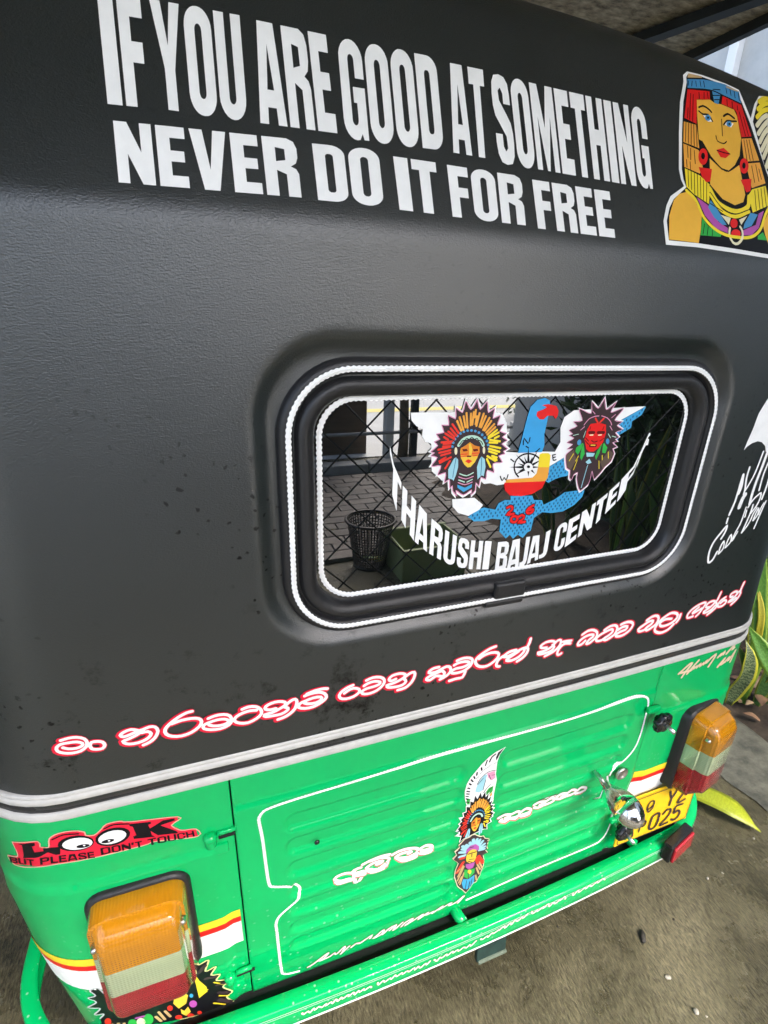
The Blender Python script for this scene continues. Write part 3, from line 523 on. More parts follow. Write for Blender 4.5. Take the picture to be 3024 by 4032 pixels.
G|ink|3|0|-5339,7206,-5340,7212,-5344,7218,-5349,7223,-5357,7228,-5367,7232,-5377,7235,-5388,7237,-5393,7238,-5404,7239,-5415,7238,-5425,7237,-5433,7234,-5440,7230,-5444,7226,-5445,7220,-5449,7143,-5448,7138,-5445,7132,-5439,7126,-5430,7122,-5421,7117,-5410,7114,-5398,7113,-5394,7112,-5382,7111,-5371,7112,-5362,7114,-5353,7117,-5347,7121,-5343,7126,-5342,7131;-5366,7207,-5366,7209,-5368,7211,-5371,7213,-5375,7214,-5380,7216,-5385,7217,-5391,7218,-5392,7218,-5398,7219,-5403,7219,-5408,7219,-5412,7218,-5415,7217,-5417,7216,-5418,7214,-5422,7143,-5421,7141,-5419,7139,-5416,7137,-5412,7136,-5407,7134,-5401,7133,-5396,7132,-5395,7132,-5389,7132,-5383,7132,-5378,7132,-5374,7133,-5371,7134,-5369,7135,-5368,7137
G|ink|3|0|-5330,7106,-5307,7104,-5305,7162,-5248,7097,-5225,7095,-5222,7214,-5244,7217,-5245,7160,-5301,7224,-5326,7228
G|ink|3|0|-5211,7167,-5186,7164,-5180,7208,-5210,7212
G|ink|3|0|-5139,7085,-5114,7082,-5114,7179,-5084,7175,-5084,7195,-5168,7206,-5168,7186,-5138,7183
G|ink|3|0|-4981,7066,-4951,7063,-4948,7167,-4912,7163,-4911,7184,-5013,7196,-5014,7175,-4977,7171
G|ink|3|0|-4787,7146,-4788,7151,-4792,7157,-4798,7162,-4807,7167,-4817,7171,-4828,7174,-4840,7176,-4844,7177,-4856,7177,-4867,7177,-4878,7175,-4886,7173,-4893,7169,-4897,7164,-4898,7159,-4900,7082,-4899,7076,-4895,7070,-4888,7065,-4880,7060,-4869,7056,-4858,7053,-4846,7051,-4841,7050,-4829,7050,-4818,7050,-4807,7052,-4799,7055,-4792,7060,-4788,7064,-4787,7070;-4815,7146,-4815,7148,-4817,7150,-4821,7152,-4825,7153,-4830,7155,-4836,7156,-4842,7157,-4843,7157,-4849,7158,-4854,7158,-4860,7157,-4864,7157,-4867,7156,-4869,7155,-4870,7153,-4871,7081,-4870,7080,-4868,7078,-4865,7076,-4861,7074,-4856,7073,-4850,7072,-4844,7071,-4843,7071,-4837,7070,-4831,7070,-4826,7071,-4821,7071,-4818,7072,-4816,7074,-4815,7075
G|ink|3|0|-4774,7167,-4774,7070,-4772,7063,-4766,7056,-4757,7049,-4746,7044,-4733,7040,-4719,7038,-4704,7037,-4691,7038,-4680,7041,-4672,7046,-4667,7051,-4665,7058,-4667,7154,-4694,7157,-4692,7061,-4694,7058,-4698,7057,-4705,7056,-4714,7056,-4723,7057,-4732,7059,-4739,7061,-4744,7064,-4746,7066,-4746,7163
G|ink|3|0|-4551,7095,-4552,7116,-4554,7123,-4559,7129,-4568,7135,-4578,7140,-4590,7144,-4603,7147,-4616,7148,-4629,7147,-4639,7144,-4647,7140,-4652,7135,-4652,7056,-4652,7056,-4650,7049,-4645,7043,-4636,7036,-4625,7031,-4613,7027,-4599,7025,-4586,7025,-4574,7026,-4563,7029,-4556,7033,-4551,7039,-4549,7045,-4550,7069,-4576,7072,-4575,7048,-4577,7046,-4581,7044,-4588,7043,-4596,7043,-4604,7044,-4612,7046,-4619,7048,-4624,7051,-4625,7053,-4627,7125,-4626,7127,-4622,7129,-4615,7130,-4607,7130,-4599,7129,-4591,7127,-4584,7124,-4580,7122,-4578,7119,-4577,7098
G|ink|3|0|-4536,7020,-4510,7017,-4512,7067,-4460,7061,-4457,7011,-4432,7008,-4439,7125,-4464,7128,-4462,7083,-4513,7089,-4516,7135,-4541,7138"""),
 'word_mother': ('gate', """S|rust|0|760|-2118,5051,-2266,5110,-2405,5090,-2429,5021,-2338,4982,-2203,4977,-2116,4958
S|white|1|556|-2115,5059,-2263,5118,-2403,5098,-2427,5029,-2336,4991,-2201,4986,-2114,4967
S|rust|0|818|-2088,5112,-2102,4992,-2074,4831,-2025,4866,-1967,4988
S|white|1|605|-2085,5120,-2100,5001,-2072,4840,-2023,4875,-1965,4997
S|rust|0|750|-2118,5087,-2044,5123,-1976,5120
S|white|1|555|-2116,5095,-2042,5131,-1974,5128
S|rust|0|804|-2068,5021,-1917,5006
S|white|1|586|-2065,5029,-1915,5014
S|rust|0|761|-1946,5183,-1822,5216,-1671,5237,-1530,5226,-1458,5208
S|white|1|563|-1944,5191,-1819,5224,-1668,5245,-1527,5234,-1456,5216
S|rust|0|762|-1809,5201,-1644,5203,-1514,5155,-1463,5094,-1522,5017,-1636,4979,-1765,4984,-1878,5041,-1850,5086,-1756,5127,-1629,5120,-1583,5098,-1614,5062,-1697,5062
S|white|1|563|-1806,5209,-1642,5211,-1512,5163,-1460,5102,-1520,5025,-1634,4988,-1762,4993,-1876,5049,-1848,5094,-1754,5135,-1626,5128,-1581,5106,-1611,5070,-1695,5070
S|rust|0|831|-1405,5176,-1296,5209,-1137,5202,-974,5144,-915,5073,-965,5008,-1098,4986,-1233,5010,-1339,5072,-1317,5110,-1212,5125,-1092,5110,-1043,5078,-1103,5064
S|white|1|606|-1403,5184,-1293,5217,-1135,5210,-971,5152,-913,5081,-963,5016,-1096,4996,-1231,5018,-1337,5080,-1315,5118,-1210,5133,-1090,5118,-1041,5086,-1101,5072
S|rust|0|845|-875,5085,-782,5121,-669,5076,-654,5019,-746,5001,-885,5021
S|white|1|618|-873,5093,-780,5129,-667,5084,-651,5027,-744,5009,-882,5030"""),
 'word_father': ('gate', """S|rust|0|792|715,5178,851,5209,1000,5158,1111,5180,1185,5148,1186,5064,1090,5036,986,5060,875,5043,754,5082,795,5109
S|white|1|577|717,5186,852,5216,1001,5166,1112,5188,1186,5156,1188,5072,1091,5044,987,5068,876,5051,755,5090,796,5117
S|rust|0|780|864,5113,970,5119
S|white|1|569|866,5121,972,5127
S|rust|0|806|1236,5133,1328,5174,1439,5110,1439,5043,1308,5033,1208,5041
S|white|1|586|1238,5141,1330,5182,1441,5118,1440,5051,1310,5041,1209,5049
S|rust|0|825|1508,5197,1629,5225,1788,5176,1871,5215,1965,5187,1979,5114,1865,5088,1744,5089,1627,5072,1521,5122
S|white|1|602|1510,5205,1631,5233,1789,5184,1873,5223,1966,5195,1981,5122,1867,5096,1745,5098,1628,5080,1523,5130
S|rust|0|815|1645,5136,1766,5133
S|white|1|594|1647,5144,1767,5141
S|rust|0|809|1610,5333,1737,5288,1841,5294,1851,5338,1972,5306,1995,5265,1907,5267
S|white|1|590|1611,5341,1739,5296,1843,5302,1852,5346,1974,5314,1997,5273,1908,5275
S|rust|0|848|2034,5200,2159,5234,2291,5194,2392,5238,2491,5201,2497,5131,2388,5108,2277,5115,2138,5105,2046,5139
S|white|1|618|2036,5209,2160,5242,2293,5202,2393,5246,2493,5209,2499,5139,2389,5116,2278,5123,2140,5113,2048,5147
S|rust|0|838|2159,5154,2286,5147
S|white|1|611|2161,5162,2287,5155
S|rust|0|863|2553,5165,2635,5214,2758,5155,2755,5097,2651,5072,2522,5089
S|white|1|629|2555,5173,2636,5222,2759,5164,2757,5106,2653,5080,2524,5097"""),
 'wing_sticker': ('gate', """P|white|0|0|569,7066,376,7011,250,6939,122,6816,13,6675,-64,6575,-122,6446,-143,6268,-119,6081,-62,5889,63,5838,191,5935,339,5876,485,5770,475,5993,487,6326,448,6472,438,6757,470,6927
P|ink|1|0|538,7057,425,6984,394,6879,414,6798,460,6930
P|paleblue|1|0|266,6529,210,6539,131,6437,77,6283,68,6197,148,6144,236,6177,253,6414
P|pink|1|0|262,6563,417,6565,451,6384,372,6347,294,6453
P|leaf|1|0|292,6099,347,6178,438,6199,437,6065,370,6000,311,6024
P|orange|1|0|381,5984,429,6057,441,5892
P|leaf|1|0|-94,6105,-6,6048,0,5910,-67,5937
S|ink|2|300|373,6965,307,6920,274,6826
S|ink|2|261|222,6876,200,6767
S|ink|2|321|126,6740,140,6682
S|ink|2|322|53,6655,51,6597
S|ink|2|282|-3,6585,21,6531
S|ink|2|303|-48,6526,-8,6468
S|ink|2|304|-75,6444,-35,6402
S|ink|2|285|-93,6348,-54,6320
S|ink|2|266|-103,6275,-46,6241
S|ink|2|267|-104,6214,-49,6185
S|ink|2|247|-107,6155,-59,6134
S|ink|2|248|-100,6094,-53,6055
S|ink|2|250|-82,6008,-35,5978
S|ink|2|143|425,6577,294,6592,209,6548,127,6469,90,6366
S|ink|2|101|418,6764,367,6740
S|ink|2|101|319,6757,254,6695
S|ink|2|101|245,6698,184,6677
S|ink|2|101|177,6658,112,6596
S|ink|2|121|100,6547,50,6511
S|ink|2|123|358,6385,306,6503
S|ink|2|125|253,6414,226,6180
S|ink|2|102|199,6477,104,6360
S|ink|2|126|323,6075,403,6179
S|ink|2|104|364,6482,430,6468
S|ink|2|146|365,6261,307,6205,245,6106"""),
 'lady_head2': ('gate', """P|white|4|0|185,6181,226,6041,287,6164,311,6006,371,6083,366,5927,436,5982,420,5831,486,5855,453,5743,526,5716,488,5655,544,5613,492,5551,559,5485,519,5439,539,5400,476,5361,524,5266,427,5231,450,5092,375,5126,-56,5042,-133,4991,-110,5143,-205,5125,-156,5269,-223,5286,-186,5338,-227,5349,-162,5453,-202,5504,-147,5550,-188,5624,-112,5656,-143,5766,-73,5771,-88,5916,-12,5872,-18,6032,52,5972,73,6144,132,6029
P|ink|5|0|182,6141,220,6009,277,6125,300,5975,356,6048,351,5900,416,5953,402,5809,463,5832,432,5727,500,5701,465,5644,517,5604,469,5545,531,5482,494,5440,512,5403,454,5366,498,5277,408,5244,430,5112,360,5145,-40,5066,-112,5019,-92,5161,-180,5144,-134,5280,-196,5296,-163,5345,-200,5356,-140,5453,-177,5502,-126,5545,-165,5615,-94,5646,-122,5749,-57,5754,-71,5891,0,5849,-6,6001,59,5944,78,6106,133,5997
S|orange|7|234|37,5876,84,5704
S|orange|7|234|16,5822,65,5694
S|orange|7|234|95,5941,121,5738
S|orange|7|234|72,5895,100,5743
S|orange|7|234|137,5939,147,5779
S|orange|7|234|162,5965,161,5788
S|orange|7|233|179,5996,179,5893
S|orange|7|235|217,5957,202,5778
S|orange|7|235|196,5910,193,5799
S|orange|7|236|257,5955,232,5767
S|orange|7|236|279,5921,248,5761
S|orange|7|237|316,5903,271,5727
S|orange|7|237|337,5861,286,5721
S|orange|7|238|368,5820,304,5693
S|orange|7|238|382,5777,316,5664
S|vred2|7|223|-24,5772,43,5655
S|vred2|7|223|-37,5712,26,5615
S|vred2|7|224|-81,5632,10,5561
S|vred2|7|223|-56,5665,8,5598
S|vred2|7|223|-89,5579,-48,5547
S|vred2|7|224|-109,5502,-7,5529
S|vred2|7|224|-88,5482,-20,5497
S|vred2|7|225|-131,5394,-22,5452
S|vred2|7|225|-90,5444,-22,5459
S|vred2|7|226|-119,5350,-18,5399
S|vred2|7|226|-101,5314,-15,5361
S|vred2|7|227|-111,5229,-55,5288
S|vred2|7|227|-104,5206,-6,5297
S|vred2|7|228|-49,5127,-12,5239
S|yellow|7|227|403,5742,331,5636
S|yellow|7|227|421,5707,330,5613
S|yellow|7|228|428,5655,391,5620
S|yellow|7|228|445,5580,347,5592
S|yellow|7|228|422,5555,346,5554
S|yellow|7|229|459,5482,358,5502
S|yellow|7|230|454,5428,348,5463
S|yellow|7|230|431,5394,352,5424
S|yellow|7|232|439,5302,388,5359
S|yellow|7|231|425,5289,343,5350
S|yellow|7|232|387,5195,341,5307
S|yellow|7|232|436,5341,393,5359
P|blue|7|0|11,5448,11,5442,9,5438,6,5436,1,5436,-3,5438,-8,5442,-12,5447,-15,5454,-17,5460,-17,5466,-15,5470,-12,5472,-7,5472,-2,5470,2,5466,7,5461,10,5454
P|blue|7|0|16,5505,16,5499,14,5495,11,5492,6,5492,2,5494,-3,5498,-7,5504,-10,5510,-12,5517,-12,5522,-10,5527,-6,5529,-2,5529,3,5527,7,5523,12,5517,15,5511
P|blue|7|0|29,5558,28,5552,27,5548,23,5545,19,5545,14,5547,9,5551,5,5557,2,5563,1,5570,1,5575,3,5579,6,5582,10,5582,15,5580,20,5576,24,5570,27,5564
P|blue|7|0|48,5605,48,5599,46,5595,43,5593,38,5593,34,5595,29,5599,25,5604,22,5610,20,5617,20,5622,22,5627,26,5629,30,5629,35,5627,39,5623,44,5618,47,5611
P|blue|7|0|74,5644,74,5639,72,5634,68,5632,64,5632,59,5634,54,5638,50,5643,47,5650,46,5656,46,5662,48,5666,51,5668,55,5668,60,5666,65,5662,69,5657,72,5651
P|blue|7|0|104,5674,104,5668,102,5664,99,5662,95,5662,90,5664,85,5668,81,5673,78,5679,76,5686,76,5691,78,5695,82,5698,86,5698,91,5696,96,5692,100,5686,103,5680
P|blue|7|0|138,5693,138,5687,136,5683,133,5680,129,5680,124,5682,119,5686,115,5692,112,5698,110,5704,111,5710,112,5714,116,5716,120,5717,125,5715,130,5711,134,5705,137,5699
P|blue|7|0|175,5700,175,5694,173,5690,169,5687,165,5687,160,5689,155,5693,151,5699,148,5705,147,5711,147,5717,149,5721,152,5723,156,5724,161,5722,166,5718,170,5712,173,5706
P|blue|7|0|212,5695,212,5689,210,5685,206,5682,202,5682,197,5684,192,5688,188,5694,185,5700,183,5706,184,5712,185,5716,189,5718,193,5719,198,5717,203,5713,207,5707,210,5701
P|blue|7|0|248,5678,247,5672,246,5668,242,5665,238,5665,233,5667,228,5671,224,5677,221,5683,219,5689,219,5695,221,5699,224,5702,229,5702,234,5700,239,5696,243,5690,246,5684
P|blue|7|0|281,5649,281,5644,279,5639,276,5637,271,5637,266,5639,261,5643,257,5649,254,5655,252,5661,252,5667,254,5671,258,5673,262,5674,267,5672,272,5668,276,5662,279,5656
P|blue|7|0|310,5611,310,5605,308,5601,305,5599,300,5599,295,5601,290,5605,286,5610,283,5617,281,5623,281,5629,283,5633,287,5635,291,5636,296,5633,301,5629,305,5624,308,5618
P|blue|7|0|334,5564,334,5559,332,5554,328,5552,324,5552,319,5554,314,5558,310,5564,307,5570,305,5576,305,5582,307,5586,310,5589,315,5589,320,5587,325,5583,329,5577,332,5571
P|blue|7|0|351,5511,351,5506,349,5501,345,5499,341,5499,336,5501,331,5505,327,5511,324,5517,322,5524,322,5529,324,5534,327,5536,332,5536,337,5534,342,5530,346,5524,349,5518
P|blue|7|0|360,5454,360,5448,358,5444,355,5442,351,5442,346,5444,341,5448,336,5454,333,5460,332,5467,332,5472,333,5477,337,5479,341,5479,346,5477,351,5473,356,5467,359,5461
S|mint|7|355|56,5479,85,5555,122,5595,170,5616,220,5606,264,5568,289,5506
P|gold|7|0|120,5483,161,5537,209,5493,256,5483,261,5415,248,5321,229,5249,194,5175,164,5165,131,5200,89,5296,77,5394,78,5440
P|amber|8|0|78,5440,120,5483,161,5533,209,5493,256,5483,263,5392,246,5351,191,5338,141,5333,86,5334
P|gold|9|0|148,5509,167,5519,189,5437,186,5345,166,5343,159,5434
P|maroon|9|0|92,5427,133,5439,148,5410,107,5394
P|maroon|9|0|191,5438,238,5450,248,5421,206,5405
P|vred2|9|0|132,5254,160,5288,202,5266,170,5223
S|vred2|9|96|80,5349,144,5364
S|vred2|9|96|87,5319,142,5329
S|vred2|9|97|193,5377,258,5391
S|vred2|9|97|201,5339,246,5351
S|maroon|9|157|149,5330,182,5333
P|paleblue|7|0|43,5303,66,5271,73,5163,62,5045,47,4941,33,4967,-8,4980,-19,5115,1,5194,25,5282
P|paleblue|7|0|287,5340,321,5305,338,5190,332,5047,310,5061,275,4993,255,5182,270,5300
S|edark|8|73|44,5291,36,5128,32,5002
S|edark|8|74|289,5325,299,5170,300,5060"""),
 'chief_sticker': ('gate', """P|cream|11|0|-30,5072,77,5080,127,5114,183,5100,254,5034,326,4977,382,4974,436,4870,531,4810,502,4760,561,4743,524,4683,545,4620,526,4564,559,4480,514,4463,582,4347,481,4320,543,4123,555,3936,528,3738,527,3624,499,3554,470,3425,402,3421,353,3288,275,3149,159,3346,112,3404,26,3542,-92,3923,-102,4136,-66,4347,-113,4426,-201,4540,-144,4653,-196,4771,-111,4868,-140,4946,-101,4990
P|umber|12|0|-22,5049,80,5057,128,5091,181,5078,249,5014,319,4956,372,4955,424,4854,514,4796,487,4747,543,4731,508,4672,528,4611,510,4556,542,4475,499,4459,564,4346,468,4319,527,4128,539,3946,515,3754,514,3643,488,3575,461,3449,396,3445,350,3315,276,3179,165,3369,120,3424,38,3558,-75,3926,-86,4133,-52,4339,-98,4415,-182,4525,-128,4637,-178,4751,-97,4846,-124,4922,-88,4965
S|paleblue|13|634|-49,4871,95,4709
S|paleblue|13|635|-45,4782,84,4671
S|paleblue|13|637|-85,4703,45,4634
S|paleblue|13|640|-69,4554,50,4542
S|paleblue|13|634|29,4868,125,4744
S|paleblue|13|633|101,4906,155,4779
S|paleblue|13|635|161,4962,209,4776
S|paleblue|13|638|244,4932,255,4752
S|paleblue|13|641|314,4878,296,4718
S|paleblue|13|645|388,4803,329,4676
S|paleblue|13|648|443,4687,348,4615
S|paleblue|13|650|468,4591,363,4575
S|paleblue|13|652|467,4514,360,4538
S|vred2|13|673|-47,4045,47,4324
S|vred2|13|703|374,4343,517,4053
S|vred2|13|696|336,4298,393,4107
S|vred2|13|666|-28,4481,43,4468
S|tan|13|341|3,3745,86,4170
S|tan|13|346|81,3574,118,3952
S|tan|13|339|-8,3888,63,4210
S|tan|13|340|-51,4074,4,4123
S|tan|13|356|390,4069,490,3851
S|tan|13|356|416,4135,531,3882
S|tan|13|359|389,3962,486,3701
S|tan|13|363|411,3702,459,3521
S|tan|13|348|43,3652,80,3837
P|purple|14|0|56,4564,60,4715,126,4793,241,4787,329,4676,349,4550,294,4564,190,4659,123,4644
P|gold|14|0|88,4522,125,4630,190,4659,279,4600,314,4492,321,4332,295,4215,205,4211,119,4310,92,4403
P|purple|14|0|112,4235,208,4196,317,4189,309,4006,209,4009,129,4120
P|leaf|14|0|111,4063,221,3988,351,3969,367,3811,250,3670,139,3803
P|eblue|14|0|130,3740,252,3655,378,3735,409,3480,339,3321,267,3308,181,3388,117,3609
P|gold|15|0|287,3874,283,3852,274,3838,262,3833,246,3839,230,3853,216,3875,204,3902,197,3931,195,3958,199,3979,207,3993,220,3998,235,3993,251,3979,266,3957,277,3930,285,3901
S|umber|16|180|196,4567,210,4418
S|umber|16|182|167,4350,279,4315
S|umber|16|289|119,4550,173,4540
S|umber|16|291|227,4538,280,4535
S|umber|16|205|156,4304,238,4232
S|umber|16|170|302,3570,303,3314
S|umber|16|145|217,3648,232,3357
S|umber|16|146|339,3633,351,3372
S|umber|16|220|125,4744,197,4732
S|umber|16|163|248,3685,216,3896"""),
 'gate_script': ('gate', """S|rust|0|551|-2913,2648,-2806,2693,-2533,2887,-2611,2756,-2709,2707,-2492,2737,-2413,2800,-2382,2721,-2215,2890,-2271,2698,-2300,2662,-2129,2841
S|white|1|330|-2913,2648,-2806,2693,-2533,2887,-2611,2756,-2709,2707,-2492,2737,-2413,2800,-2382,2721,-2215,2890,-2271,2698,-2300,2662,-2129,2841
S|rust|0|566|-2090,2764,-1990,2836,-1916,2792,-1866,2824,-1775,2873,-1683,2921,-1725,2831
S|white|1|339|-2090,2764,-1990,2836,-1916,2792,-1866,2824,-1775,2873,-1683,2921,-1725,2831
S|rust|0|573|-1651,2787,-1575,2847,-1450,2947,-1484,2822,-1623,2776
S|white|1|344|-1651,2787,-1575,2847,-1450,2947,-1484,2822,-1623,2776
S|rust|0|581|-1465,2791,-1345,2914,-1230,2948,-1340,2828,-1194,2961,-1247,2791,-1063,2948
S|white|1|349|-1465,2791,-1345,2914,-1230,2948,-1340,2828,-1194,2961,-1247,2791,-1063,2948
S|rust|0|603|-1082,2804,-999,2906,-845,2952,-904,2872,-1012,2794,-794,2882,-627,2959,-727,2830,-510,2958,-574,2880,-368,2903,-439,2844,-193,2978,-302,2891,-7,2971,-71,2893,91,2910,266,3042,145,2857
S|white|1|362|-1082,2804,-999,2906,-845,2952,-904,2872,-1012,2794,-794,2882,-627,2959,-727,2830,-510,2958,-574,2880,-368,2903,-439,2844,-193,2978,-302,2891,-7,2971,-71,2893,91,2910,266,3042,145,2857"""),
 'proverb': ('body', """S|peach2|0|560|4452,7569,4557,7644,4689,7738,4759,7738,4695,7630,4617,7569,4464,7580
S|cream|1|214|4452,7569,4557,7644,4689,7738,4759,7738,4695,7630,4617,7569,4464,7580
S|peach2|0|561|4576,7450,4667,7615,4759,7738
S|cream|1|215|4576,7450,4667,7615,4759,7738
S|peach2|0|565|4703,7502,4810,7636,4930,7767
S|cream|1|216|4703,7502,4810,7636,4930,7767
S|peach2|0|567|4620,7561,4800,7572
S|cream|1|217|4620,7561,4800,7572
S|peach2|0|574|4787,7561,4855,7651,4848,7579,4932,7634,4928,7583,5022,7667,5015,7594,5109,7665,5103,7616,5194,7712,5175,7627,5299,7744,5405,7795,5365,7668,5291,7522
S|cream|1|219|4787,7561,4855,7651,4848,7579,4932,7634,4928,7583,5022,7667,5015,7594,5109,7665,5103,7616,5194,7712,5175,7627,5299,7744,5405,7795,5365,7668,5291,7522
S|peach2|0|588|5495,7694,5589,7778,5561,7708,5667,7804,5639,7733
S|cream|1|225|5495,7694,5589,7778,5561,7708,5667,7804,5639,7733
S|peach2|0|652|5735,7727,5845,7848,5955,7934,5871,7793,5967,7826,5902,7814
S|cream|1|249|5735,7727,5845,7848,5955,7934,5871,7793,5967,7826,5902,7814
S|peach2|0|658|5594,7437,5744,7619,5657,7471,5800,7528,5758,7491,5878,7613,5862,7508,5962,7616,6051,7720,5971,7458
S|cream|1|252|5594,7437,5744,7619,5657,7471,5800,7528,5758,7491,5878,7613,5862,7508,5962,7616,6051,7720,5971,7458"""),
 'warrior': ('body', """P|ink|0|0|-4826,4040,-4733,4204,-4684,4140,-4663,4067,-4519,4109,-4589,3806,-4429,3838,-4518,3633,-4387,3549,-4451,3396,-4238,3264,-4370,3111,-4237,2843,-4338,2725,-4234,2436,-4280,2231,-4521,2358,-5107,2549,-5790,2793,-6236,2779,-6279,2959,-6255,3218,-6155,3418,-6328,3322,-6175,3614,-6386,3561,-6188,3839,-6299,3937,-6157,4062,-6211,4211,-6084,4302,-5998,4044,-5149,3441,-4976,3736
S|lime|1|292|-4826,4040,-4733,4204,-4684,4140,-4663,4067,-4519,4109,-4589,3806,-4429,3838,-4518,3633,-4387,3549,-4451,3396,-4238,3264,-4370,3111,-4237,2843,-4338,2725,-4234,2436,-4280,2231,-4521,2358,-5107,2549
S|silver|1|262|-6255,3218,-6155,3418,-6328,3322,-6175,3614,-6386,3561,-6188,3839,-6299,3937,-6157,4062,-6211,4211,-6084,4302,-5998,4044
P|yellow|1|0|-4773,3942,-4709,3593,-4620,3307,-4620,3147,-4763,3036,-4768,3577
P|gold|1|0|-5014,3521,-4915,3254,-4970,3009,-5094,2931,-5154,3159,-5104,3405
P|gold|1|0|-5069,2894,-5022,2788,-4954,2881,-4931,2678,-5014,2595,-5073,2730
P|purple|1|0|-4813,2864,-4821,2827,-4834,2800,-4852,2786,-4872,2788,-4892,2804,-4909,2834,-4922,2872,-4928,2915,-4927,2957,-4920,2994,-4906,3020,-4889,3033,-4869,3032,-4849,3016,-4832,2987,-4819,2949,-4813,2906
P|vred2|1|0|-5177,3017,-5183,2988,-5193,2967,-5206,2956,-5220,2956,-5233,2967,-5245,2988,-5253,3017,-5256,3049,-5255,3081,-5249,3110,-5239,3131,-5226,3142,-5213,3142,-5199,3131,-5188,3110,-5180,3082,-5176,3049
P|vred2|1|0|-4767,2505,-4771,2485,-4779,2471,-4791,2465,-4803,2468,-4816,2478,-4827,2496,-4835,2518,-4839,2543,-4839,2566,-4835,2586,-4827,2599,-4816,2605,-4804,2603,-4791,2592,-4780,2575,-4772,2553,-4767,2528
P|vred2|1|0|-6089,3135,-6101,3087,-6118,3044,-6139,3009,-6161,2988,-6181,2983,-6197,2995,-6206,3023,-6207,3066,-6201,3116,-6187,3168,-6168,3214,-6147,3248,-6126,3267,-6108,3269,-6093,3253,-6085,3223,-6083,3182
P|leaf|1|0|-5491,2887,-5503,2829,-5522,2785,-5546,2761,-5571,2759,-5595,2780,-5615,2821,-5628,2877,-5632,2941,-5628,3005,-5616,3061,-5597,3104,-5573,3127,-5548,3129,-5524,3109,-5505,3070,-5492,3015,-5487,2951
P|leaf|1|0|-5730,2939,-5740,2892,-5757,2855,-5779,2832,-5801,2826,-5823,2838,-5841,2866,-5852,2909,-5856,2960,-5852,3013,-5840,3063,-5823,3101,-5802,3125,-5779,3130,-5759,3116,-5742,3085,-5730,3042,-5726,2991
P|cream|1|0|-5612,2891,-5621,2850,-5637,2819,-5657,2804,-5679,2804,-5700,2821,-5717,2852,-5729,2894,-5733,2942,-5731,2990,-5721,3032,-5705,3063,-5685,3080,-5663,3079,-5643,3061,-5626,3029,-5614,2987,-5609,2939
P|vred2|1|0|-5073,2595,-5079,2571,-5091,2555,-5107,2550,-5125,2556,-5144,2572,-5160,2596,-5173,2626,-5179,2657,-5179,2686,-5173,2710,-5161,2725,-5145,2730,-5127,2725,-5108,2709,-5092,2685,-5080,2655,-5073,2624
P|vred2|1|0|-4889,2506,-4895,2485,-4906,2472,-4923,2469,-4941,2476,-4960,2492,-4977,2516,-4990,2544,-4998,2573,-4998,2599,-4993,2620,-4981,2632,-4965,2635,-4946,2629,-4927,2612,-4910,2589,-4897,2561,-4890,2532
P|eblue|1|0|-4877,3476,-4884,3449,-4896,3430,-4912,3422,-4930,3425,-4948,3439,-4964,3463,-4976,3493,-4982,3526,-4982,3558,-4975,3584,-4964,3603,-4948,3611,-4930,3608,-4912,3594,-4896,3571,-4884,3541,-4878,3508
P|eblue|1|0|-4843,3181,-4847,3160,-4854,3144,-4862,3135,-4872,3134,-4881,3142,-4889,3157,-4895,3177,-4897,3200,-4897,3224,-4893,3245,-4886,3260,-4877,3269,-4868,3270,-4859,3263,-4851,3248,-4845,3228,-4843,3205
S|tan|2|459|-5447,2949,-5390,2733
S|tan|2|418|-5390,3065,-5331,2749
S|tan|2|420|-5298,3019,-5242,2773
S|tan|2|517|-6077,3049,-6118,2905
S|tan|2|496|-5985,3076,-6028,2908
S|tan|2|436|-5904,3053,-5937,2892
S|purple|2|521|-5714,3125,-5608,3102
S|yellow|2|335|-4737,3304,-4614,3207
S|yellow|2|298|-4497,3369,-4362,3202
S|yellow|2|309|-4449,2865,-4305,2749
S|yellow|2|359|-4555,2685,-4386,2494
S|umber|2|789|-4700,3829,-4587,3983
S|umber|2|701|-4610,3579,-4469,3534
S|umber|2|640|-4463,3248,-4301,3218
S|umber|2|658|-4455,2984,-4297,2858
S|umber|2|900|-4461,2724,-4291,2518"""),
}
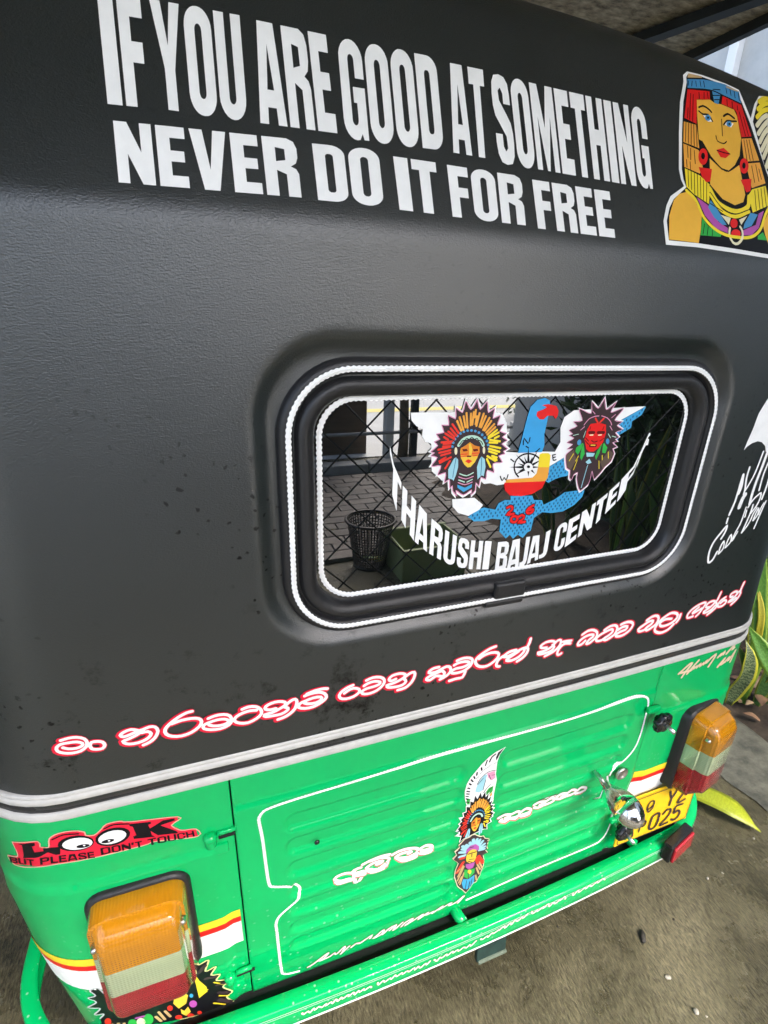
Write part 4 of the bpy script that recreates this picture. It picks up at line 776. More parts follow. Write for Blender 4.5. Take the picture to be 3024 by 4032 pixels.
SLOGAN_LETTERS = [
 ('I', '-4277,7328,-4161,7328,-4158,8380,-4274,8389'),
 ('F', '-4132,7329,-4044,7329,-4042,7749,-3955,7746,-3954,7944,-4041,7948,-4040,8176,-3939,8170,-3938,8364,-4128,8378'),
 ('Y', '-3797,7334,-3713,7331,-3709,7719,-3624,8349,-3708,8354,-3749,7947,-3781,8359,-3865,8364,-3793,7723'),
 ('O', '-3369,8142,-3371,8188,-3378,8231,-3391,8270,-3408,8303,-3428,8328,-3452,8344,-3476,8351,-3485,8351,-3510,8348,-3534,8334,-3555,8311,-3573,8280,-3587,8242,-3595,8199,-3599,8154,-3607,7520,-3605,7475,-3597,7432,-3585,7393,-3568,7360,-3548,7335,-3525,7320,-3501,7314,-3492,7314,-3467,7318,-3444,7332,-3423,7356,-3405,7387,-3392,7425,-3383,7467,-3379,7512;-3455,8126,-3456,8140,-3457,8153,-3461,8165,-3465,8174,-3470,8182,-3476,8187,-3483,8189,-3484,8189,-3490,8188,-3496,8183,-3502,8176,-3506,8167,-3510,8155,-3512,8143,-3513,8129,-3522,7537,-3521,7524,-3519,7511,-3516,7499,-3512,7489,-3507,7482,-3501,7477,-3494,7475,-3493,7475,-3487,7477,-3481,7481,-3476,7488,-3471,7498,-3467,7509,-3465,7522,-3464,7535'),
 ('U', '-3337,8334,-3352,7521,-3349,7466,-3338,7415,-3321,7371,-3298,7336,-3271,7315,-3241,7307,-3212,7313,-3183,7333,-3159,7366,-3140,7409,-3127,7460,-3122,7514,-3105,8323,-3192,8327,-3208,7517,-3210,7496,-3216,7478,-3224,7465,-3233,7458,-3243,7458,-3253,7466,-3260,7479,-3265,7498,-3266,7519,-3251,8329'),
 ('A', '-3014,7309,-2934,7308,-2927,7472,-2850,7470,-2845,7306,-2765,7305,-2813,8292,-2957,8301;-2918,7644,-2886,8086,-2857,7642'),
 ('R', '-2737,7305,-2651,7304,-2653,7744,-2588,7683,-2586,7303,-2500,7302,-2504,7700,-2521,7779,-2556,7819,-2519,7876,-2506,7972,-2508,8124,-2527,8228,-2573,8277,-2738,8287;-2653,7891,-2589,7917,-2591,8100,-2654,8122'),
 ('E', '-2472,7302,-2285,7300,-2288,7489,-2389,7491,-2392,7717,-2307,7714,-2310,7888,-2395,7891,-2397,8091,-2302,8086,-2305,8263,-2482,8272'),
 ('G', '-1962,7875,-1961,8051,-1965,8104,-1977,8154,-1996,8196,-2021,8229,-2050,8251,-2081,8258,-2113,8252,-2142,8233,-2167,8201,-2186,8159,-2199,8110,-2207,7465,-2207,7465,-2203,7411,-2192,7361,-2173,7318,-2148,7285,-2118,7264,-2087,7257,-2056,7264,-2028,7326,-2014,7266,-1966,7266,-1963,7787,-2084,7789,-2085,7632,-2054,7631,-2055,7464,-2057,7444,-2063,7426,-2071,7413,-2081,7406,-2092,7406,-2101,7413,-2110,7426,-2115,7444,-2116,7464,-2113,8054,-2111,8074,-2106,8092,-2097,8105,-2087,8111,-2077,8111,-2067,8104,-2059,8091,-2054,8073,-2052,8053,-2053,7877'),
 ('O', '-1691,8056,-1693,8099,-1702,8140,-1715,8177,-1734,8208,-1756,8232,-1780,8246,-1806,8252,-1815,8252,-1841,8248,-1866,8234,-1888,8211,-1906,8181,-1920,8144,-1929,8103,-1932,8060,-1935,7453,-1932,7410,-1924,7368,-1910,7331,-1892,7300,-1870,7276,-1846,7262,-1820,7257,-1810,7257,-1784,7262,-1759,7276,-1737,7300,-1718,7331,-1704,7368,-1696,7409,-1693,7453;-1781,8038,-1782,8051,-1784,8063,-1787,8075,-1792,8084,-1798,8091,-1804,8095,-1811,8097,-1812,8097,-1818,8096,-1825,8091,-1831,8085,-1835,8075,-1839,8064,-1841,8052,-1842,8039,-1844,7473,-1844,7460,-1842,7447,-1838,7436,-1833,7427,-1828,7420,-1821,7415,-1815,7414,-1813,7414,-1807,7415,-1800,7420,-1795,7427,-1790,7436,-1786,7447,-1784,7459,-1783,7472'),
 ('O', '-1420,8053,-1422,8096,-1431,8137,-1445,8174,-1463,8204,-1485,8228,-1510,8242,-1535,8247,-1545,8247,-1571,8243,-1595,8229,-1617,8206,-1636,8176,-1650,8140,-1658,8099,-1661,8056,-1663,7453,-1660,7409,-1652,7368,-1638,7331,-1620,7300,-1598,7277,-1573,7263,-1547,7258,-1537,7258,-1512,7263,-1487,7278,-1465,7301,-1446,7332,-1432,7369,-1424,7410,-1421,7453;-1510,8035,-1511,8048,-1513,8060,-1516,8071,-1521,8080,-1527,8087,-1533,8092,-1540,8093,-1541,8093,-1548,8092,-1554,8087,-1560,8081,-1564,8072,-1568,8061,-1570,8048,-1571,8035,-1572,7472,-1572,7459,-1570,7447,-1566,7436,-1561,7427,-1556,7420,-1549,7415,-1543,7414,-1541,7414,-1535,7415,-1528,7420,-1523,7427,-1518,7436,-1514,7447,-1512,7459,-1511,7472'),
 ('D', '-1391,7269,-1260,7270,-1238,7273,-1217,7283,-1198,7298,-1181,7319,-1167,7344,-1157,7372,-1150,7403,-1148,7435,-1149,8072,-1151,8103,-1157,8134,-1167,8162,-1181,8187,-1198,8207,-1217,8222,-1238,8232,-1260,8235,-1390,8236;-1239,8033,-1240,8044,-1241,8054,-1244,8063,-1248,8071,-1253,8077,-1258,8080,-1263,8081,-1276,8081,-1281,8080,-1286,8077,-1291,8071,-1295,8063,-1298,8054,-1299,8044,-1300,8033,-1300,7473,-1300,7462,-1298,7452,-1295,7443,-1291,7435,-1287,7430,-1281,7426,-1276,7425,-1264,7425,-1258,7426,-1253,7430,-1248,7436,-1244,7443,-1242,7453,-1240,7463,-1239,7474'),
 ('A', '-1042,7265,-971,7264,-964,7414,-894,7412,-890,7262,-819,7260,-852,8204,-987,8205;-955,7573,-922,7997,-899,7572'),
 ('T', '-740,7258,-661,7256,-651,8022,-597,8022,-595,8202,-782,8203,-784,8023,-730,8023'),
 ('S', '-500,7441,-488,7326,-451,7239,-385,7218,-319,7236,-286,7322,-280,7455,-283,7570,-301,7675,-344,7761,-425,7905,-432,8009,-403,8046,-377,7989,-375,7876,-290,7874,-293,7988,-306,8101,-345,8168,-407,8188,-472,8171,-503,8096,-511,7964,-508,7840,-488,7736,-438,7649,-368,7524,-362,7400,-388,7362,-414,7410,-417,7544,-502,7546'),
 ('O', '-39,7994,-42,8036,-51,8076,-65,8112,-83,8142,-105,8165,-128,8179,-152,8184,-161,8184,-185,8180,-208,8166,-228,8144,-245,8114,-257,8079,-264,8039,-265,7997,-251,7407,-248,7365,-239,7324,-225,7288,-207,7257,-185,7234,-162,7219,-137,7214,-128,7214,-104,7218,-81,7232,-61,7255,-44,7285,-32,7321,-25,7361,-23,7404;-123,7976,-124,7988,-126,8000,-130,8011,-135,8020,-140,8027,-146,8031,-152,8033,-154,8033,-160,8032,-166,8027,-171,8021,-175,8012,-178,8001,-180,7989,-180,7976,-167,7425,-166,7412,-163,7400,-160,7389,-155,7380,-150,7373,-144,7369,-137,7367,-136,7367,-130,7369,-124,7373,-119,7379,-115,7388,-111,7399,-110,7411,-109,7424'),
 ('M', '9,7222,77,7221,62,7812,143,7220,179,7219,228,7830,244,7218,313,7218,286,8171,191,8172,148,7697,79,8172,-16,8173'),
 ('E', '341,7217,530,7216,525,7398,422,7399,416,7619,503,7619,498,7791,411,7791,405,7991,504,7991,498,8171,314,8171'),
 ('T', '617,7215,704,7214,680,7991,739,7992,734,8173,530,8171,535,7991,594,7991'),
 ('H', '791,7214,878,7214,866,7619,929,7619,942,7213,1029,7213,998,8176,912,8175,923,7802,860,7801,848,8174,762,8173'),
 ('I', '1057,7213,1171,7213,1139,8178,1027,8176'),
 ('N', '1199,7213,1275,7213,1259,7679,1358,7213,1439,7213,1407,8184,1332,8182,1347,7719,1251,8181,1168,8179'),
 ('G', '1684,7823,1679,7998,1673,8051,1659,8100,1639,8141,1613,8173,1584,8192,1553,8198,1523,8190,1495,8169,1472,8136,1454,8094,1444,8045,1461,7409,1461,7409,1467,7356,1480,7306,1501,7264,1526,7231,1555,7211,1586,7204,1617,7211,1641,7273,1657,7214,1704,7214,1687,7735,1569,7733,1574,7576,1604,7577,1609,7410,1608,7390,1604,7372,1596,7359,1586,7352,1576,7352,1566,7359,1558,7372,1552,7390,1550,7410,1530,7994,1531,8014,1536,8032,1543,8045,1553,8052,1563,8052,1573,8046,1582,8033,1587,8016,1590,7996,1596,7821'),
 ('N', '-4253,6605,-4162,6606,-4160,6878,-4060,6607,-3961,6608,-3958,7177,-4050,7176,-4052,6902,-4148,7176,-4249,7176'),
 ('E', '-3926,6609,-3687,6612,-3687,6719,-3817,6717,-3817,6847,-3705,6849,-3705,6951,-3816,6950,-3816,7069,-3690,7070,-3690,7178,-3923,7177'),
 ('V', '-3561,6613,-3430,6615,-3339,7181,-3450,7180,-3496,6806,-3540,7179,-3650,7178'),
 ('E', '-3303,6617,-3054,6621,-3055,6727,-3190,6725,-3191,6855,-3075,6857,-3076,6958,-3191,6957,-3191,7075,-3061,7077,-3062,7184,-3303,7181'),
 ('R', '-3017,6621,-2903,6623,-2905,6871,-2817,6838,-2815,6624,-2699,6626,-2701,6852,-2724,6896,-2772,6918,-2722,6953,-2703,7009,-2704,7099,-2730,7161,-2793,7188,-3020,7185;-2905,6955,-2818,6974,-2819,7081,-2906,7091'),
 ('D', '-2542,6619,-2377,6619,-2349,6621,-2322,6627,-2298,6635,-2276,6647,-2259,6662,-2246,6678,-2238,6695,-2235,6714,-2239,7081,-2242,7099,-2251,7117,-2264,7133,-2282,7147,-2304,7159,-2329,7167,-2356,7172,-2384,7173,-2549,7170;-2356,7056,-2357,7063,-2359,7068,-2363,7074,-2368,7078,-2374,7081,-2380,7083,-2387,7084,-2403,7083,-2410,7083,-2416,7080,-2422,7077,-2427,7073,-2431,7067,-2433,7061,-2434,7055,-2430,6734,-2429,6728,-2426,6723,-2423,6717,-2418,6713,-2412,6710,-2405,6708,-2398,6707,-2383,6707,-2376,6708,-2369,6710,-2363,6713,-2358,6718,-2355,6723,-2352,6729,-2352,6735'),
 ('O', '-1880,7077,-1884,7102,-1896,7126,-1915,7147,-1940,7164,-1970,7177,-2003,7184,-2037,7186,-2050,7186,-2084,7182,-2116,7173,-2145,7159,-2169,7141,-2187,7119,-2198,7095,-2201,7070,-2197,6725,-2193,6701,-2182,6677,-2163,6656,-2139,6639,-2110,6626,-2077,6618,-2043,6615,-2030,6615,-1996,6618,-1964,6627,-1934,6640,-1910,6658,-1891,6679,-1880,6703,-1876,6728;-2001,7063,-2002,7071,-2006,7078,-2010,7084,-2017,7089,-2024,7093,-2033,7095,-2042,7096,-2043,7096,-2052,7095,-2060,7092,-2068,7088,-2074,7083,-2079,7076,-2082,7069,-2082,7062,-2079,6737,-2078,6730,-2075,6723,-2070,6717,-2064,6711,-2056,6707,-2048,6705,-2039,6704,-2037,6704,-2028,6705,-2020,6708,-2012,6712,-2006,6717,-2002,6724,-1999,6731,-1998,6738'),
 ('I', '-1712,6604,-1564,6601,-1578,7140,-1729,7142'),
 ('T', '-1448,6600,-1332,6598,-1341,7032,-1261,7031,-1263,7135,-1540,7139,-1538,7035,-1458,7034'),
 ('F', '-1120,6590,-1011,6589,-1016,6802,-908,6801,-910,6903,-1019,6904,-1021,7023,-896,7021,-899,7124,-1133,7128'),
 ('O', '-566,7017,-570,7041,-581,7064,-598,7085,-621,7102,-648,7115,-678,7124,-710,7127,-722,7127,-753,7125,-783,7117,-809,7105,-831,7088,-848,7067,-858,7045,-861,7021,-854,6688,-850,6664,-839,6641,-822,6621,-800,6604,-773,6591,-743,6582,-712,6579,-700,6579,-669,6581,-639,6589,-613,6601,-591,6618,-574,6638,-564,6660,-561,6684;-676,7008,-677,7015,-680,7022,-685,7028,-691,7033,-698,7037,-705,7040,-713,7040,-715,7040,-723,7040,-731,7037,-738,7034,-743,7029,-747,7023,-750,7016,-751,7008,-745,6697,-744,6690,-741,6683,-737,6677,-731,6672,-724,6668,-716,6665,-708,6665,-707,6665,-698,6665,-691,6668,-684,6671,-678,6676,-674,6682,-672,6689,-671,6696'),
 ('R', '-524,6582,-414,6581,-417,6816,-333,6783,-330,6580,-220,6579,-222,6793,-244,6836,-290,6858,-242,6890,-224,6944,-225,7030,-250,7090,-312,7117,-532,7119;-418,6897,-334,6912,-336,7015,-420,7026'),
 ('F', '-62,6561,43,6560,34,6774,138,6773,134,6875,29,6876,24,6994,144,6993,140,7096,-86,7097'),
 ('R', '198,6558,304,6556,294,6793,376,6760,385,6555,492,6554,482,6770,459,6813,414,6835,460,6867,475,6921,471,7007,445,7067,385,7094,174,7095;290,6874,370,6889,365,6992,284,7003'),
 ('E', '526,6554,762,6551,757,6654,629,6655,623,6780,732,6779,728,6876,619,6877,613,6991,737,6990,733,7093,502,7094'),
 ('E', '796,6551,1033,6549,1029,6652,899,6653,894,6778,1004,6777,1000,6875,889,6876,884,6990,1009,6990,1004,7093,772,7093'),
]
ARC_LETTERS = [
 ('T', '-1618,11752,-1596,11676,-1573,11599,-1551,11530,-1551,11921,-1500,11812,-1500,11901,-1556,12023,-1613,12148,-1670,12381,-1670,12292,-1618,12090'),
 ('H', '-1480,11397,-1457,11355,-1435,11314,-1413,11273,-1413,11489,-1392,11460,-1371,11431,-1350,11402,-1350,11175,-1327,11141,-1305,11106,-1283,11073,-1283,11638,-1305,11664,-1327,11690,-1350,11716,-1350,11505,-1371,11532,-1392,11560,-1413,11587,-1413,11788,-1435,11814,-1457,11840,-1480,11865'),
 ('A', '-1272,11063,-1253,11045,-1234,11027,-1215,11010,-1211,11093,-1188,11071,-1165,11049,-1142,11027,-1138,10938,-1119,10920,-1100,10902,-1081,10885,-1119,11445,-1157,11490,-1196,11536,-1234,11581;-1205,11181,-1176,11394,-1148,11122,-1167,11142,-1186,11161'),
 ('R', '-1044,10854,-1023,10839,-1003,10825,-982,10811,-982,11033,-962,11007,-942,10982,-922,10956,-922,10770,-901,10755,-880,10741,-859,10727,-859,10918,-872,10967,-900,11008,-870,11014,-859,11053,-859,11129,-874,11195,-911,11252,-955,11292,-1000,11331,-1044,11371;-982,11109,-962,11097,-942,11086,-922,11074,-922,11168,-942,11188,-962,11209,-982,11230'),
 ('U', '-825,11179,-825,10799,-822,10771,-813,10740,-798,10710,-778,10684,-756,10662,-731,10647,-707,10638,-684,10636,-664,10641,-649,10653,-640,10672,-637,10695,-637,11060,-659,11073,-680,11087,-702,11101,-702,10729,-704,10721,-709,10715,-717,10713,-726,10715,-736,10720,-745,10728,-753,10738,-758,10750,-760,10760,-760,11137,-782,11151,-804,11165'),
 ('S', '-605,10689,-598,10630,-571,10580,-518,10555,-466,10548,-438,10579,-431,10639,-431,10692,-443,10746,-476,10798,-499,10828,-521,10859,-543,10890,-546,10941,-518,10949,-494,10912,-494,10858,-473,10850,-452,10843,-431,10835,-431,10888,-440,10945,-469,10988,-518,11017,-571,11029,-597,11003,-605,10942,-605,10882,-591,10826,-553,10771,-534,10744,-514,10718,-495,10692,-492,10632,-518,10623,-543,10654,-543,10717,-564,10724,-585,10731,-605,10739'),
 ('H', '-404,10524,-382,10517,-359,10512,-337,10508,-337,10697,-316,10694,-295,10690,-274,10687,-274,10498,-252,10494,-230,10490,-207,10487,-207,10937,-230,10940,-252,10944,-274,10948,-274,10772,-295,10776,-316,10779,-337,10783,-337,10958,-359,10962,-382,10966,-404,10969'),
 ('I', '-177,10482,-141,10476,-105,10470,-69,10464,-69,10913,-105,10919,-141,10925,-177,10931'),
 ('B', '40,10434,87,10418,133,10414,179,10409,219,10429,233,10485,233,10585,217,10638,194,10653,219,10675,233,10727,233,10803,217,10855,179,10880,133,10882,87,10883,40,10885;106,10486,126,10489,147,10492,167,10495,167,10608,147,10612,126,10617,106,10621;106,10696,126,10700,147,10703,167,10707,167,10796,147,10800,126,10804,106,10808'),
 ('A', '247,10403,267,10401,287,10399,307,10399,312,10478,336,10481,361,10485,385,10489,390,10412,410,10415,430,10418,450,10421,410,10898,369,10894,328,10889,287,10884;318,10562,348,10784,379,10570,359,10567,338,10564'),
 ('J', '517,10904,539,10905,561,10905,583,10906,583,10540,570,10478,543,10438,496,10424,459,10427,459,10504,484,10498,517,10521'),
 ('A', '594,10452,613,10457,632,10462,651,10467,655,10538,678,10543,701,10549,724,10554,728,10488,747,10493,766,10499,785,10504,747,10910,709,10909,670,10908,632,10907;661,10614,690,10813,718,10625,699,10621,680,10617'),
 ('J', '861,10941,886,10953,910,10965,934,10976,934,10633,920,10573,890,10534,839,10516,798,10512,798,10576,825,10577,861,10605'),
 ('C', '1228,10918,1228,11000,1225,11023,1216,11042,1202,11056,1183,11063,1161,11064,1137,11059,1113,11047,1091,11030,1072,11008,1058,10984,1049,10958,1046,10668,1046,10668,1049,10645,1058,10625,1072,10611,1091,10602,1113,10600,1137,10604,1161,10615,1183,10631,1202,10653,1216,10677,1225,10703,1228,10728,1228,10819,1207,10811,1185,10803,1164,10796,1164,10707,1162,10697,1157,10687,1150,10679,1142,10673,1132,10670,1124,10670,1117,10674,1112,10681,1110,10689,1110,10956,1112,10966,1117,10975,1124,10984,1132,10990,1142,10993,1150,10993,1157,10990,1162,10983,1164,10975,1164,10894,1185,10902,1207,10910'),
 ('E', '1248,10644,1310,10677,1372,10718,1434,10759,1434,10839,1399,10817,1363,10794,1327,10772,1327,10874,1358,10892,1389,10909,1419,10926,1419,11002,1389,10986,1358,10970,1327,10954,1327,11047,1361,11063,1396,11079,1431,11096,1431,11175,1370,11149,1309,11124,1248,11098'),
 ('N', '1465,10780,1533,10824,1533,11022,1564,10975,1594,10927,1625,10880,1649,10895,1673,10910,1698,10924,1698,11340,1630,11298,1630,11098,1600,11146,1570,11194,1540,11242,1515,11227,1490,11211,1465,11196'),
 ('T', '1768,10968,1791,10991,1813,11014,1835,11037,1835,11356,1887,11398,1887,11470,1830,11427,1773,11390,1717,11352,1717,11273,1768,11307'),
 ('E', '1913,11117,1967,11170,2022,11222,2077,11273,2077,11342,2045,11312,2014,11283,1982,11254,1982,11339,2009,11363,2037,11388,2064,11412,2064,11477,2037,11453,2009,11429,1982,11405,1982,11482,2013,11508,2043,11535,2074,11564,2074,11632,2020,11584,1966,11538,1913,11492'),
 ('R', '2102,11297,2144,11342,2186,11413,2228,11484,2228,11622,2269,11674,2309,11730,2350,11908,2350,11830,2392,12056,2434,12172,2476,12172,2476,12259,2450,12274,2394,12128,2453,12298,2476,12320,2476,12355,2446,12360,2371,12108,2282,11855,2192,11759,2102,11663;2228,11669,2269,11726,2309,11786,2350,11957,2350,11995,2309,11842,2269,11790,2228,11744'),
]
ROPES = {'gate_rope': ('gate', '-3065,2621,-3339,2725,-3392,2988,-3425,4189,-3430,4452,-3369,4642,-3199,4812,-3073,4932,-3014,5101,-3065,5233,-3209,5347,-3416,5452,-3490,5549,-3517,6016,-3536,6587,-3563,6956,-3557,7058,-3505,7141,-3407,7188,-3015,7226,-2247,7253,-1427,7278,-548,7300,1894,7270,3186,7321,3515,7306,3675,7246,3768,7128,3808,6884,3824,6257,3772,5928,3630,5726,3426,5572,3289,5445,3293,5262,3418,4914'), 'gate_rope2': ('gate', '3766,3956,3850,3656,3846,3260,3756,3035,3459,2954,1946,2950,326,2841')}
BUMPER_SCRIPT = ['-3131,2467,-3106,2414,-3027,2457,-2996,2388,-2924,2482,-2907,2410,-2836,2469,-2783,2407,-2706,2474,-2713,2406,-2618,2464,-2591,2395,-2526,2491,-2493,2402,-2426,2479,-2407,2418,-2295,2477,-2298,2412,-2201,2482,-2180,2390,-2107,2474,-2085,2406,-2010,2465,-1995,2407,-1894,2454,-1865,2411', '-1741,2471,-1726,2397,-1634,2473,-1605,2406,-1502,2461,-1476,2410,-1402,2492,-1368,2425,-1269,2476,-1251,2418,-1165,2463,-1117,2415,-1020,2472,-998,2388,-936,2462,-888,2385,-787,2457,-761,2393,-695,2470', '-604,2458,-539,2379,-488,2461,-441,2411,-345,2469,-323,2408,-215,2476,-198,2414,-111,2457,-74,2399,29,2450,94,2392,160,2453,192,2392,299,2482', '405,2476,450,2439,554,2482,573,2431,654,2510,698,2475,814,2519,824,2500,942,2566,961,2483,1079,2580,1112,2497,1183,2600,1261,2528,1362,2607,1386,2547,1484,2629', '1583,2639,1625,2550,1734,2609,1732,2555,1885,2626,1875,2561,1986,2644,2044,2530,2120,2613,2188,2538,2312,2608,2311,2563,2415,2635,2456,2533', '2639,2611,2670,2526,2771,2633,2823,2541,2964,2618,3000,2543,3078,2614,3163,2541,3287,2624,3330,2560,3451,2624,3529,2549']
# ------------------------------------------------------------------ materials
MATS={}
def nodes_of(m):
    m.use_nodes=True; n=m.node_tree; return n,n.nodes['Principled BSDF']
def mat(name,color,rough=.5,metal=0.,spec=.5,coat=0.,coat_rough=.05,var=0.,var_scale=8.,bump=0.,bump_scale=60.,trans=0.,ior=1.45,detail=6,stretch=(1,1,1),rough_var=0.,col2=None):
    if name in MATS: return MATS[name]
    m=bpy.data.materials.new(name); n,b=nodes_of(m); L=n.links
    b.inputs['Base Color'].default_value=(*color,1); b.inputs['Roughness'].default_value=rough; b.inputs['Metallic'].default_value=metal
    b.inputs['Specular IOR Level'].default_value=spec; b.inputs['Coat Weight'].default_value=coat; b.inputs['Coat Roughness'].default_value=coat_rough
    b.inputs['Transmission Weight'].default_value=trans; b.inputs['IOR'].default_value=ior
    if var or bump or rough_var:
        tc=n.nodes.new('ShaderNodeTexCoord'); mp=n.nodes.new('ShaderNodeMapping'); mp.inputs['Scale'].default_value=stretch
        L.new(tc.outputs['Object'],mp.inputs[0])
    if var or rough_var:
        nz=n.nodes.new('ShaderNodeTexNoise'); nz.inputs['Scale'].default_value=var_scale; nz.inputs['Detail'].default_value=detail; nz.inputs['Roughness'].default_value=.65; L.new(mp.outputs[0],nz.inputs['Vector'])
    if var:
        mx=n.nodes.new('ShaderNodeMix'); mx.data_type='RGBA'; r=n.nodes.new('ShaderNodeValToRGB'); r.color_ramp.elements[0].position=.3; r.color_ramp.elements[1].position=.72
        L.new(nz.outputs[0],r.inputs[0]); L.new(r.outputs[0],mx.inputs[0])
        c2=col2 if col2 else tuple(max(0,c*(1+var)) for c in color)
        mx.inputs[6].default_value=(*[max(0,c*(1-var)) for c in color],1); mx.inputs[7].default_value=(*c2,1); L.new(mx.outputs[2],b.inputs['Base Color'])
    if rough_var:
        mr=n.nodes.new('ShaderNodeMapRange'); mr.inputs[1].default_value=.3; mr.inputs[2].default_value=.7; mr.inputs[3].default_value=max(.02,rough-rough_var); mr.inputs[4].default_value=min(1,rough+rough_var)
        L.new(nz.outputs[0],mr.inputs[0]); L.new(mr.outputs[0],b.inputs['Roughness'])
    if bump:
        n2=n.nodes.new('ShaderNodeTexNoise'); n2.inputs['Scale'].default_value=bump_scale; n2.inputs['Detail'].default_value=4; L.new(mp.outputs[0],n2.inputs['Vector'])
        bp=n.nodes.new('ShaderNodeBump'); bp.inputs['Strength'].default_value=min(1,bump); bp.inputs['Distance'].default_value=.004; L.new(n2.outputs[0],bp.inputs['Height']); L.new(bp.outputs[0],b.inputs['Normal'])
    MATS[name]=m; return m
VINYL=dict(white=(.87,.87,.85),ink=(.008,.008,.010),vred=(.72,.015,.045),vred2=(.74,.035,.02),red=(.72,.012,.012),skin=(.80,.43,.05),blue=(.06,.27,.52),sky=(.04,.33,.66),eblue=(.05,.34,.62),edark=(.01,.10,.22),
 tan=(.55,.36,.16),orange=(.80,.36,.05),yellow=(.85,.66,.03),purple=(.42,.08,.36),leaf=(.03,.40,.06),cream=(.76,.70,.48),silver=(.55,.58,.58),mint=(.45,.68,.55),gold=(.80,.52,.05),amber=(.70,.22,.02),maroon=(.12,.012,.012),
 paleblue=(.32,.60,.68),umber=(.05,.032,.035),bark=(.11,.075,.055),pink=(.70,.30,.45),peach=(.72,.42,.30),peach2=(.72,.48,.34),rust=(.42,.14,.10),lime=(.72,.72,.30))
def vinyl(c): return mat('vinyl_'+c,VINYL[c],rough=.38,spec=.12 if c in('ink','umber','maroon') else .3,var=.06,var_scale=30)
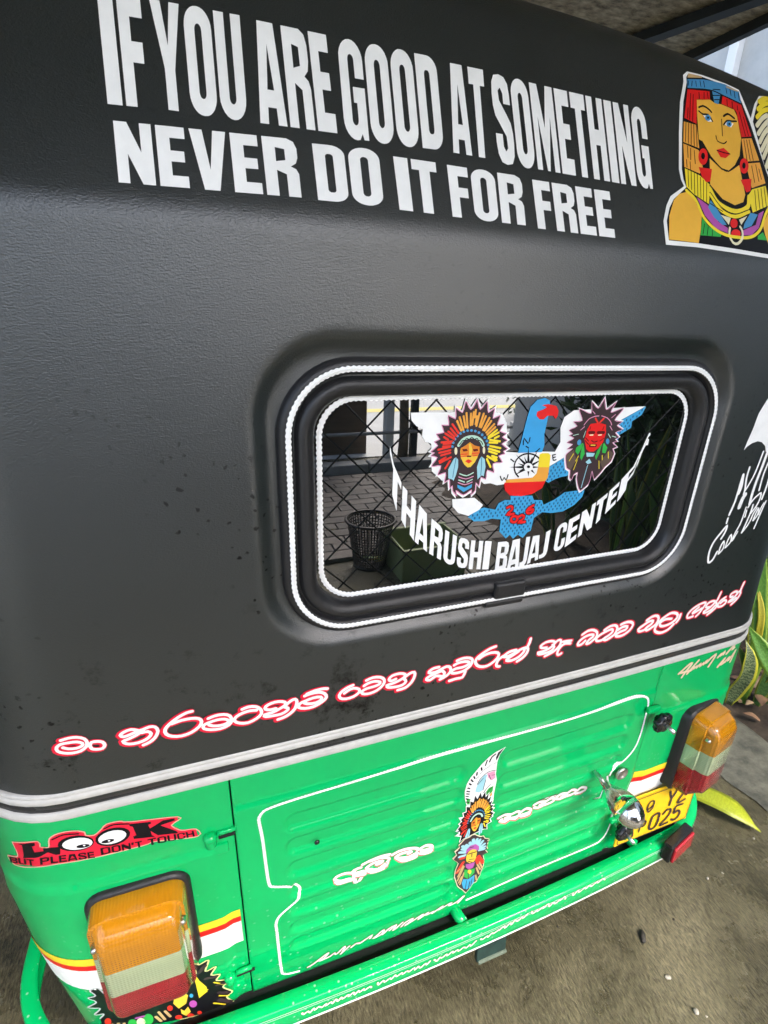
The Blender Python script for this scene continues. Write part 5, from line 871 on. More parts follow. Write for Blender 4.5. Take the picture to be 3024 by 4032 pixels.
# canopy vinyl sheet: fine leather grain, stains
def canopy_mat():
    m=bpy.data.materials.new('black_vinyl_sheet'); n,b=nodes_of(m); L=n.links; N=n.nodes.new
    tc=N('ShaderNodeTexCoord')
    b.inputs['Specular IOR Level'].default_value=.9
    # stains
    n1=N('ShaderNodeTexNoise'); n1.inputs['Scale'].default_value=3.2; n1.inputs['Detail'].default_value=8; n1.inputs['Roughness'].default_value=.7; L.new(tc.outputs['Object'],n1.inputs['Vector'])
    dn=N('ShaderNodeTexNoise'); dn.inputs['Scale'].default_value=90; L.new(tc.outputs['Object'],dn.inputs['Vector']); dv=N('ShaderNodeVectorMath'); dv.operation='MULTIPLY_ADD'; dv.inputs[1].default_value=(.012,.012,.012); L.new(dn.outputs['Color'],dv.inputs[0]); L.new(tc.outputs['Object'],dv.inputs[2]); n2=N('ShaderNodeTexVoronoi'); n2.inputs['Scale'].default_value=75; L.new(dv.outputs[0],n2.inputs['Vector'])
    n3=N('ShaderNodeTexNoise'); n3.inputs['Scale'].default_value=5.5; n3.inputs['Detail'].default_value=3; L.new(tc.outputs['Object'],n3.inputs['Vector'])
    ra=N('ShaderNodeMapRange'); ra.inputs[1].default_value=.12; ra.inputs[2].default_value=.22; ra.inputs[3].default_value=1; ra.inputs[4].default_value=0; L.new(n2.outputs['Distance'],ra.inputs[0])
    rb=N('ShaderNodeMapRange'); rb.inputs[1].default_value=.50; rb.inputs[2].default_value=.56; L.new(n3.outputs[0],rb.inputs[0])
    mu=N('ShaderNodeMath'); mu.operation='MULTIPLY'; L.new(ra.outputs[0],mu.inputs[0]); L.new(rb.outputs[0],mu.inputs[1])
    sm=N('ShaderNodeTexNoise'); sm.inputs['Scale'].default_value=11; sm.inputs['Detail'].default_value=9; sm.inputs['Roughness'].default_value=.75; L.new(tc.outputs['Object'],sm.inputs['Vector'])
    sx=N('ShaderNodeSeparateXYZ'); L.new(tc.outputs['Object'],sx.inputs[0]); lo=N('ShaderNodeMapRange'); lo.inputs[1].default_value=1.12; lo.inputs[2].default_value=.90; L.new(sx.outputs[2],lo.inputs[0])
    s2=N('ShaderNodeMapRange'); s2.inputs[1].default_value=.56; s2.inputs[2].default_value=.66; L.new(sm.outputs[0],s2.inputs[0])
    s3=N('ShaderNodeMath'); s3.operation='MULTIPLY'; L.new(s2.outputs[0],s3.inputs[0]); L.new(lo.outputs[0],s3.inputs[1])
    mu0=mu; mu=N('ShaderNodeMath'); mu.operation='MAXIMUM'; L.new(mu0.outputs[0],mu.inputs[0]); L.new(s3.outputs[0],mu.inputs[1])
    sp=N('ShaderNodeMapRange'); sp.inputs[3].default_value=1.0; sp.inputs[4].default_value=.25; L.new(mu.outputs[0],sp.inputs[0]); L.new(sp.outputs[0],b.inputs['Specular IOR Level'])
    hi=N('ShaderNodeMapRange'); hi.inputs[1].default_value=1.34; hi.inputs[2].default_value=1.12; hi.inputs[3].default_value=.12; L.new(sx.outputs[2],hi.inputs[0]); mh=N('ShaderNodeMath'); mh.operation='MULTIPLY'; L.new(mu0.outputs[0],mh.inputs[0]); L.new(hi.outputs[0],mh.inputs[1]); L.new(mh.outputs[0],mu.inputs[0])
    c1=N('ShaderNodeMix'); c1.data_type='RGBA'; c1.inputs[6].default_value=(.0060,.0098,.0106,1); c1.inputs[7].default_value=(.0100,.0152,.0162,1); L.new(n1.outputs[0],c1.inputs[0])
    c2=N('ShaderNodeMix'); c2.data_type='RGBA'; c2.inputs[7].default_value=(.003,.003,.003,1); L.new(mu.outputs[0],c2.inputs[0]); L.new(c1.outputs[2],c2.inputs[6]); L.new(c2.outputs[2],b.inputs['Base Color'])
    rr=N('ShaderNodeMapRange'); rr.inputs[3].default_value=.31; rr.inputs[4].default_value=.43; L.new(n1.outputs[0],rr.inputs[0]); L.new(rr.outputs[0],b.inputs['Roughness'])
    # grain: slanted creases and pebbles
    mp=N('ShaderNodeMapping'); mp.inputs['Rotation'].default_value=(0,R(28),0); mp.inputs['Scale'].default_value=(330,330,760); L.new(tc.outputs['Object'],mp.inputs[0])
    g1=N('ShaderNodeTexNoise'); g1.inputs['Scale'].default_value=1; g1.inputs['Detail'].default_value=3; L.new(mp.outputs[0],g1.inputs['Vector'])
    g2=N('ShaderNodeTexVoronoi'); g2.inputs['Scale'].default_value=600; L.new(tc.outputs['Object'],g2.inputs['Vector'])
    ad=N('ShaderNodeMath'); ad.operation='MULTIPLY_ADD'; ad.inputs[1].default_value=.35; L.new(g2.outputs['Distance'],ad.inputs[0]); L.new(g1.outputs[0],ad.inputs[2])
    bp=N('ShaderNodeBump'); bp.inputs['Strength'].default_value=.5; bp.inputs['Distance'].default_value=.0007; L.new(ad.outputs[0],bp.inputs['Height']); L.new(bp.outputs[0],b.inputs['Normal'])
    return m
def green_mat(dusty):
    m=bpy.data.materials.new('green_enamel_wet' if dusty else 'green_enamel'); n,b=nodes_of(m); L=n.links; N=n.nodes.new
    b.inputs['Roughness'].default_value=.34; b.inputs['Specular IOR Level'].default_value=.03; b.inputs['Coat Weight'].default_value=.7; b.inputs['Coat Roughness'].default_value=.02
    tc=N('ShaderNodeTexCoord'); nz=N('ShaderNodeTexNoise'); nz.inputs['Scale'].default_value=2.5; nz.inputs['Detail'].default_value=4; L.new(tc.outputs['Object'],nz.inputs['Vector'])
    c=N('ShaderNodeMix'); c.data_type='RGBA'; c.inputs[6].default_value=(.0008,.39,.100,1); c.inputs[7].default_value=(.0012,.46,.125,1); L.new(nz.outputs[0],c.inputs[0])
    # spray specks low down
    vo=N('ShaderNodeTexVoronoi'); vo.inputs['Scale'].default_value=95 if dusty else 85; L.new(tc.outputs['Object'],vo.inputs['Vector'])
    sp=N('ShaderNodeMapRange'); sp.inputs[1].default_value=.10; sp.inputs[2].default_value=.24; sp.inputs[3].default_value=1; sp.inputs[4].default_value=0; L.new(vo.outputs['Distance'],sp.inputs[0])
    wn=N('ShaderNodeMath'); wn.operation='GREATER_THAN'; wn.inputs[1].default_value=.55; se=N('ShaderNodeSeparateColor'); L.new(vo.outputs['Color'],se.inputs[0]); L.new(se.outputs[0],wn.inputs[0])
    sx=N('ShaderNodeSeparateXYZ'); L.new(tc.outputs['Object'],sx.inputs[0]); zz=N('ShaderNodeMapRange'); zz.inputs[1].default_value=.62; zz.inputs[2].default_value=.30; L.new(sx.outputs[2],zz.inputs[0])
    n2=N('ShaderNodeTexNoise'); n2.inputs['Scale'].default_value=9; L.new(tc.outputs['Object'],n2.inputs['Vector']); n2r=N('ShaderNodeMapRange'); n2r.inputs[1].default_value=.3; n2r.inputs[2].default_value=.5; L.new(n2.outputs[0],n2r.inputs[0])
    a=N('ShaderNodeMath'); a.operation='MULTIPLY'; L.new(sp.outputs[0],a.inputs[0]); L.new(wn.outputs[0],a.inputs[1])
    a2=N('ShaderNodeMath'); a2.operation='MULTIPLY'; L.new(a.outputs[0],a2.inputs[0]); L.new(zz.outputs[0],a2.inputs[1])
    a3=N('ShaderNodeMath'); a3.operation='MULTIPLY'; L.new(a2.outputs[0],a3.inputs[0]); L.new(n2r.outputs[0],a3.inputs[1])
    a4=N('ShaderNodeMath'); a4.operation='MULTIPLY'; a4.inputs[1].default_value=.65; L.new(a3.outputs[0],a4.inputs[0])
    c2=N('ShaderNodeMix'); c2.data_type='RGBA'; c2.inputs[7].default_value=(.42,.62,.48,1); L.new(a4.outputs[0],c2.inputs[0]); L.new(c.outputs[2],c2.inputs[6]); L.new(c2.outputs[2],b.inputs['Base Color'])
    n3=N('ShaderNodeTexNoise'); n3.inputs['Scale'].default_value=7; n3.inputs['Detail'].default_value=2; L.new(tc.outputs['Object'],n3.inputs['Vector'])
    bp=N('ShaderNodeBump'); bp.inputs['Strength'].default_value=.12; bp.inputs['Distance'].default_value=.01; L.new(n3.outputs[0],bp.inputs['Height']); L.new(bp.outputs[0],b.inputs['Coat Normal']); 
    return m
M_CAN=canopy_mat(); M_GREEN=green_mat(False); M_GREEN2=green_mat(True)
M_RUB=mat('black_rubber',(.016,.016,.017),.42,bump=.15,bump_scale=220)
M_BLK=mat('black_plastic',(.012,.012,.013),.25,bump=.1,bump_scale=120)
M_DARK=mat('dark_void',(.006,.006,.006),.8)
M_TRIM=mat('pale_trim',(.56,.55,.51),.38,var=.12,var_scale=25)
M_TRIM2=mat('grey_trim',(.40,.41,.41),.3,var=.12,var_scale=25)
M_CHROME=mat('chrome',(.75,.75,.76),.12,metal=1.)
M_STEEL=mat('zinc_steel',(.6,.6,.58),.35,metal=1.)
M_TYRE=mat('tyre',(.014,.014,.014),.8,bump=.3,bump_scale=90)
# ------------------------------------------------------------------ helpers
def link(name,me,mats,parent=None):
    o=bpy.data.objects.new(name,me); col.objects.link(o)
    for m_ in (mats if isinstance(mats,(list,tuple)) else [mats]): me.materials.append(m_)
    if parent: o.parent=parent
    return o
def mesh(name,V,F,mats,parent=None,smooth_=False,mi=None):
    me=bpy.data.meshes.new(name); me.from_pydata([tuple(v) for v in V],[],F)
    if smooth_: me.polygons.foreach_set('use_smooth',[True]*len(me.polygons))
    if mi: me.polygons.foreach_set('material_index',mi)
    me.update(); return link(name,me,mats,parent)
def bm_obj(name,bm,mats,parent=None,smooth_=False,angle=None):
    me=bpy.data.meshes.new(name); bm.to_mesh(me); bm.free()
    if smooth_: me.polygons.foreach_set('use_smooth',[True]*len(me.polygons))
    o=link(name,me,mats,parent)
    return o
def tag(o,label=None,cat=None,group=None,kind=None):
    if label: o['label']=label
    if cat: o['category']=cat
    if group: o['group']=group
    if kind: o['kind']=kind
    return o
def empty(name,loc=(0,0,0)):
    o=bpy.data.objects.new(name,None); col.objects.link(o); o.location=loc; o.empty_display_size=.1; return o
def box_bm(bm,c,s,bev=0.,rot=None):
    r=bmesh.ops.create_cube(bm,size=1); vs_=r['verts']
    for v in vs_: v.co=Vector((v.co.x*s[0],v.co.y*s[1],v.co.z*s[2]))
    if bev:
        es=list({e for v in vs_ for e in v.link_edges}); bb=bmesh.ops.bevel(bm,geom=es,offset=bev,segments=2,affect='EDGES',profile=.5); vs_=list({v for v in bb['verts']}|{v for v in vs_ if v.is_valid})
    mt=Matrix.Translation(Vector(c))@(rot.to_4x4() if rot else Matrix.Identity(4))
    bmesh.ops.transform(bm,matrix=mt,verts=vs_)
def box(name,c,s,m_,parent=None,bev=0.,rot=None,off=(0,0,0)):
    bm=bmesh.new(); box_bm(bm,Vector(c)-Vector(off),s,bev,rot); return bm_obj(name,bm,m_,parent)
def tube_data(pts,r,n=8,closed=False,caps=True):
    pts=[Vector(p) for p in pts]; V=[];F=[]; k=len(pts); up=None
    for i,p in enumerate(pts):
        a=pts[(i-1)%k] if (closed or i>0) else p; b=pts[(i+1)%k] if (closed or i<k-1) else p
        t=(b-a).normalized()
        if up is None: up=t.orthogonal().normalized()
        up=(up-t*up.dot(t)).normalized(); q=t.cross(up)
        rr=r[i] if isinstance(r,(list,tuple)) else r
        for j in range(n):
            an=2*math.pi*j/n; V.append(p+(up*math.cos(an)+q*math.sin(an))*rr)
    for i in range(k if closed else k-1):
        for j in range(n):
            a=i*n+j; b=i*n+(j+1)%n; c=((i+1)%k)*n+(j+1)%n; d=((i+1)%k)*n+j; F.append((a,b,c,d))
    if not closed and caps: F.append(tuple(range(n-1,-1,-1))); F.append(tuple((k-1)*n+j for j in range(n)))
    return V,F
def tube(name,pts,r,m_,parent=None,n=8,closed=False,smooth_=True):
    V,F=tube_data(pts,r,n,closed); return mesh(name,V,F,m_,parent,smooth_)
def lathe_data(prof,axis_o,axis_d,n=24,lobes=0,lobe_a=0.):
    d=Vector(axis_d).normalized(); u=d.orthogonal().normalized(); w_=d.cross(u); V=[];F=[]; o=Vector(axis_o)
    for (h,r) in prof:
        for j in range(n):
            a=2*math.pi*j/n; rr=r*(1+lobe_a*math.cos(lobes*a)) if lobes else r
            V.append(o+d*h+(u*math.cos(a)+w_*math.sin(a))*rr)
    k=len(prof)
    for i in range(k-1):
        for j in range(n): F.append((i*n+j,i*n+(j+1)%n,(i+1)*n+(j+1)%n,(i+1)*n+j))
    F.append(tuple(range(n-1,-1,-1))); F.append(tuple((k-1)*n+j for j in range(n)))
    return V,F
def lathe(name,prof,o,d,m_,parent=None,n=24,smooth_=True,**k):
    V,F=lathe_data(prof,o,d,n,**k); return mesh(name,V,F,m_,parent,smooth_)
def grid(name,fn,us,vs_,m_,parent=None,keep=None,smooth_=True):
    V=[fn(u,v) for v in vs_ for u in us]; n=len(us); F=[]
    for j in range(len(vs_)-1):
        for i in range(n-1):
            if keep and not keep((us[i]+us[i+1])/2,(vs_[j]+vs_[j+1])/2): continue
            F.append((j*n+i,j*n+i+1,(j+1)*n+i+1,(j+1)*n+i))
    return mesh(name,V,F,m_,parent,smooth_)
def frange(a,b,st):
    n=max(1,int(round((b-a)/st))); return [a+(b-a)*i/n for i in range(n+1)]
def rrect(x0,x1,z0,z1,r,n=8):
    o=[]
    for cx,cz,a0 in ((x1-r,z1-r,0),(x0+r,z1-r,90),(x0+r,z0+r,180),(x1-r,z0+r,270)):
        for i in range(n+1):
            a=R(a0+90*i/n); o.append((cx+r*math.cos(a),cz+r*math.sin(a)))
    return o
def sd_rrect(x,z,x0,x1,z0,z1,r):
    dx=abs(x-(x0+x1)/2)-((x1-x0)/2-r); dz=abs(z-(z0+z1)/2)-((z1-z0)/2-r)
    return math.hypot(max(dx,0),max(dz,0))+min(max(dx,dz),0)-r
def catmull(P,closed=False,step=None,k=6):
    P=[Vector(p) for p in P]; n=len(P); o=[]
    if n<3 and not closed: 
        return [P[0]+(P[1]-P[0])*i/k for i in range(k+1)] if n==2 else P
    for i in range(n if closed else n-1):
        p0=P[(i-1)%n] if (closed or i>0) else P[0]*2-P[1]; p1=P[i]; p2=P[(i+1)%n]; p3=P[(i+2)%n] if (closed or i<n-2) else P[-1]*2-P[-2]
        kk=max(2,int((p2-p1).length/step)) if step else k
        for j in range(kk):
            t=j/kk; o.append(.5*((2*p1)+(p2-p0)*t+(2*p0-5*p1+4*p2-p3)*t*t+(3*p1-p0-3*p2+p3)*t**3))
    if not closed: o.append(P[-1])
    return o
def resample(P,step):
    o=[]
    for i in range(len(P)):
        a=P[i];b=P[(i+1)%len(P)]; k=max(1,int(round((b-a).length/step)))
        o+=[a+(b-a)*j/k for j in range(k)]
    return o
# ------------------------------------------------------------------ stickers: flat vinyl shapes laid on a curved sheet
def frame(fn,u,v,h=2e-3):
    p=Vector(fn(u,v)); a=Vector(fn(u+h,v))-Vector(fn(u-h,v)); b=Vector(fn(u,v+h))-Vector(fn(u,v-h))
    return p,a.cross(b).normalized()
SURF=dict(canopy=lambda s,v:canopy_emb(s,v),body=lambda s,z:body_step(s,z),gate=gate,glass=glass,bumper=bumper)
GRID=dict(canopy=.03,body=.015,gate=.005,glass=0,bumper=.02)
SMOOTHN=dict(gate=lambda s,z:body(s,z))
class Sheet:
    def __init__(s,surf,base=.0008,dl=.00016):
        s.fn=SURF[surf]; s.nf=SMOOTHN.get(surf,s.fn); s.surf=surf; s.base=base; s.dl=dl; s.V=[]; s.F=[]; s.mi=[]; s.mats=[]; s.cnt=0
    def mi_of(s,c):
        if c not in s.mats: s.mats.append(c)
        return s.mats.index(c)
    def pt(s,u,v,lift):
        p=Vector(s.fn(u,v)); _,n=frame(s.nf,u,v); s.V.append(p+n*lift); return len(s.V)-1
    def poly(s,rings,c,layer):
        vs_=[];es=[]
        for r in rings:
            k=len(vs_); q=[]
            for i,p in enumerate(r):
                if q and (Vector(p)-q[-1]).length<2e-5: continue
                q.append(Vector(p))
            if (q[0]-q[-1]).length<2e-5: q.pop()
            n=len(q); vs_+=q; es+=[(k+i,k+(i+1)%n) for i in range(n)]
        g=GRID[s.surf]
        if g:
            xs=[p.x for p in vs_]; ys=[p.y for p in vs_]; ring0=[(p.x,p.y) for p in vs_]
            if max(xs)-min(xs)>g or max(ys)-min(ys)>g:
                ox=g*.37
                for i in range(int((max(xs)-min(xs))/g)+1):
                    for j in range(int((max(ys)-min(ys))/g)+1):
                        p=(min(xs)+ox+i*g,min(ys)+ox+j*g)
                        if inside_rings(p,rings): vs_.append(Vector(p))
        try: ov,oe,of,_,_,_=delaunay_2d_cdt(vs_,es,[],1,1e-6)
        except Exception: return
        s.cnt+=1; lift=s.base+layer*s.dl+(s.cnt%40)*2e-6
        ids=[s.pt(p.x,p.y,lift) for p in ov]; mi=s.mi_of(c)
        for f in of:
            a=ov[f[0]];b=ov[f[1]];c_=ov[f[2]]; ce=(a+b+c_)/3
            if not inside_rings((ce.x,ce.y),rings): continue
            if (b-a).cross(c_-a)<0: f=f[::-1]
            s.F.append(tuple(ids[i] for i in f)); s.mi.append(mi)
    def stroke(s,P,w,c,layer,step=.004,wob=None,crown=0.,closed=False,k=5):
        P=[Vector(p) for p in P]
        D=resample(P,step) if (closed and step) else catmull(P,closed,step=step) if step else catmull(P,closed,k=k)
        n=len(D); mi=s.mi_of(c); s.cnt+=1; lift=s.base+layer*s.dl+(s.cnt%40)*2e-6; rows=[]; L=0.
        for i,p in enumerate(D):
            a=D[(i-1)%n] if (closed or i>0) else p; b=D[(i+1)%n] if (closed or i<n-1) else p
            t=b-a
            if t.length<1e-9: t=Vector((1,0))
            t.normalize(); nn=Vector((-t.y,t.x))
            if i: L+=(p-D[i-1]).length
            hw=w/2*(1+(wob[0]*math.sin(2*math.pi*L/wob[1]) if wob else 0)); lf=lift+3e-5*i/n
            offs=(1,.5,0,-.5,-1) if s.surf=='gate' else (1,0,-1) if crown else (1,-1)
            rows.append([s.pt(*(p+nn*hw*q),lf+crown*(1-abs(q))) for q in offs])
        for i in range(n if closed else n-1):
            A=rows[i];B=rows[(i+1)%n]
            for j in range(len(A)-1): s.F.append((A[j+1],B[j+1],B[j],A[j])); s.mi.append(mi)
        if not closed and not wob:
            for e,sg in ((0,-1),(n-1,1)):
                p=D[e]; t=(D[1]-D[0] if e==0 else D[-1]-D[-2]); t=t.normalized()*sg if t.length>1e-9 else Vector((1,0)); nn=Vector((-t.y,t.x)); ce=s.pt(*p,lift+3e-5*e/n); ar=[s.pt(*(p+(nn*math.cos(a)+t*math.sin(a))*w/2),lift+3e-5*e/n) for a in [math.pi*q/6 for q in range(7)]]
                for q in range(6): s.F.append((ce,ar[q+1],ar[q])); s.mi.append(mi)
    def build(s,name,parent,label=None):
        o=mesh(name,s.V,s.F,[vinyl(c) for c in s.mats],parent,False,s.mi)
        if label: o['label']=label
        return o
def inside_rings(p,rings):
    x,y=p; r=False
    for poly in rings:
        for i in range(len(poly)):
            (x1,y1),(x2,y2)=poly[i-1],poly[i]
            if (y1>y)!=(y2>y) and x<(x2-x1)*(y-y1)/(y2-y1)+x1: r=not r
    return r
def dec(t):
    q=[int(a)*1e-4 for a in t.split(',')]; return list(zip(q[::2],q[1::2]))
def sticker(key,name,parent,label=None,sheet=None,**kw):
    surf,txt=DECALS[key]; sh=sheet or Sheet(surf,**kw)
    for ln in txt.split('\n'):
        k,c,l,w_,pts=ln.split('|'); l=int(l)
        if k=='P': sh.poly([dec(pts)],c,l)
        elif k=='G': sh.poly([dec(r) for r in pts.split(';')],c,l)
        elif k=='S': sh.stroke(dec(pts),int(w_)*1e-5,c,l)
        elif k=='D':
            for x,y in dec(pts): sh.poly([[(x+.0014*math.cos(a),y+.0021*math.sin(a)) for a in [math.pi/3*q for q in range(6)]]],c,l)
    if sheet: return sh
    return sh.build(name,parent,label)
# ------------------------------------------------------------------ the vehicle
WX0,WX1,WZ0,WZ1=-.268,.323,1.030,1.306      # glass opening
def emboss(x,z):
    d=sd_rrect(x,z,-.322,.364,.992,1.358,.085)
    return smooth(.5-d/.024)
def canopy_emb(s,v):
    x,y,z=canopy(s,v)
    if abs(s)<.5 and .1<v<.6: y+=.013*emboss(x,z)
    return (x,y,z)
def body_step(s,z):
    x,y,zz=body(s,z)
    k=smooth((.672-z)/.012)*smooth((abs(s)-.405)/.02)
    return (x,y-.0045*k,zz)
car=empty('auto_rickshaw',(0,.9,0))
tag(car,'green and black auto rickshaw seen from behind, covered in stickers and white slogan lettering','auto rickshaw')
def part(o): o.matrix_parent_inverse=car.matrix_world.inverted(); return o
car.location=(0,0,0)
us=frange(-1.75,-.78,.09)+frange(-.77,.77,.006)+frange(.78,1.75,.09)
vs_=frange(-.012,V_TOP+.14,.006)+frange(V_TOP+.2,V_TOP+1.7,.25)
can=grid('canopy',canopy_emb,us,vs_,M_CAN,car,keep=lambda u,v:not(v<.6 and sd_rrect(u,Z_BELT+v,WX0,WX1,WZ0,WZ1,.05)<.012))
sol=can.modifiers.new('thickness','SOLIDIFY'); sol.thickness=.004; sol.offset=-1
# body with the tailgate opening
GX0,GX1,GZ0,GZ1=-.392,.398,.249,.786
def in_gate(u,z): return GX0<u<GX1 and GZ0<z
us=frange(-1.75,-.84,.09)+frange(-.82,.82,.006)+frange(.84,1.75,.09); us=sorted(set(us)|{GX0,GX1})
vs_=frange(.246,.812,.006)
bod=grid('body',body_step,us,vs_,M_GREEN,car,keep=lambda u,z:not in_gate(u,z))
sol=bod.modifiers.new('thickness','SOLIDIFY'); sol.thickness=.012; sol.offset=-1
# dark engine bay behind the seams
grid('engine_bay',lambda u,z:(u,.05,z),[GX0-.05,GX1+.05],[GZ0-.02,.80],M_DARK,car)
grid('floor_pan',lambda u,v:(u,v,.25),[-.66,.66],[.03,1.7],M_DARK,car)
us=frange(GX0+.0022,GX1-.0022,.004); vs_=frange(GZ0,.790,.004)
gt=grid('tailgate',gate,us,vs_,M_GREEN,car); sol=gt.modifiers.new('thickness','SOLIDIFY'); sol.thickness=.01; sol.offset=-1
# belt moulding
def strip(name,prof,m_,s0=-1.7,s1=1.7,st=.02,base=body,parent=None):
    us=frange(s0,s1,st); V=[];F=[]; k=len(prof)
    for u in us:
        for z,out in prof:
            p,n=frame(lambda a,b:base(a,b),u,z); V.append(Vector((p.x,p.y,z))+Vector((n.x,n.y,0)).normalized()*out)
    for i in range(len(us)-1):
        for j in range(k-1): F.append((i*k+j,(i+1)*k+j,(i+1)*k+j+1,i*k+j+1))
    return mesh(name,V,F,m_,parent or car,True)
bt=strip('belt_moulding',[(.8375,.001),(.8375,.003),(.8367,.0046),(.8345,.0056),(.8322,.0054),(.8313,.0040),(.8303,.0056),(.8265,.0062),(.822,.0056),(.8205,.0042),(.8205,.001)],M_TRIM)
strip('groove',[(.8205,.002),(.8195,.0030),(.814,.0034),(.8075,.0030),(.8065,.001)],M_RUB,parent=bt)
strip('lower_moulding',[(.8072,.001),(.807,.0042),(.805,.0056),(.799,.0062),(.7945,.0056),(.7928,.004),(.7928,.001)],M_TRIM,parent=bt)
# coloured stripes on the rear corners
for sg,(a,b) in (('l',(-1.5,GX0-.004)),('r',(GX1+.004,1.5))):
    for cname,z0,z1 in (('yellow',.497,.514),('red',.483,.4972),('white',.424,.4832)):
        sh=Sheet('body',base=.0007); us=frange(a,b,.012); mi=sh.mi_of(cname)
        ids=[[sh.pt(u,z,.0007) for z in frange(z0,z1,.012)] for u in us]
        for i in range(len(us)-1):
            for j in range(len(ids[0])-1): sh.F.append((ids[i][j],ids[i+1][j],ids[i+1][j+1],ids[i][j+1])); sh.mi.append(mi)
        sh.build(cname+'_stripe',car)
box('gap_shade_box',(0,.10,.222),(1.24,.17,.05),M_DARK,car)  # dark box added to stand in for the shade in the bumper gap
# hinges, seams, latches
for x,z in ((-.424,.684),(-.424,.330)):
    p=body_step(x,z); y=p[1]-.002
    h=lathe('hinge',[(-.010,.001),(-.010,.0065),(-.008,.0080),(.008,.0080),(.010,.0065),(.010,.001)],(x,y,z),(0,0,1),M_GREEN,car,16)
    bm=bmesh.new(); bmesh.ops.create_uvsphere(bm,u_segments=16,v_segments=10,radius=.0100,matrix=Matrix.Translation((x,y,z+.008))@Matrix.Diagonal((1,1,.85,1))); bm_obj('hinge_cap',bm,M_GREEN,h,True)
    tube('hinge_pin',[(x+.010,y+.001,z+.010),(x+.036,y+.0,z+.012)],.0042,M_GREEN,h)
    box('hinge_plate',(x+.012,y+.003,z-.022),(.022,.008,.020),M_GREEN,h,bev=.002)
    box('hinge_slot',(x+.026,y+.002,z+.001),(.030,.004,.006),M_DARK,h)
for (x,y,z) in ((.402,-.002,.672),(.382,-.002,.380)):
    k=lathe('knob',[(0,.006),(.006,.008),(.008,.019),(.012,.021),(.019,.020),(.022,.015),(.023,.006)],(x,y,z),(.06,-1,-.05),M_BLK,car,40,lobes=6,lobe_a=.10)
    tube('bolt',[(x+.001,y-.018,z-.001),(x+.003,y-.040,z-.003)],.0042,M_STEEL,k,10)
    box('latch_tab',(x-.012,y+.002,z+.022),(.032,.010,.012),M_GREEN,k,bev=.003)
lathe('lock_cap',[(0,.0145),(.003,.0145),(.0045,.013),(.0045,.009),(.003,.008),(.003,.001)],(.351,.0015,.540),(0,-1,0),M_STEEL,car,28)
# bulb shaped handle: clear glass top, silvered end
M_GLASS=mat('clear_glass',(.95,1,.97),.02,trans=1.,ior=1.47)
A=Vector((.284,.004,.562)); Bv=Vector((.302,-.085,.536)); ax=(Bv-A).normalized()
hd=lathe('bulb_handle',[(.0,.004),(.012,.0045),(.020,.0075),(.030,.0085),(.037,.013),(.047,.0205),(.058,.0255),(.068,.0275),(.072,.0276)],A,ax,M_GLASS,car,32)
lathe('silvered_end',[(.0715,.0279),(.079,.0275),(.089,.0250),(.098,.0195),(.105,.0115),(.108,.002)],A,ax,M_CHROME,hd,32)
tube('stem',[A+ax*-.004,A+ax*.034],.0026,M_STEEL,hd,10)
tube('hook',[A+ax*.026+Vector((-.006,0,-.004)),A+ax*.03+Vector((-.014,0,-.022)),A+ax*.026+Vector((-.022,.004,-.034))],.0014,M_CHROME,hd,6)
tube('filament_post',[A+ax*.03,A+ax*.052+Vector((.004,0,.004))],.0012,M_STEEL,hd,6)
lathe('screw',[(0,.0045),(.002,.004),(.003,.001)],(-.273,.0035,.6195),(0,-1,0),M_BLK,car,12)
# bumper
us=frange(-1.25,1.25,.02); T=BUMP_TOP; H=BUMP_H
prof=[(T-.012,.024),(T-.002,.026),(T,.024),(T,.004),(T-.003,.001),(T-.007,0),(T-H+.006,0),(T-H+.002,.0015),(T-H,.004),(T-H,.020),(T-H+.004,.020),(T-H+.004,.006),(T-.012,.006)]
V=[];F=[];k=len(prof)
for u in us:
    for z,inn in prof:
        p,n=frame(bumper,u,z); V.append(Vector((p.x,p.y,z))-Vector((n.x,n.y,0)).normalized()*inn)
for i in range(len(us)-1):
    for j in range(k): F.append((i*k+j,i*k+(j+1)%k,(i+1)*k+(j+1)%k,(i+1)*k+j))
F.append(tuple(range(k))); F.append(tuple((len(us)-1)*k+j for j in range(k-1,-1,-1)))
bmp=mesh('bumper',V,F,M_GREEN2,car,True); e=bmp.modifiers.new('edges','EDGE_SPLIT'); e.split_angle=R(50)
def bline(name,z0,z1,c,s0=-1.1,s1=1.1):
    sh=Sheet('bumper',base=.0006); us=frange(s0,s1,.02); mi=sh.mi_of(c); ids=[(sh.pt(u,z0,.0007),sh.pt(u,z1,.0007)) for u in us]
    for i in range(len(us)-1): sh.F.append((ids[i][0],ids[i+1][0],ids[i+1][1],ids[i][1])); sh.mi.append(mi)
    return sh.build(name,bmp)
bline('pinstripe',T-.0115,T-.0095,'mint'); bline('pinstripe',T-.0165,T-.0150,'mint'); bline('pinstripe',T-H+.0062,T-H+.0118,'white')  # lower white line widened to paint in the lit bottom edge
sh=Sheet('bumper',base=.0012)
for t in BUMPER_SCRIPT: sh.stroke(dec(t),.0042,'peach',0,step=.003); sh.stroke(dec(t),.0024,'white',1,step=.003)
sh.build('bumper_script',bmp,'flowing white and pink script along the bumper face')
for x in (-.55,.012,.47):
    tube('bracket',[(x-.004,.06,T-.012),(x,.018,T-.010),(x+.004,-.002+.03*(x/.77)**2,T-.010)],.011,M_GREEN,bmp,12)
p=Vector((.566,-.038,.262))
rf=box('reflector',(.568,-.018,.2655),(.094,.022,.050),M_BLK,bmp,bev=.004,rot=Matrix.Rotation(R(13),3,'Z'))
M_RED=mat('red_reflector',(.42,.004,.018),.22,spec=.6,coat=.6,bump=.5,bump_scale=500)
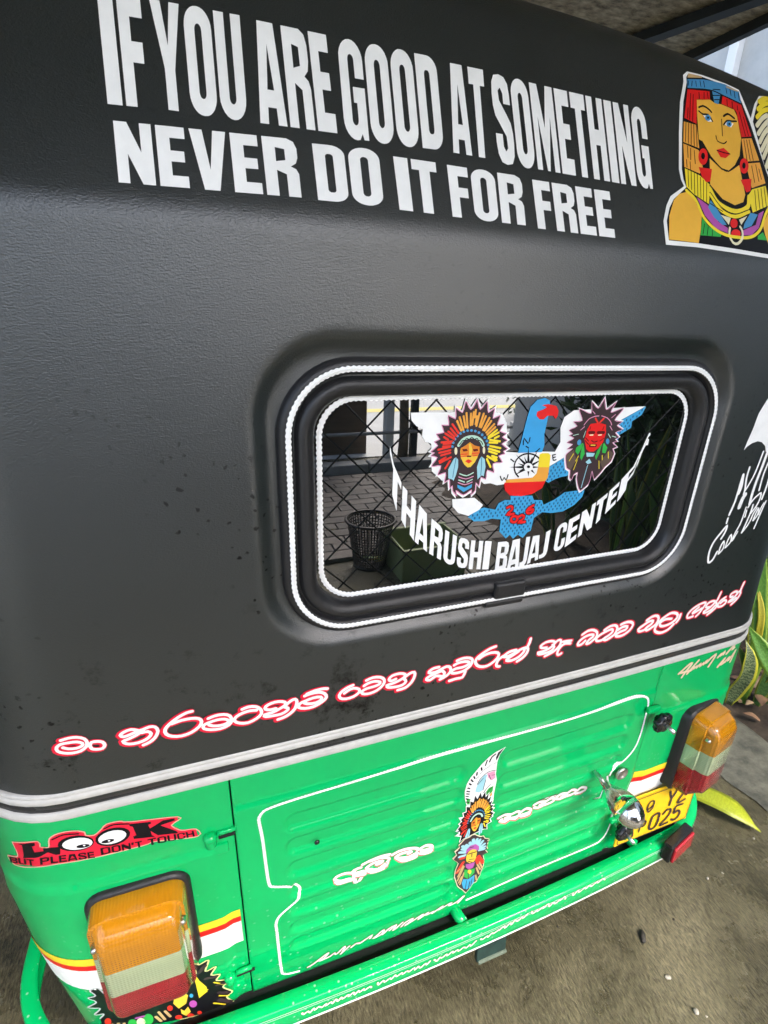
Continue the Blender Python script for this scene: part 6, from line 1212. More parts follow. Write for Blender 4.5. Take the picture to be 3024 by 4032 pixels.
box('reflector_lens',(.5715,-.031,.2645),(.082,.006,.042),M_RED,rf,bev=.0025,rot=Matrix.Rotation(R(13),3,'Z'))
tab=box('hitch_tab',(.084,-.012,.180),(.070,.010,.076),mat('green_black_steel',(.012,.035,.03),.5,var=.5,var_scale=60),bmp,bev=.002,rot=Matrix.Rotation(R(-4),3,'X'))
box('tab_lip',(.086,-.018,.143),(.068,.012,.007),mat('worn_edge',(.12,.15,.11),.6,var=.3,var_scale=90),bmp,bev=.002)
# tail lamps
def lens_mat(name,c,depth):
    m=bpy.data.materials.new(name); n,b=nodes_of(m); L=n.links; N=n.nodes.new
    b.inputs['Base Color'].default_value=(*c,1); b.inputs['Roughness'].default_value=.10; b.inputs['Transmission Weight'].default_value=depth; b.inputs['IOR'].default_value=1.25
    b.inputs['Coat Weight'].default_value=1; b.inputs['Coat Roughness'].default_value=.04
    tc=N('ShaderNodeTexCoord')
    a=N('ShaderNodeTexWave'); a.bands_direction='X'; a.inputs['Scale'].default_value=75; L.new(tc.outputs['Object'],a.inputs['Vector'])
    d=N('ShaderNodeTexWave'); d.bands_direction='Z'; d.inputs['Scale'].default_value=75; L.new(tc.outputs['Object'],d.inputs['Vector'])
    ad=N('ShaderNodeMath'); ad.operation='ADD'; L.new(a.outputs['Fac'],ad.inputs[0]); L.new(d.outputs['Fac'],ad.inputs[1])
    bp=N('ShaderNodeBump'); bp.inputs['Strength'].default_value=.4; bp.inputs['Distance'].default_value=.0011; L.new(ad.outputs[0],bp.inputs['Height']); L.new(bp.outputs[0],b.inputs['Normal'])
    return m
M_AMB=lens_mat('amber_lens',(.90,.36,.01),.55); M_CLR=lens_mat('clear_lens',(.66,.78,.46),.55); M_RDL=lens_mat('red_lens',(.42,.008,.02),.5)
M_REFL=mat('lamp_reflector',(.75,.75,.72),.3)
def lamp(cx,hw,shift,dzl,tilt):
    z0,z1=.430+dzl,.650+dzl; zc=(z0+z1)/2; hz=(z1-z0)/2
    def ring(y,ix,iz0,iz1,r,dx):
        return [(cx+dx+x,y,z) for x,z in rrect(-hw+ix,hw-ix,z0+iz0,z1-iz1,r,6)]
    def loft(rings,cap=True):
        bm=bmesh.new(); RV=[[bm.verts.new(p) for p in r] for r in rings]; n=len(RV[0])
        for a,b in zip(RV,RV[1:]):
            for i in range(n): bm.faces.new((a[(i+1)%n],a[i],b[i],b[(i+1)%n]))
        if cap: bm.faces.new(RV[-1][::-1]); bm.faces.new(RV[0])
        bmesh.ops.recalc_face_normals(bm,faces=bm.faces); return bm
    # the lamp turns a little with the corner of the body
    rot=Matrix.Translation((cx,.01,0))@Matrix.Rotation(tilt,4,'Z')@Matrix.Translation((-cx,-.01,0))
    bm=loft([ring(.040,0,0,0,.026,0),ring(.005,0,0,0,.026,0),ring(.001,.003,.003,.003,.024,0),ring(.000,.006,.006,.006,.02,0)]); bmesh.ops.transform(bm,matrix=rot,verts=bm.verts)
    base=bm_obj('tail_lamp',bm,M_RUB,car,True); e=base.modifiers.new('edges','EDGE_SPLIT'); e.split_angle=R(40)
    rings=[ring(.003,.006,.006,.006,.02,0),ring(-.026,.008,.010,.010,.019,0),ring(-.0275,.0125,.014,.013,.016,shift*.2),ring(-.040,.0155,.030,.018,.016,shift*.7),ring(-.0425,.0165,.033,.021,.015,shift*.8),ring(-.049,.0205,.037,.031,.012,shift),ring(-.0505,.0235,.040,.035,.010,shift)]
    for nm,lo,hi,mt in (('red_lens',-1,.521+dzl,M_RDL),('clear_lens',.521+dzl,.571+dzl,M_CLR),('amber_lens',.571+dzl,2,M_AMB)):
        b2=loft(rings)
        if lo>0:
            r=bmesh.ops.bisect_plane(b2,geom=b2.verts[:]+b2.edges[:]+b2.faces[:],plane_co=(0,0,lo),plane_no=(0,0,-1),clear_outer=True); bmesh.ops.holes_fill(b2,edges=[e for e in b2.edges if e.is_boundary])
        if hi<2:
            r=bmesh.ops.bisect_plane(b2,geom=b2.verts[:]+b2.edges[:]+b2.faces[:],plane_co=(0,0,hi),plane_no=(0,0,1),clear_outer=True); bmesh.ops.holes_fill(b2,edges=[e for e in b2.edges if e.is_boundary])
        bmesh.ops.transform(b2,matrix=rot,verts=b2.verts)
        o=bm_obj(nm,b2,mt,base,True); e=o.modifiers.new('edges','EDGE_SPLIT'); e.split_angle=R(28)
    bm=bmesh.new(); box_bm(bm,(cx,-.003,(z0+z1)/2),(2*hw-.026,.003,z1-z0-.026),.001); bmesh.ops.transform(bm,matrix=rot,verts=bm.verts); bm_obj('reflector_plate',bm,M_REFL,base)
    for sx in (-1,1):
        q=rot@Vector((cx+sx*(hw-.013)+shift*.5,-.030,.605+dzl)); lathe('lens_screw',[(0,.004),(.007,.004),(.009,.002)],q,rot.to_3x3()@Vector((0,-1,0)),M_STEEL,base,14)
    return base
l1=lamp(-.524,.067,.004,0.,R(-1)); l1['label']='left tail lamp with amber, clear and red lens bands'
l2=lamp(.548,.057,-.002,.010,R(11)); l2['label']='right tail lamp with amber, clear and red lens bands'
# number plate: yellow, pressed black characters
M_PLATE=mat('yellow_plate',(.82,.50,.012),.4,var=.06,var_scale=30,spec=.4)
pl_=box('number_plate',(.500,.004,.372),(.216,.004,.140),M_PLATE,car,bev=.0015)
def plate_pt(x,z): return (x,.0012,z)
SURF['plate']=plate_pt; GRID['plate']=0
sh=Sheet('plate',base=.0006)
fr=rrect(.397,.603,.307,.437,.008,4); sh.stroke(fr,.0018,'umber',0,step=None,closed=True,k=1)
def pch(pts,x,z,sx=.026,sz=.046,w=.0062): sh.stroke([(x+a*sx,z+b*sz) for a,b in pts],w,'umber',1,step=None,k=4)
x0=.483
pch([(0,.15),(.0,.8),(.25,1),(.7,1),(.85,.8),(.85,.2),(.6,0),(.2,0),(0,.15)],.486,.318)
pch([(0,.8),(.3,1),(.75,.95),(.85,.7),(.6,.4),(0,0),(.9,0)],.520,.318)
pch([(.85,1),(.1,1),(.05,.55),(.5,.62),(.85,.4),(.7,.08),(.3,0),(0,.12)],.554,.318)
pch([(0,0),(0,1),(.6,1),(.8,.75),(.6,.5),(0,.5)],.456,.325,.018,.030,.0042)
pch([(.0,1),(.4,.5),(.8,1)],.520,.378,.028,.046); pch([(.4,.5),(.4,0)],.520,.378,.028,.046)
pch([(.0,1),(.8,1)],.556,.378,.028,.046); pch([(.8,1),(0,0),(.8,0)],.556,.378,.028,.046)
pch([(0,0),(.4,1),(.8,0)],.418,.318,.026,.042,.005)
pch([(0,.3),(.3,0),(.7,.3),(.7,.8),(.35,1),(0,.8),(0,.3),(.7,.5)],.462,.382,.022,.034,.004)
sh.build('plate_characters',pl_)
# rear window: glass, gasket, cords
M_WIN=bpy.data.materials.new('tinted_window_glass'); n_,b_=nodes_of(M_WIN)
b_.inputs['Base Color'].default_value=(.004,.005,.005,1); b_.inputs['Roughness'].default_value=.012; b_.inputs['IOR'].default_value=2.5; b_.inputs['Specular IOR Level'].default_value=.5
ring_=rrect(WX0,WX1,WZ0,WZ1,.05,10)
win=mesh('rear_window',[glass(x,z) for x,z in ring_]+[(x,.028,z) for x,z in ring_],[tuple(range(len(ring_)))[::-1]]+[(i,(i+1)%len(ring_),len(ring_)+(i+1)%len(ring_),len(ring_)+i) for i in range(len(ring_))],M_WIN,car)
if win.data.polygons[0].normal.y>0: win.data.flip_normals()
win['label']='tinted rear window reflecting the yard, fence and waste basket'
def sweep_ring(name,x0,x1,z0,z1,r,prof,m_,parent,n=12,bow_=True):
    path=rrect(x0,x1,z0,z1,r,n); k=len(path); q=len(prof); V=[];F=[]
    for i in range(k):
        a=Vector(path[i-1]);b=Vector(path[(i+1)%k]); t=(b-a).normalized(); nn=Vector((t.y,-t.x))   # outward
        for o,y in prof:
            x=path[i][0]+nn.x*o; z=path[i][1]+nn.y*o; V.append((x,y,z))
    for i in range(k):
        for j in range(q-1): F.append((i*q+j,i*q+j+1,((i+1)%k)*q+j+1,((i+1)%k)*q+j))
    return mesh(name,V,F,m_,parent,True)
gs=sweep_ring('window_gasket',WX0,WX1,WZ0,WZ1,.05,[(-.006,.022),(-.006,.014),(-.002,.008),(.004,.004),(.010,.004),(.0145,.008),(.016,.015),(.0175,.0155),(.0185,.009),(.021,.0055),(.029,.004),(.034,.0065),(.0365,.012),(.0368,.020)],M_RUB,win)
for z in (1.0265,):
    box('gasket_joint',(.021,.0045,1.0195),(.052,.012,.026),M_RUB,gs,bev=.004)
    box('joint_lip',(.014,.0055,.999),(.064,.010,.010),M_RUB,gs,bev=.003)
SURF['gasket']=lambda x,z:(x,.0035,z); GRID['gasket']=0
sh=Sheet('gasket',base=.0004); sh.stroke(rrect(WX0-.0245,WX1+.0245,WZ0-.0245,WZ1+.0245,.0745,16),.0062,'white',0,step=.0016,wob=(.17,.0062),crown=.0014,closed=True); sh.build('cord_border',gs)
sh=Sheet('glass',base=.0004); sh.stroke(rrect(WX0+.0135,WX1-.0115,WZ0+.0105,WZ1-.0095,.044,16),.0066,'white',0,step=.0016,wob=(.17,.0062),crown=.0012,closed=True); sh.build('cord_border',win)
sticker('eagle','eagle_sticker',win,'white and blue eagle sticker with red beak, compass and shield')
sticker('lady_head','headdress_sticker',win,'woman in a red, orange and yellow feather headdress')
sticker('chief_head','headdress_sticker',win,'red faced figure in a dark feather headdress')
for ch,t in ARC_LETTERS:
    sh=Sheet('glass',base=.0006); sh.poly([dec(r) for r in t.split(';')],'white',0); sh.build('letter',win)
# lettering and stickers on the canopy
for ch,t in SLOGAN_LETTERS:
    sh=Sheet('canopy',base=.0010); sh.poly([dec(r) for r in t.split(';')],'white',0); sh.build('letter',can)
for k in 'abcdef': sticker('verse_'+k,'verse_lettering',can)
sticker('portrait','portrait_sticker',can,'sticker of a woman in red and gold ancient dress')
sticker('plume','plume_sticker',can,'yellow plumed sticker at the canopy corner')
sticker('corner_script','corner_script',can,'white brush script wrapping the canopy corner')
sticker('look','look_sticker',bod,'red LOOK sticker with two cartoon eyes')
sticker('proverb','proverb_script',bod,'cream script under the belt moulding')
sticker('warrior','feather_sticker',bod,'dark feathered sticker behind the left tail lamp')
sticker('word_mother','word_lettering',gt); sticker('word_father','word_lettering',gt)
sticker('gate_script','gate_script',gt)
sh=Sheet('gate',base=.0008)
sticker('wing_sticker','',None,sheet=sh); sticker('lady_head2','',None,sheet=sh); sticker('chief_sticker','',None,sheet=sh)
sh.build('totem_sticker',gt,'tall sticker of a white wing above two feathered heads')
for k in ROPES:
    sh=Sheet('gate',base=.0008); sh.stroke(dec(ROPES[k][1]),.0046,'white',0,step=.0018,wob=(.16,.0056),crown=.0012); sh.build('cord_outline',gt)
# wheels under the body
for x in (-.60,.60):
    w_=lathe('wheel',[(-.055,.06),(-.055,.15),(-.06,.19),(-.05,.208),(-.03,.214),(.03,.214),(.05,.208),(.06,.19),(.055,.15),(.055,.06)],(x,.52,.214),(1,0,0),M_TYRE,car,40)
    lathe('rim',[(-.050,.02),(-.050,.05),(-.042,.14),(.042,.14),(.050,.05),(.050,.02)],(x,.52,.214),(1,0,0),M_STEEL,w_,28)
# ------------------------------------------------------------------ the yard
random.seed(11)
def ground_mat():
    m=bpy.data.materials.new('wet_concrete'); n,b=nodes_of(m); L=n.links; N=n.nodes.new
    tc=N('ShaderNodeTexCoord')
    a=N('ShaderNodeTexNoise'); a.inputs['Scale'].default_value=2.6; a.inputs['Detail'].default_value=9; a.inputs['Roughness'].default_value=.68; L.new(tc.outputs['Object'],a.inputs['Vector'])
    mp=N('ShaderNodeMapping'); mp.inputs['Scale'].default_value=(260,60,60); mp.inputs['Rotation'].default_value=(0,0,R(-22)); L.new(tc.outputs['Object'],mp.inputs[0])
    g=N('ShaderNodeTexNoise'); g.inputs['Scale'].default_value=1; g.inputs['Detail'].default_value=5; g.inputs['Roughness'].default_value=.7; L.new(mp.outputs[0],g.inputs['Vector'])
    r=N('ShaderNodeValToRGB'); e=r.color_ramp.elements; e[0].position=.34; e[0].color=(.034,.031,.018,1); e[1].position=.66; e[1].color=(.165,.148,.092,1); k=r.color_ramp.elements.new(.5); k.color=(.098,.088,.053,1); L.new(a.outputs[0],r.inputs[0])
    gr=N('ShaderNodeValToRGB'); gr.color_ramp.elements[0].position=.36; gr.color_ramp.elements[0].color=(.30,.28,.25,1); gr.color_ramp.elements[1].position=.68; gr.color_ramp.elements[1].color=(1.6,1.56,1.42,1); L.new(g.outputs[0],gr.inputs[0])
    mx=N('ShaderNodeMix'); mx.data_type='RGBA'; mx.blend_type='MULTIPLY'; mx.inputs[0].default_value=.85; L.new(r.outputs[0],mx.inputs[6]); L.new(gr.outputs[0],mx.inputs[7]); L.new(mx.outputs[2],b.inputs['Base Color'])
    rr=N('ShaderNodeMapRange'); rr.inputs[1].default_value=.35; rr.inputs[2].default_value=.65; rr.inputs[3].default_value=.14; rr.inputs[4].default_value=.46; L.new(a.outputs[0],rr.inputs[0]); L.new(rr.outputs[0],b.inputs['Roughness'])
    ad=N('ShaderNodeMath'); ad.operation='MULTIPLY_ADD'; ad.inputs[1].default_value=2.2; L.new(a.outputs[0],ad.inputs[0]); L.new(g.outputs[0],ad.inputs[2])
    bp=N('ShaderNodeBump'); bp.inputs['Strength'].default_value=.9; bp.inputs['Distance'].default_value=.005; L.new(ad.outputs[0],bp.inputs['Height']); L.new(bp.outputs[0],b.inputs['Normal'])
    return m
g=grid('ground',lambda x,y:(x,y,0.),[-60,60],[-60,60],ground_mat(),smooth_=False); tag(g,kind='structure',label='rough damp brown concrete yard')
# planting bed on the right: soil, mossy edge
M_SOIL=mat('soil',(.030,.021,.014),.9,var=.5,var_scale=14,bump=1.,bump_scale=40,col2=(.08,.056,.036))
M_MOSS=mat('mossy_concrete',(.055,.055,.042),.75,var=.5,var_scale=16,bump=1.,bump_scale=55,col2=(.14,.135,.10))
def bedz(x,y): return .012+.05*smooth((x-1.40)/.35)+.012*math.sin(x*17+y*7)*math.sin(y*13-x*5)
bed=grid('planting_bed',lambda x,y:(x,y,bedz(x,y)),frange(1.38,2.62,.05),frange(-3.3,2.6,.06),M_SOIL); tag(bed,kind='structure')
def kz(t): return .006*math.sin(t*9)+.004*math.sin(t*23)
V=[];F=[]; ys=frange(-3.4,2.6,.08)
for y in ys:
    d=kz(y)
    V+=[(1.12+d*4,y,.004),(1.20+d*3,y,.014+d*.5),(1.30+d,y,.020),(1.385+d,y,.024),(1.42+d,y,.010)]
for i in range(len(ys)-1):
    for j in range(4): F.append((i*5+j,(i+1)*5+j,(i+1)*5+j+1,i*5+j+1)[::-1])
ed=mesh('bed_edge',V,F,M_MOSS,None,True); ed.data.flip_normals() if ed.data.polygons[0].normal.z<0 else None; tag(ed,kind='structure')
# shelter over the vehicle
M_CEIL=mat('stained_roof_sheet',(.24,.18,.10),.8,var=.75,var_scale=20,bump=1.,bump_scale=45,col2=(.60,.50,.34),stretch=(1,1.8,1))
M_BEAM=mat('dark_timber',(.020,.026,.028),.7,var=.3,var_scale=12)
sh_=empty('shelter_roof',(0,0,0)); tag(sh_,'brown stained sheet roof with dark beams above the auto rickshaw','roof')
ROOF=lambda x,y:2.40+.03*y
def sheet(name,x0,x1,y0,y1):
    V=[(x,y,ROOF(x,y)+dz+(.014 if x0==-1.03 else 0)) for dz in (0,.012) for x,y in ((x0,y0),(x1,y0),(x1,y1),(x0,y1))]
    return mesh(name,V,[(3,2,1,0),(4,5,6,7),(0,1,5,4),(1,2,6,5),(2,3,7,6),(3,0,4,7)],M_CEIL,sh_)
for x0,x1 in ((-1.6,-1.0),(-1.03,.13),(.10,1.66)): sheet('roof_sheet',x0,x1,-1.7,2.6)  # rear reach lengthened out of view to block sky light
def beam(a,b,w_,h_,name='beam'):
    a=Vector(a);b=Vector(b); d=(b-a); rot=d.to_track_quat('X','Z').to_matrix(); return box(name,(a+b)/2,(d.length,w_,h_),M_BEAM,sh_,rot=rot)
beam((1.30,1.62,2.425),(1.60,.70,2.40),.05,.03); beam((1.655,-1.7,2.345),(1.655,2.6,2.46),.03,.04); beam((-1.4,2.4,2.40),(1.64,2.4,2.40),.08,.12); beam((-1.4,-1.5,2.30),(1.64,-1.5,2.30),.08,.10)
for x,y in ((1.60,2.5),(-1.3,-1.5)): box('post',(x,y,1.17),(.10,.10,2.34),M_BEAM,sh_)
# unseen wall added on the left to shade the ground and canopy
lw=box('shade_wall',(-1.50,1.2,1.19),(.14,3.0,2.38),mat('grey_render',(.22,.21,.19),.85,var=.25,var_scale=5,bump=.6,bump_scale=30)); tag(lw,'unseen grey rendered wall added left of the shelter to shade the ground and canopy','wall')
# pale building on the right
fac=empty('pale_building',(2.7,0,0)); tag(fac,'pale grey building front with white framed panes beyond the plants','building')
M_PALE=mat('pale_render',(.66,.66,.65),.6,var=.1,var_scale=3); M_PANE=mat('frosted_pane',(.46,.45,.42),.4,var=.12,var_scale=6); M_FRM=mat('white_frame',(.74,.74,.72),.4); M_STONE=mat('grey_stone',(.20,.19,.17),.8,var=.4,var_scale=10,bump=.8,bump_scale=30)
def fbox(name,c,s,m_,b=.004): return box(name,c,s,m_,fac,bev=b,off=(2.7,0,0))
fbox('wall',(2.80,.6,1.10),(.12,9.0,1.92),M_PALE); fbox('plinth',(2.765,.6,.05),(.14,9.0,.10),M_STONE); fbox('eave',(2.76,.6,3.56),(.30,9.0,.10),M_BEAM)
for i in range(7):
    y=-3.52+i*1.15; fbox('pane',(2.79,y+.575,2.78),(.03,1.09,1.40),M_PANE); fbox('mullion',(2.765,y,2.78),(.07,.06,1.42),M_FRM)
fbox('sill',(2.755,.6,2.075),(.12,9.0,.05),M_FRM)
# ------------------------------------------------------------------ plants
def leaf_mat(name,c,edge,band):
    m=bpy.data.materials.new(name); n,b=nodes_of(m); L=n.links; N=n.nodes.new
    uv=N('ShaderNodeUVMap'); sx=N('ShaderNodeSeparateXYZ'); L.new(uv.outputs[0],sx.inputs[0])
    nz=N('ShaderNodeTexNoise'); nz.inputs['Scale'].default_value=18; L.new(uv.outputs[0],nz.inputs['Vector'])
    wv=N('ShaderNodeTexWave'); wv.bands_direction='Y'; wv.inputs['Scale'].default_value=2.6; wv.inputs['Distortion'].default_value=9; wv.inputs['Detail'].default_value=3; wv.inputs['Detail Scale'].default_value=2.5; L.new(uv.outputs[0],wv.inputs['Vector'])
    c1=N('ShaderNodeMix'); c1.data_type='RGBA'; c1.inputs[6].default_value=(*c,1); c1.inputs[7].default_value=(*band,1); L.new(wv.outputs['Fac'],c1.inputs[0])
    ab=N('ShaderNodeMath'); ab.operation='SUBTRACT'; ab.inputs[1].default_value=.5; L.new(sx.outputs[0],ab.inputs[0]); a2=N('ShaderNodeMath'); a2.operation='ABSOLUTE'; L.new(ab.outputs[0],a2.inputs[0])
    a3=N('ShaderNodeMath'); a3.operation='GREATER_THAN'; a3.inputs[1].default_value=.36; L.new(a2.outputs[0],a3.inputs[0])
    c2=N('ShaderNodeMix'); c2.data_type='RGBA'; c2.inputs[7].default_value=(*edge,1); L.new(a3.outputs[0],c2.inputs[0]); L.new(c1.outputs[2],c2.inputs[6]); L.new(c2.outputs[2],b.inputs['Base Color'])
    b.inputs['Roughness'].default_value=.38; b.inputs['Subsurface Weight'].default_value=.0
    bp=N('ShaderNodeBump'); bp.inputs['Strength'].default_value=.15; bp.inputs['Distance'].default_value=.003; L.new(wv.outputs['Fac'],bp.inputs['Height']); L.new(bp.outputs[0],b.inputs['Normal'])
    return m
M_L1=leaf_mat('snake_leaf_green',(.030,.085,.014),(.16,.20,.025),(.06,.14,.03)); M_L2=leaf_mat('snake_leaf_striped',(.035,.07,.025),(.40,.38,.03),(.20,.24,.12)); M_L3=leaf_mat('snake_leaf_bright',(.075,.19,.018),(.18,.28,.03),(.11,.25,.035)); M_L4=leaf_mat('yellow_leaf',(.34,.28,.015),(.45,.36,.03),(.38,.34,.03))
def blade(name,pts,wid,m_,parent,facing,fold=.25,n=14,thick=.004,twist=0.,org=(0,0,0)):
    P=catmull([Vector(p) for p in pts],k=max(3,n//(len(pts)-1))); k=len(P); V=[];F=[];UV=[]; f0=Vector(facing).normalized()
    for i,p in enumerate(P):
        t=i/(k-1); a=P[max(0,i-1)];b=P[min(k-1,i+1)]; d=(b-a).normalized(); f=(Quaternion(d,twist*t)@f0); f=(f-d*f.dot(d)).normalized(); sd=d.cross(f)
        ww=wid*(.45+.55*smooth(t*4))*(1-smooth((t-.55)/.47)**1.6*.97)
        for j,x in enumerate((-1,-.55,0,.55,1)): V.append(p+sd*x*ww/2-f*(1-abs(x))*fold*ww*.5-Vector(org)); UV.append(((x+1)/2,t*3))
        for j,x in enumerate((1,.55,0,-.55,-1)): V.append(p+sd*x*ww/2-f*((1-abs(x))*fold*ww*.5+thick*(1.05-abs(x)))-Vector(org)); UV.append(((x+1)/2,t*3))
    for i in range(k-1):
        for j in range(10): F.append((i*10+j,i*10+(j+1)%10,(i+1)*10+(j+1)%10,(i+1)*10+j))
    F.append(tuple(range(9,-1,-1))); F.append(tuple((k-1)*10+j for j in range(10)))
    o=mesh(name,V,F,m_,parent,True); uvl=o.data.uv_layers.new(name='UVMap'); 
    li=[0]*len(o.data.loops); o.data.loops.foreach_get('vertex_index',li)
    for i,v in enumerate(li): uvl.data[i].uv=UV[v]
    return o
def plant(label,blades,base,group='snake plants in the planting bed'):
    e=empty('snake_plant',base); tag(e,label,'plant',group)
    for pts,wd,m_,fc,tw in blades: blade('leaf',pts,wd,m_,e,fc,twist=tw,org=base)
    return e
tc=(-.8,-.55,.2)
plant('striped twisted snake plant leaf curling beside the right tail lamp',[([(1.45,.447,.02),(1.45,.437,.085),(1.45,.416,.175),(1.45,.427,.258),(1.45,.463,.31)],.052,M_L2,tc,.5),([(1.47,.46,.02),(1.50,.45,.16),(1.47,.50,.27)],.034,M_L1,tc,.3)],(1.45,.447,.02))
plant('tall bright green snake plant rising against the canopy edge',[([(1.50,.43,.02),(1.50,.44,.27),(1.50,.495,.488),(1.50,.537,.69)],.050,M_L3,tc,.1),([(1.51,.43,.02),(1.50,.452,.32),(1.50,.473,.425),(1.50,.520,.52)],.022,M_L4,tc,.2),([(1.53,.40,.02),(1.56,.40,.22),(1.60,.44,.36)],.05,M_L1,tc,.2),([(1.54,.44,.02),(1.58,.50,.24),(1.57,.56,.40)],.045,M_L2,tc,.2)],(1.51,.43,.02))
plant('broad bright leaf of a snake plant hanging out past the belt moulding',[([(1.56,.16,.02),(1.46,.22,.22),(1.36,.29,.31),(1.345,.36,.385),(1.345,.415,.428)],.056,M_L3,tc,.0),([(1.58,.18,.02),(1.56,.23,.20),(1.53,.32,.30)],.05,M_L1,tc,.3),([(1.60,.15,.02),(1.63,.12,.25),(1.66,.10,.42)],.055,M_L1,tc,.3)],(1.56,.16,.02))
plant('snake plant with thick upright green leaves at the right edge',[([(1.56,.405,.0),(1.565,.385,.12),(1.57,.37,.26)],.055,M_L1,tc,.3),([(1.66,.35,.0),(1.66,.33,.14),(1.68,.30,.30)],.05,M_L2,tc,.3),([(1.70,.40,.0),(1.68,.40,.20),(1.70,.43,.38)],.05,M_L1,tc,.2)],(1.60,.40,.0))
def rnd_plant(x,y,label,n=6,h=.6,g='snake plants in the planting bed'):
    bl=[]
    for i in range(n):
        a=random.uniform(0,6.28); r=random.uniform(.02,.09); hh=h*random.uniform(.6,1.1); ln=random.uniform(.02,.22)
        b=(x+r*math.cos(a),y+r*math.sin(a),.02); c=(x+(r+ln*.4)*math.cos(a),y+(r+ln*.4)*math.sin(a),hh*.55); d=(x+(r+ln)*math.cos(a+.3),y+(r+ln)*math.sin(a+.3),hh)
        bl.append(([b,c,d],random.uniform(.04,.06),random.choice((M_L1,M_L1,M_L2,M_L3)),(math.cos(a+1),math.sin(a+1),.1),random.uniform(-.6,.6)))
    return plant(label,bl,(x,y,.02),g)
for i,(x,y,h,t) in enumerate([(1.75,.75,.55,'snake plant clump standing behind the tall bright one'),(1.95,.45,.5,'snake plant clump near the pale building, level with the tail lamp'),(2.25,.95,.6,'snake plant clump against the pale building plinth'),(1.85,.10,.45,'low snake plant clump in front of the bed'),(2.2,.25,.5,'snake plant clump deep in the bed')]): rnd_plant(x,y,t,6,h)
for i in range(13):
    rnd_plant(random.uniform(1.62,2.4),-.45-i*.115+random.uniform(-.06,.06),'dark leafy snake plant mirrored in the right half of the window',8,random.uniform(.55,1.05),'snake plants mirrored in the rear window')
# fallen leaf, litter, debris
M_FALL=leaf_mat('fallen_leaf',(.26,.29,.010),(.24,.27,.015),(.32,.36,.015))
e=empty('fallen_leaf',(.99,.17,.012)); tag(e,'long yellow green leaf lying on the concrete below the right tail lamp','leaf')
blade('leaf_blade',[(.955,.245,.010),(.985,.180,.030),(1.02,.110,.036),(1.046,.040,.014)],.078,M_FALL,e,(0,0,-1),fold=.12,thick=.0012,org=(.99,.17,.012))
M_DRY=[mat('dry_leaf_%d'%i,c,.8,var=.3,var_scale=20) for i,c in enumerate([(.20,.11,.06),(.13,.07,.04),(.28,.19,.11)])]
for i in range(46):
    x=random.uniform(1.40,1.95); y=random.uniform(-.15,.8); a=random.uniform(0,6.28); l=random.uniform(.05,.11); z=bedz(x,y)+.012
    o=blade('dry_leaf',[(x,y,z),(x+l*.5*math.cos(a),y+l*.5*math.sin(a),z+random.uniform(.005,.03)),(x+l*math.cos(a),y+l*math.sin(a),z+random.uniform(-.004,.015))],l*.42,random.choice(M_DRY),None,(0,0,-1) if random.random()<.8 else (.5,.4,-.6),fold=random.uniform(-.3,.3),n=6,thick=.0008)
    tag(o,'curled dry brown leaf on the soil of the planting bed','dry leaf','dry leaves littering the planting bed')
def pebble(name,loc,s,m_,label,cat,group=None):
    bm=bmesh.new(); bmesh.ops.create_icosphere(bm,subdivisions=2,radius=1)
    for v in bm.verts: v.co=Vector((v.co.x*s[0],v.co.y*s[1],v.co.z*s[2]))*random.uniform(.8,1.15)
    o=bm_obj(name,bm,m_,None,True); o.location=(loc[0],loc[1],s[2]*.6); o.rotation_euler=(0,0,random.uniform(0,6)); return tag(o,label,cat,group)
M_PEB=mat('pale_stone',(.36,.33,.27),.6,var=.2,var_scale=60); M_PEBD=mat('dark_chip',(.03,.026,.02),.7)
pebble('stone_chip',(.499,-.129,0),(.005,.007,.003),M_PEB,'pale stone chip on the concrete, nearest the bottom edge but one','stone')
pebble('stone_chip',(.506,-.196,0),(.006,.006,.004),M_PEB,'pale round stone chip at the bottom edge of the concrete','stone')
pebble('stone_chip',(.786,0,0),(.004,.003,.003),M_PEB,'small white stone chip on the bare concrete right of the bumper','stone')
pebble('bark_chip',(.508,-.048,0),(.016,.007,.006),M_PEBD,'dark bark chip lying on the concrete below the bumper reflector','bark chip')
for i in range(14):
    x=random.uniform(.25,1.25); y=random.uniform(-.22,.25); s=random.uniform(.0012,.003)
    pebble('grit',(x,y,0),(s,s*1.3,s*.7),random.choice((M_PEB,M_PEBD,M_PEBD)),'tiny grit grain scattered on the damp concrete','grit','grit grains on the concrete')
# ------------------------------------------------------------------ behind the photographer (seen mirrored in the window)
M_BRK=[mat('paver_%d'%i,c,.6,var=.25,var_scale=25,bump=.5,bump_scale=80) for i,c in enumerate([(.10,.085,.075),(.13,.11,.095),(.08,.07,.062)])]
pav=grid('paved_path',lambda x,y:(x,y,.006),[-1.4,4.2],[-3.72,-2.05],M_SOIL,smooth_=False); tag(pav,kind='structure')
bm=bmesh.new(); box_bm(bm,(0,0,.012),(.213,.103,.028),.004); BR=[]
for i in range(3):
    me=bpy.data.meshes.new('brick'); bm.to_mesh(me); me.materials.append(M_BRK[i]); BR.append(me)
bm.free()
row=0; y=-3.66; cnt=0
while y<-2.08 and cnt<298:
    x=-.55+(.11 if row%2 else 0)
    while x<3.3 and cnt<298:
        if not(x>2.3 and y>-2.6):
            o=bpy.data.objects.new('brick',random.choice(BR)); col.objects.link(o); o.parent=pav; o.location=(x,y,random.uniform(-.002,.002)); o.rotation_euler=(random.uniform(-.01,.01),random.uniform(-.01,.01),random.uniform(-.012,.012)); cnt+=1
        x+=.221
    y+=.111; row+=1
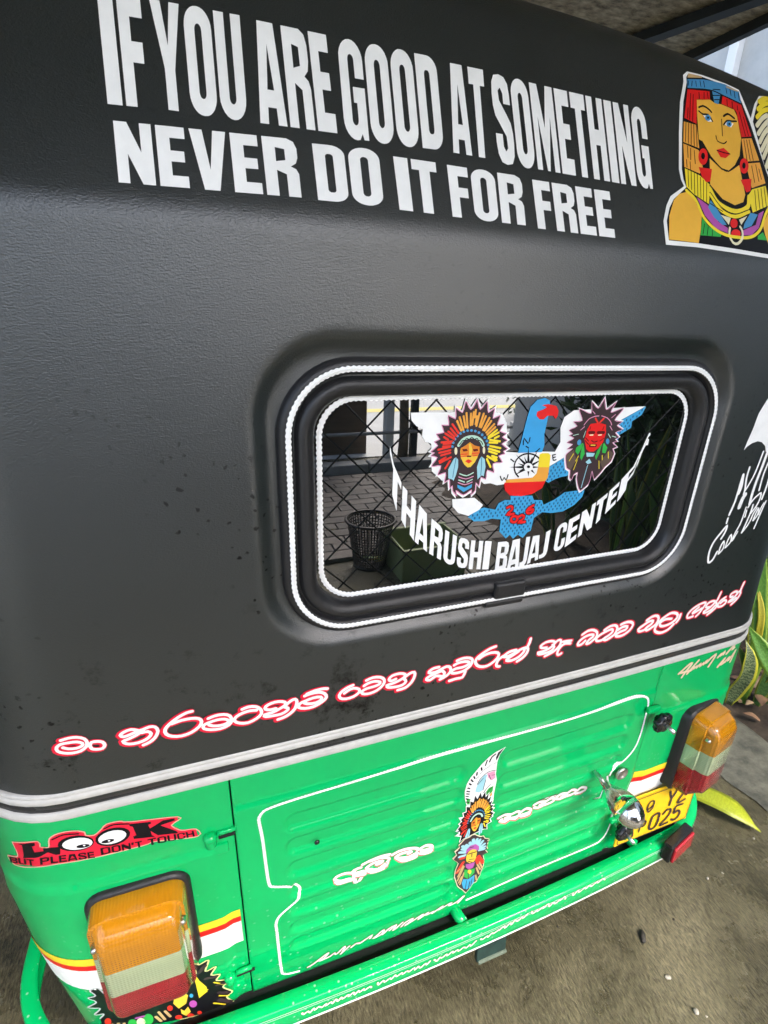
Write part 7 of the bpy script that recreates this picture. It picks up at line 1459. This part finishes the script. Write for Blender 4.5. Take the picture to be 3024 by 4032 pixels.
# waste basket
M_BSK=mat('dark_plastic_basket',(.022,.016,.014),.35)
bk=empty('waste_basket',(.50,-1.98,0)); tag(bk,'dark plastic lattice waste basket mirrored at the lower left of the window','basket')
def rad(z): return .095+.045*z/.30
V=[];F=[]; nseg=44; nrow=16; n0=0
for i in range(nseg):
    a=2*math.pi*i/nseg; da=.028
    for z0,z1 in ((.012,.285),):
        q=[]
        for z in (z0,z1):
            for s_ in (-da,da):
                for rr in (0,.003): q.append(Vector(((rad(z)-rr)*math.cos(a+s_),(rad(z)-rr)*math.sin(a+s_),z)))
        b=len(V); V+=q; F+=[(b,b+2,b+6,b+4),(b+1,b+5,b+7,b+3),(b,b+4,b+5,b+1),(b+2,b+3,b+7,b+6)]
mesh('upright_lattice',V,F,M_BSK,bk)['kind']='stuff'
V=[];F=[]
for j in range(nrow):
    z=.02+j*.0175; b=len(V)
    for i in range(nseg):
        a=2*math.pi*i/nseg
        for rr,dz in ((0,-.0028),(0,.0028),(.003,.0028),(.003,-.0028)): V.append(Vector(((rad(z)-rr)*math.cos(a),(rad(z)-rr)*math.sin(a),z+dz)))
    for i in range(nseg):
        for k in range(4): F.append((b+i*4+k,b+((i+1)%nseg)*4+k,b+((i+1)%nseg)*4+(k+1)%4,b+i*4+(k+1)%4))
mesh('ring_lattice',V,F,M_BSK,bk)['kind']='stuff'
tube('rim',[Vector((.145*math.cos(a),.145*math.sin(a),.292)) for a in [2*math.pi*i/40 for i in range(40)]],.009,M_BSK,bk,8,closed=True)
lathe('base',[(0,.10),(.02,.099),(.02,.092),(.008,.09)],(0,0,0),(0,0,1),M_BSK,bk,40)
for i in range(5):
    o=blade('litter_leaf',[(-.05+i*.02,-.03+i*.015,.03),(-.01+i*.02,.0+i*.01,.05),(.03+i*.012,.04-i*.01,.045)],.05,random.choice([M_L3,M_L4]),bk,(0,0,-1),fold=.1,n=6)
# green crate beside the basket
M_CRT=mat('faded_green_crate',(.24,.29,.13),.5,var=.15,var_scale=8)
cr=empty('green_crate',(.80,-1.86,0)); tag(cr,'faded green plastic crate mirrored below the arched lettering','crate')
for nm,c,s in (('side',(.0,-.15,.10),(.40,.012,.20)),('side',(0,.15,.10),(.40,.012,.20)),('end',(-.194,0,.10),(.012,.288,.20)),('end',(.194,0,.10),(.012,.288,.20)),('floor',(0,0,.008),(.376,.288,.012))): box(nm,c,s,M_CRT,cr,bev=.003)
for nm,c,s in (('rim',(0,-.158,.195),(.43,.022,.014)),('rim',(0,.158,.195),(.43,.022,.014))): box(nm,c,s,M_CRT,cr,bev=.003)
# kerb, low white wall with yellow line, dark pillar
M_KERB=mat('grey_kerb',(.25,.25,.24),.7,var=.2,var_scale=6,bump=.5,bump_scale=30)
for i in range(6):
    x=-1.2+i*.92; k=box('kerb_stone',(x,-3.86,.05),(.90,.16,.10),M_KERB,bev=.012); tag(k,'grey kerb stone along the far side of the brick path, mirrored in the window','kerb','kerb stones along the brick path')
M_ROAD=mat('pale_road',(.50,.51,.50),.6,var=.12,var_scale=2)
rd=grid('road',lambda x,y:(x,y,.010),[-30,1.45,30],[-16,-4.35],M_ROAD,smooth_=False); tag(rd,kind='structure')
grid('yellow_line',lambda x,y:(x,y,.014),[-30,30],[-7.25,-6.95],mat('yellow_paint',(.78,.66,.12),.5),rd,smooth_=False)
for i,(x,h,w_) in enumerate([(1.42,.66,.09),(2.95,.36,.09)]):
    o=box('white_post',(x,-4.15,h/2),(w_,.10,h),M_FRM,bev=.01); tag(o,('tall','shorter')[i]+' white painted post beside the road, mirrored near the window top','post')
tr=empty('tree',(1.545,-4.05,0)); tag(tr,'brown tree trunk beside the tall white post, mirrored near the window top','tree')
V,F=tube_data([(0,0,0),(.01,.0,.3),(-.01,.01,.7),(.02,0,1.4),(.0,0,2.3)],[.06,.05,.045,.04,.036],10); mesh('trunk',V,F,mat('bark_brown',(.14,.10,.065),.9,var=.4,var_scale=14,bump=1.,bump_scale=40),tr,True)
V=[];F=[]
for i in range(700):
    a=random.uniform(0,6.28); r=random.uniform(.1,.8)**.8; z=2.3+random.uniform(-.45,.55)*(1-.4*r); c=Vector((r*math.cos(a),r*math.sin(a),z)); d=Vector((random.uniform(-1,1),random.uniform(-1,1),random.uniform(-.7,.3))).normalized(); s_=d.orthogonal().normalized(); l=random.uniform(.08,.16); b=len(V); V+=[c,c+d*l*.5+s_*l*.22,c+d*l,c+d*l*.5-s_*l*.22]; F.append((b,b+1,b+2,b+3))
o=mesh('crown',V,F,mat('tree_leaf',(.06,.14,.025),.5,var=.3,var_scale=3),tr); o['kind']='stuff'
dk=box('dark_pillar',(1.68,-4.10,.70),(.07,.07,1.40),M_BEAM,bev=.006); tag(dk,'dark square post standing before the pale road, mirrored in the window','post')
rl=tube('guard_rail',[(-1.6,-4.05,.33),(4.2,-4.05,.33)],.018,M_KERB,None,10); tag(rl,'thin grey rail in front of the pale road, mirrored in the window','rail')
bw=box('brown_shed',(-.65,-4.75,.9),(3.9,.5,1.8),mat('brown_boards',(.085,.052,.030),.7,var=.5,var_scale=3,stretch=(1,1,6))); tag(bw,'dark brown timber shed mirrored at the upper left of the window','shed')
tn=box('tan_wall',(4.15,-2.4,.36),(.12,1.6,.72),mat('tan_render',(.36,.30,.20),.8,var=.2,var_scale=4)); tag(tn,'low tan wall behind the plants, mirrored at the right of the window','wall')
def hedge(name,x0,x1,y0,y1,h,n,label):
    e=empty(name,((x0+x1)/2,(y0+y1)/2,0)); tag(e,label,'hedge'); V=[];F=[]; ox,oy=(x0+x1)/2,(y0+y1)/2
    for i in range(n):
        c=Vector((random.uniform(x0,x1)-ox,random.uniform(y0,y1)-oy,h*random.random()**.8*random.uniform(.75,1.08))); d=Vector((random.uniform(-1,1),random.uniform(-1,1),random.uniform(-.3,1.2))).normalized(); sd_=d.orthogonal().normalized(); sd_.rotate(Quaternion(d,random.uniform(0,6.28))); l=random.uniform(.08,.22); w_=l*random.uniform(.12,.22); nn=d.cross(sd_)*l*.08
        b=len(V); V+=[c,c+d*l*.45+sd_*w_+nn,c+d*l,c+d*l*.45-sd_*w_+nn]; F+=[(b,b+1,b+2),(b,b+2,b+3)]
    o=mesh('foliage',V,F,[mat('hedge_leaf_a',(.022,.055,.012),.45,var=.4,var_scale=6),mat('hedge_leaf_b',(.05,.10,.02),.45,var=.4,var_scale=6)],e,False,[random.choice((0,0,1)) for _ in range(n) for _ in (0,1)]); o['kind']='stuff'
    for i in range(7):
        y=(y0-oy)+(y1-y0)*(i+.5)/7; V2,F2=tube_data([(0,y,0),(random.uniform(-.05,.05),y+.05,h*.45),(random.uniform(-.08,.08),y-.04,h*.9)],[.018,.013,.006],6); mesh('stem',V2,F2,mat('stem_brown',(.05,.035,.02),.8),e,True)
hedge('shrub_row',2.28,2.66,-2.65,-.35,1.35,3200,'dark leafy shrub row before the pale building, mirrored at the right of the window')
hedge('far_hedge',4.3,4.8,-6.5,-2.8,1.5,2600,'dark hedge beyond the tan wall, mirrored at the far right of the window')
# chain link fence behind the photographer
fn=empty('chain_link_fence',(1.2,-1.32,0)); tag(fn,'black chain link fence mirrored across the whole rear window','fence')
M_WIRE=mat('fence_wire',(.012,.012,.012),.4)
V=[];F=[]; D=.20; H=1.30
def wire(a,b):
    v,f=tube_data([a,b],.0040,5,caps=False); k=len(V); V.extend(v); F.extend(tuple(i+k for i in q) for q in f)
n=int(4.6/D)
for i in range(-9,n+1):
    x=-1.3+i*D
    for sg in (1,-1):
        xa=x if sg>0 else x+H
        a=Vector((xa,0,.03)); b=Vector((xa+sg*(H-.03),.004*sg,H)); wire(a-Vector((1.2,0,0)),b-Vector((1.2,0,0)))
o=mesh('wire_mesh',V,F,M_WIRE,fn,True); o['kind']='stuff'
for x in (-2.2,3.9): tube('fence_post',[(x-1.2,.03,0),(x-1.2,.03,1.36)],.022,M_WIRE,fn,12)
tube('top_rail',[(-3.6,.0,1.31),(2.8,.0,1.31)],.014,M_WIRE,fn,10)
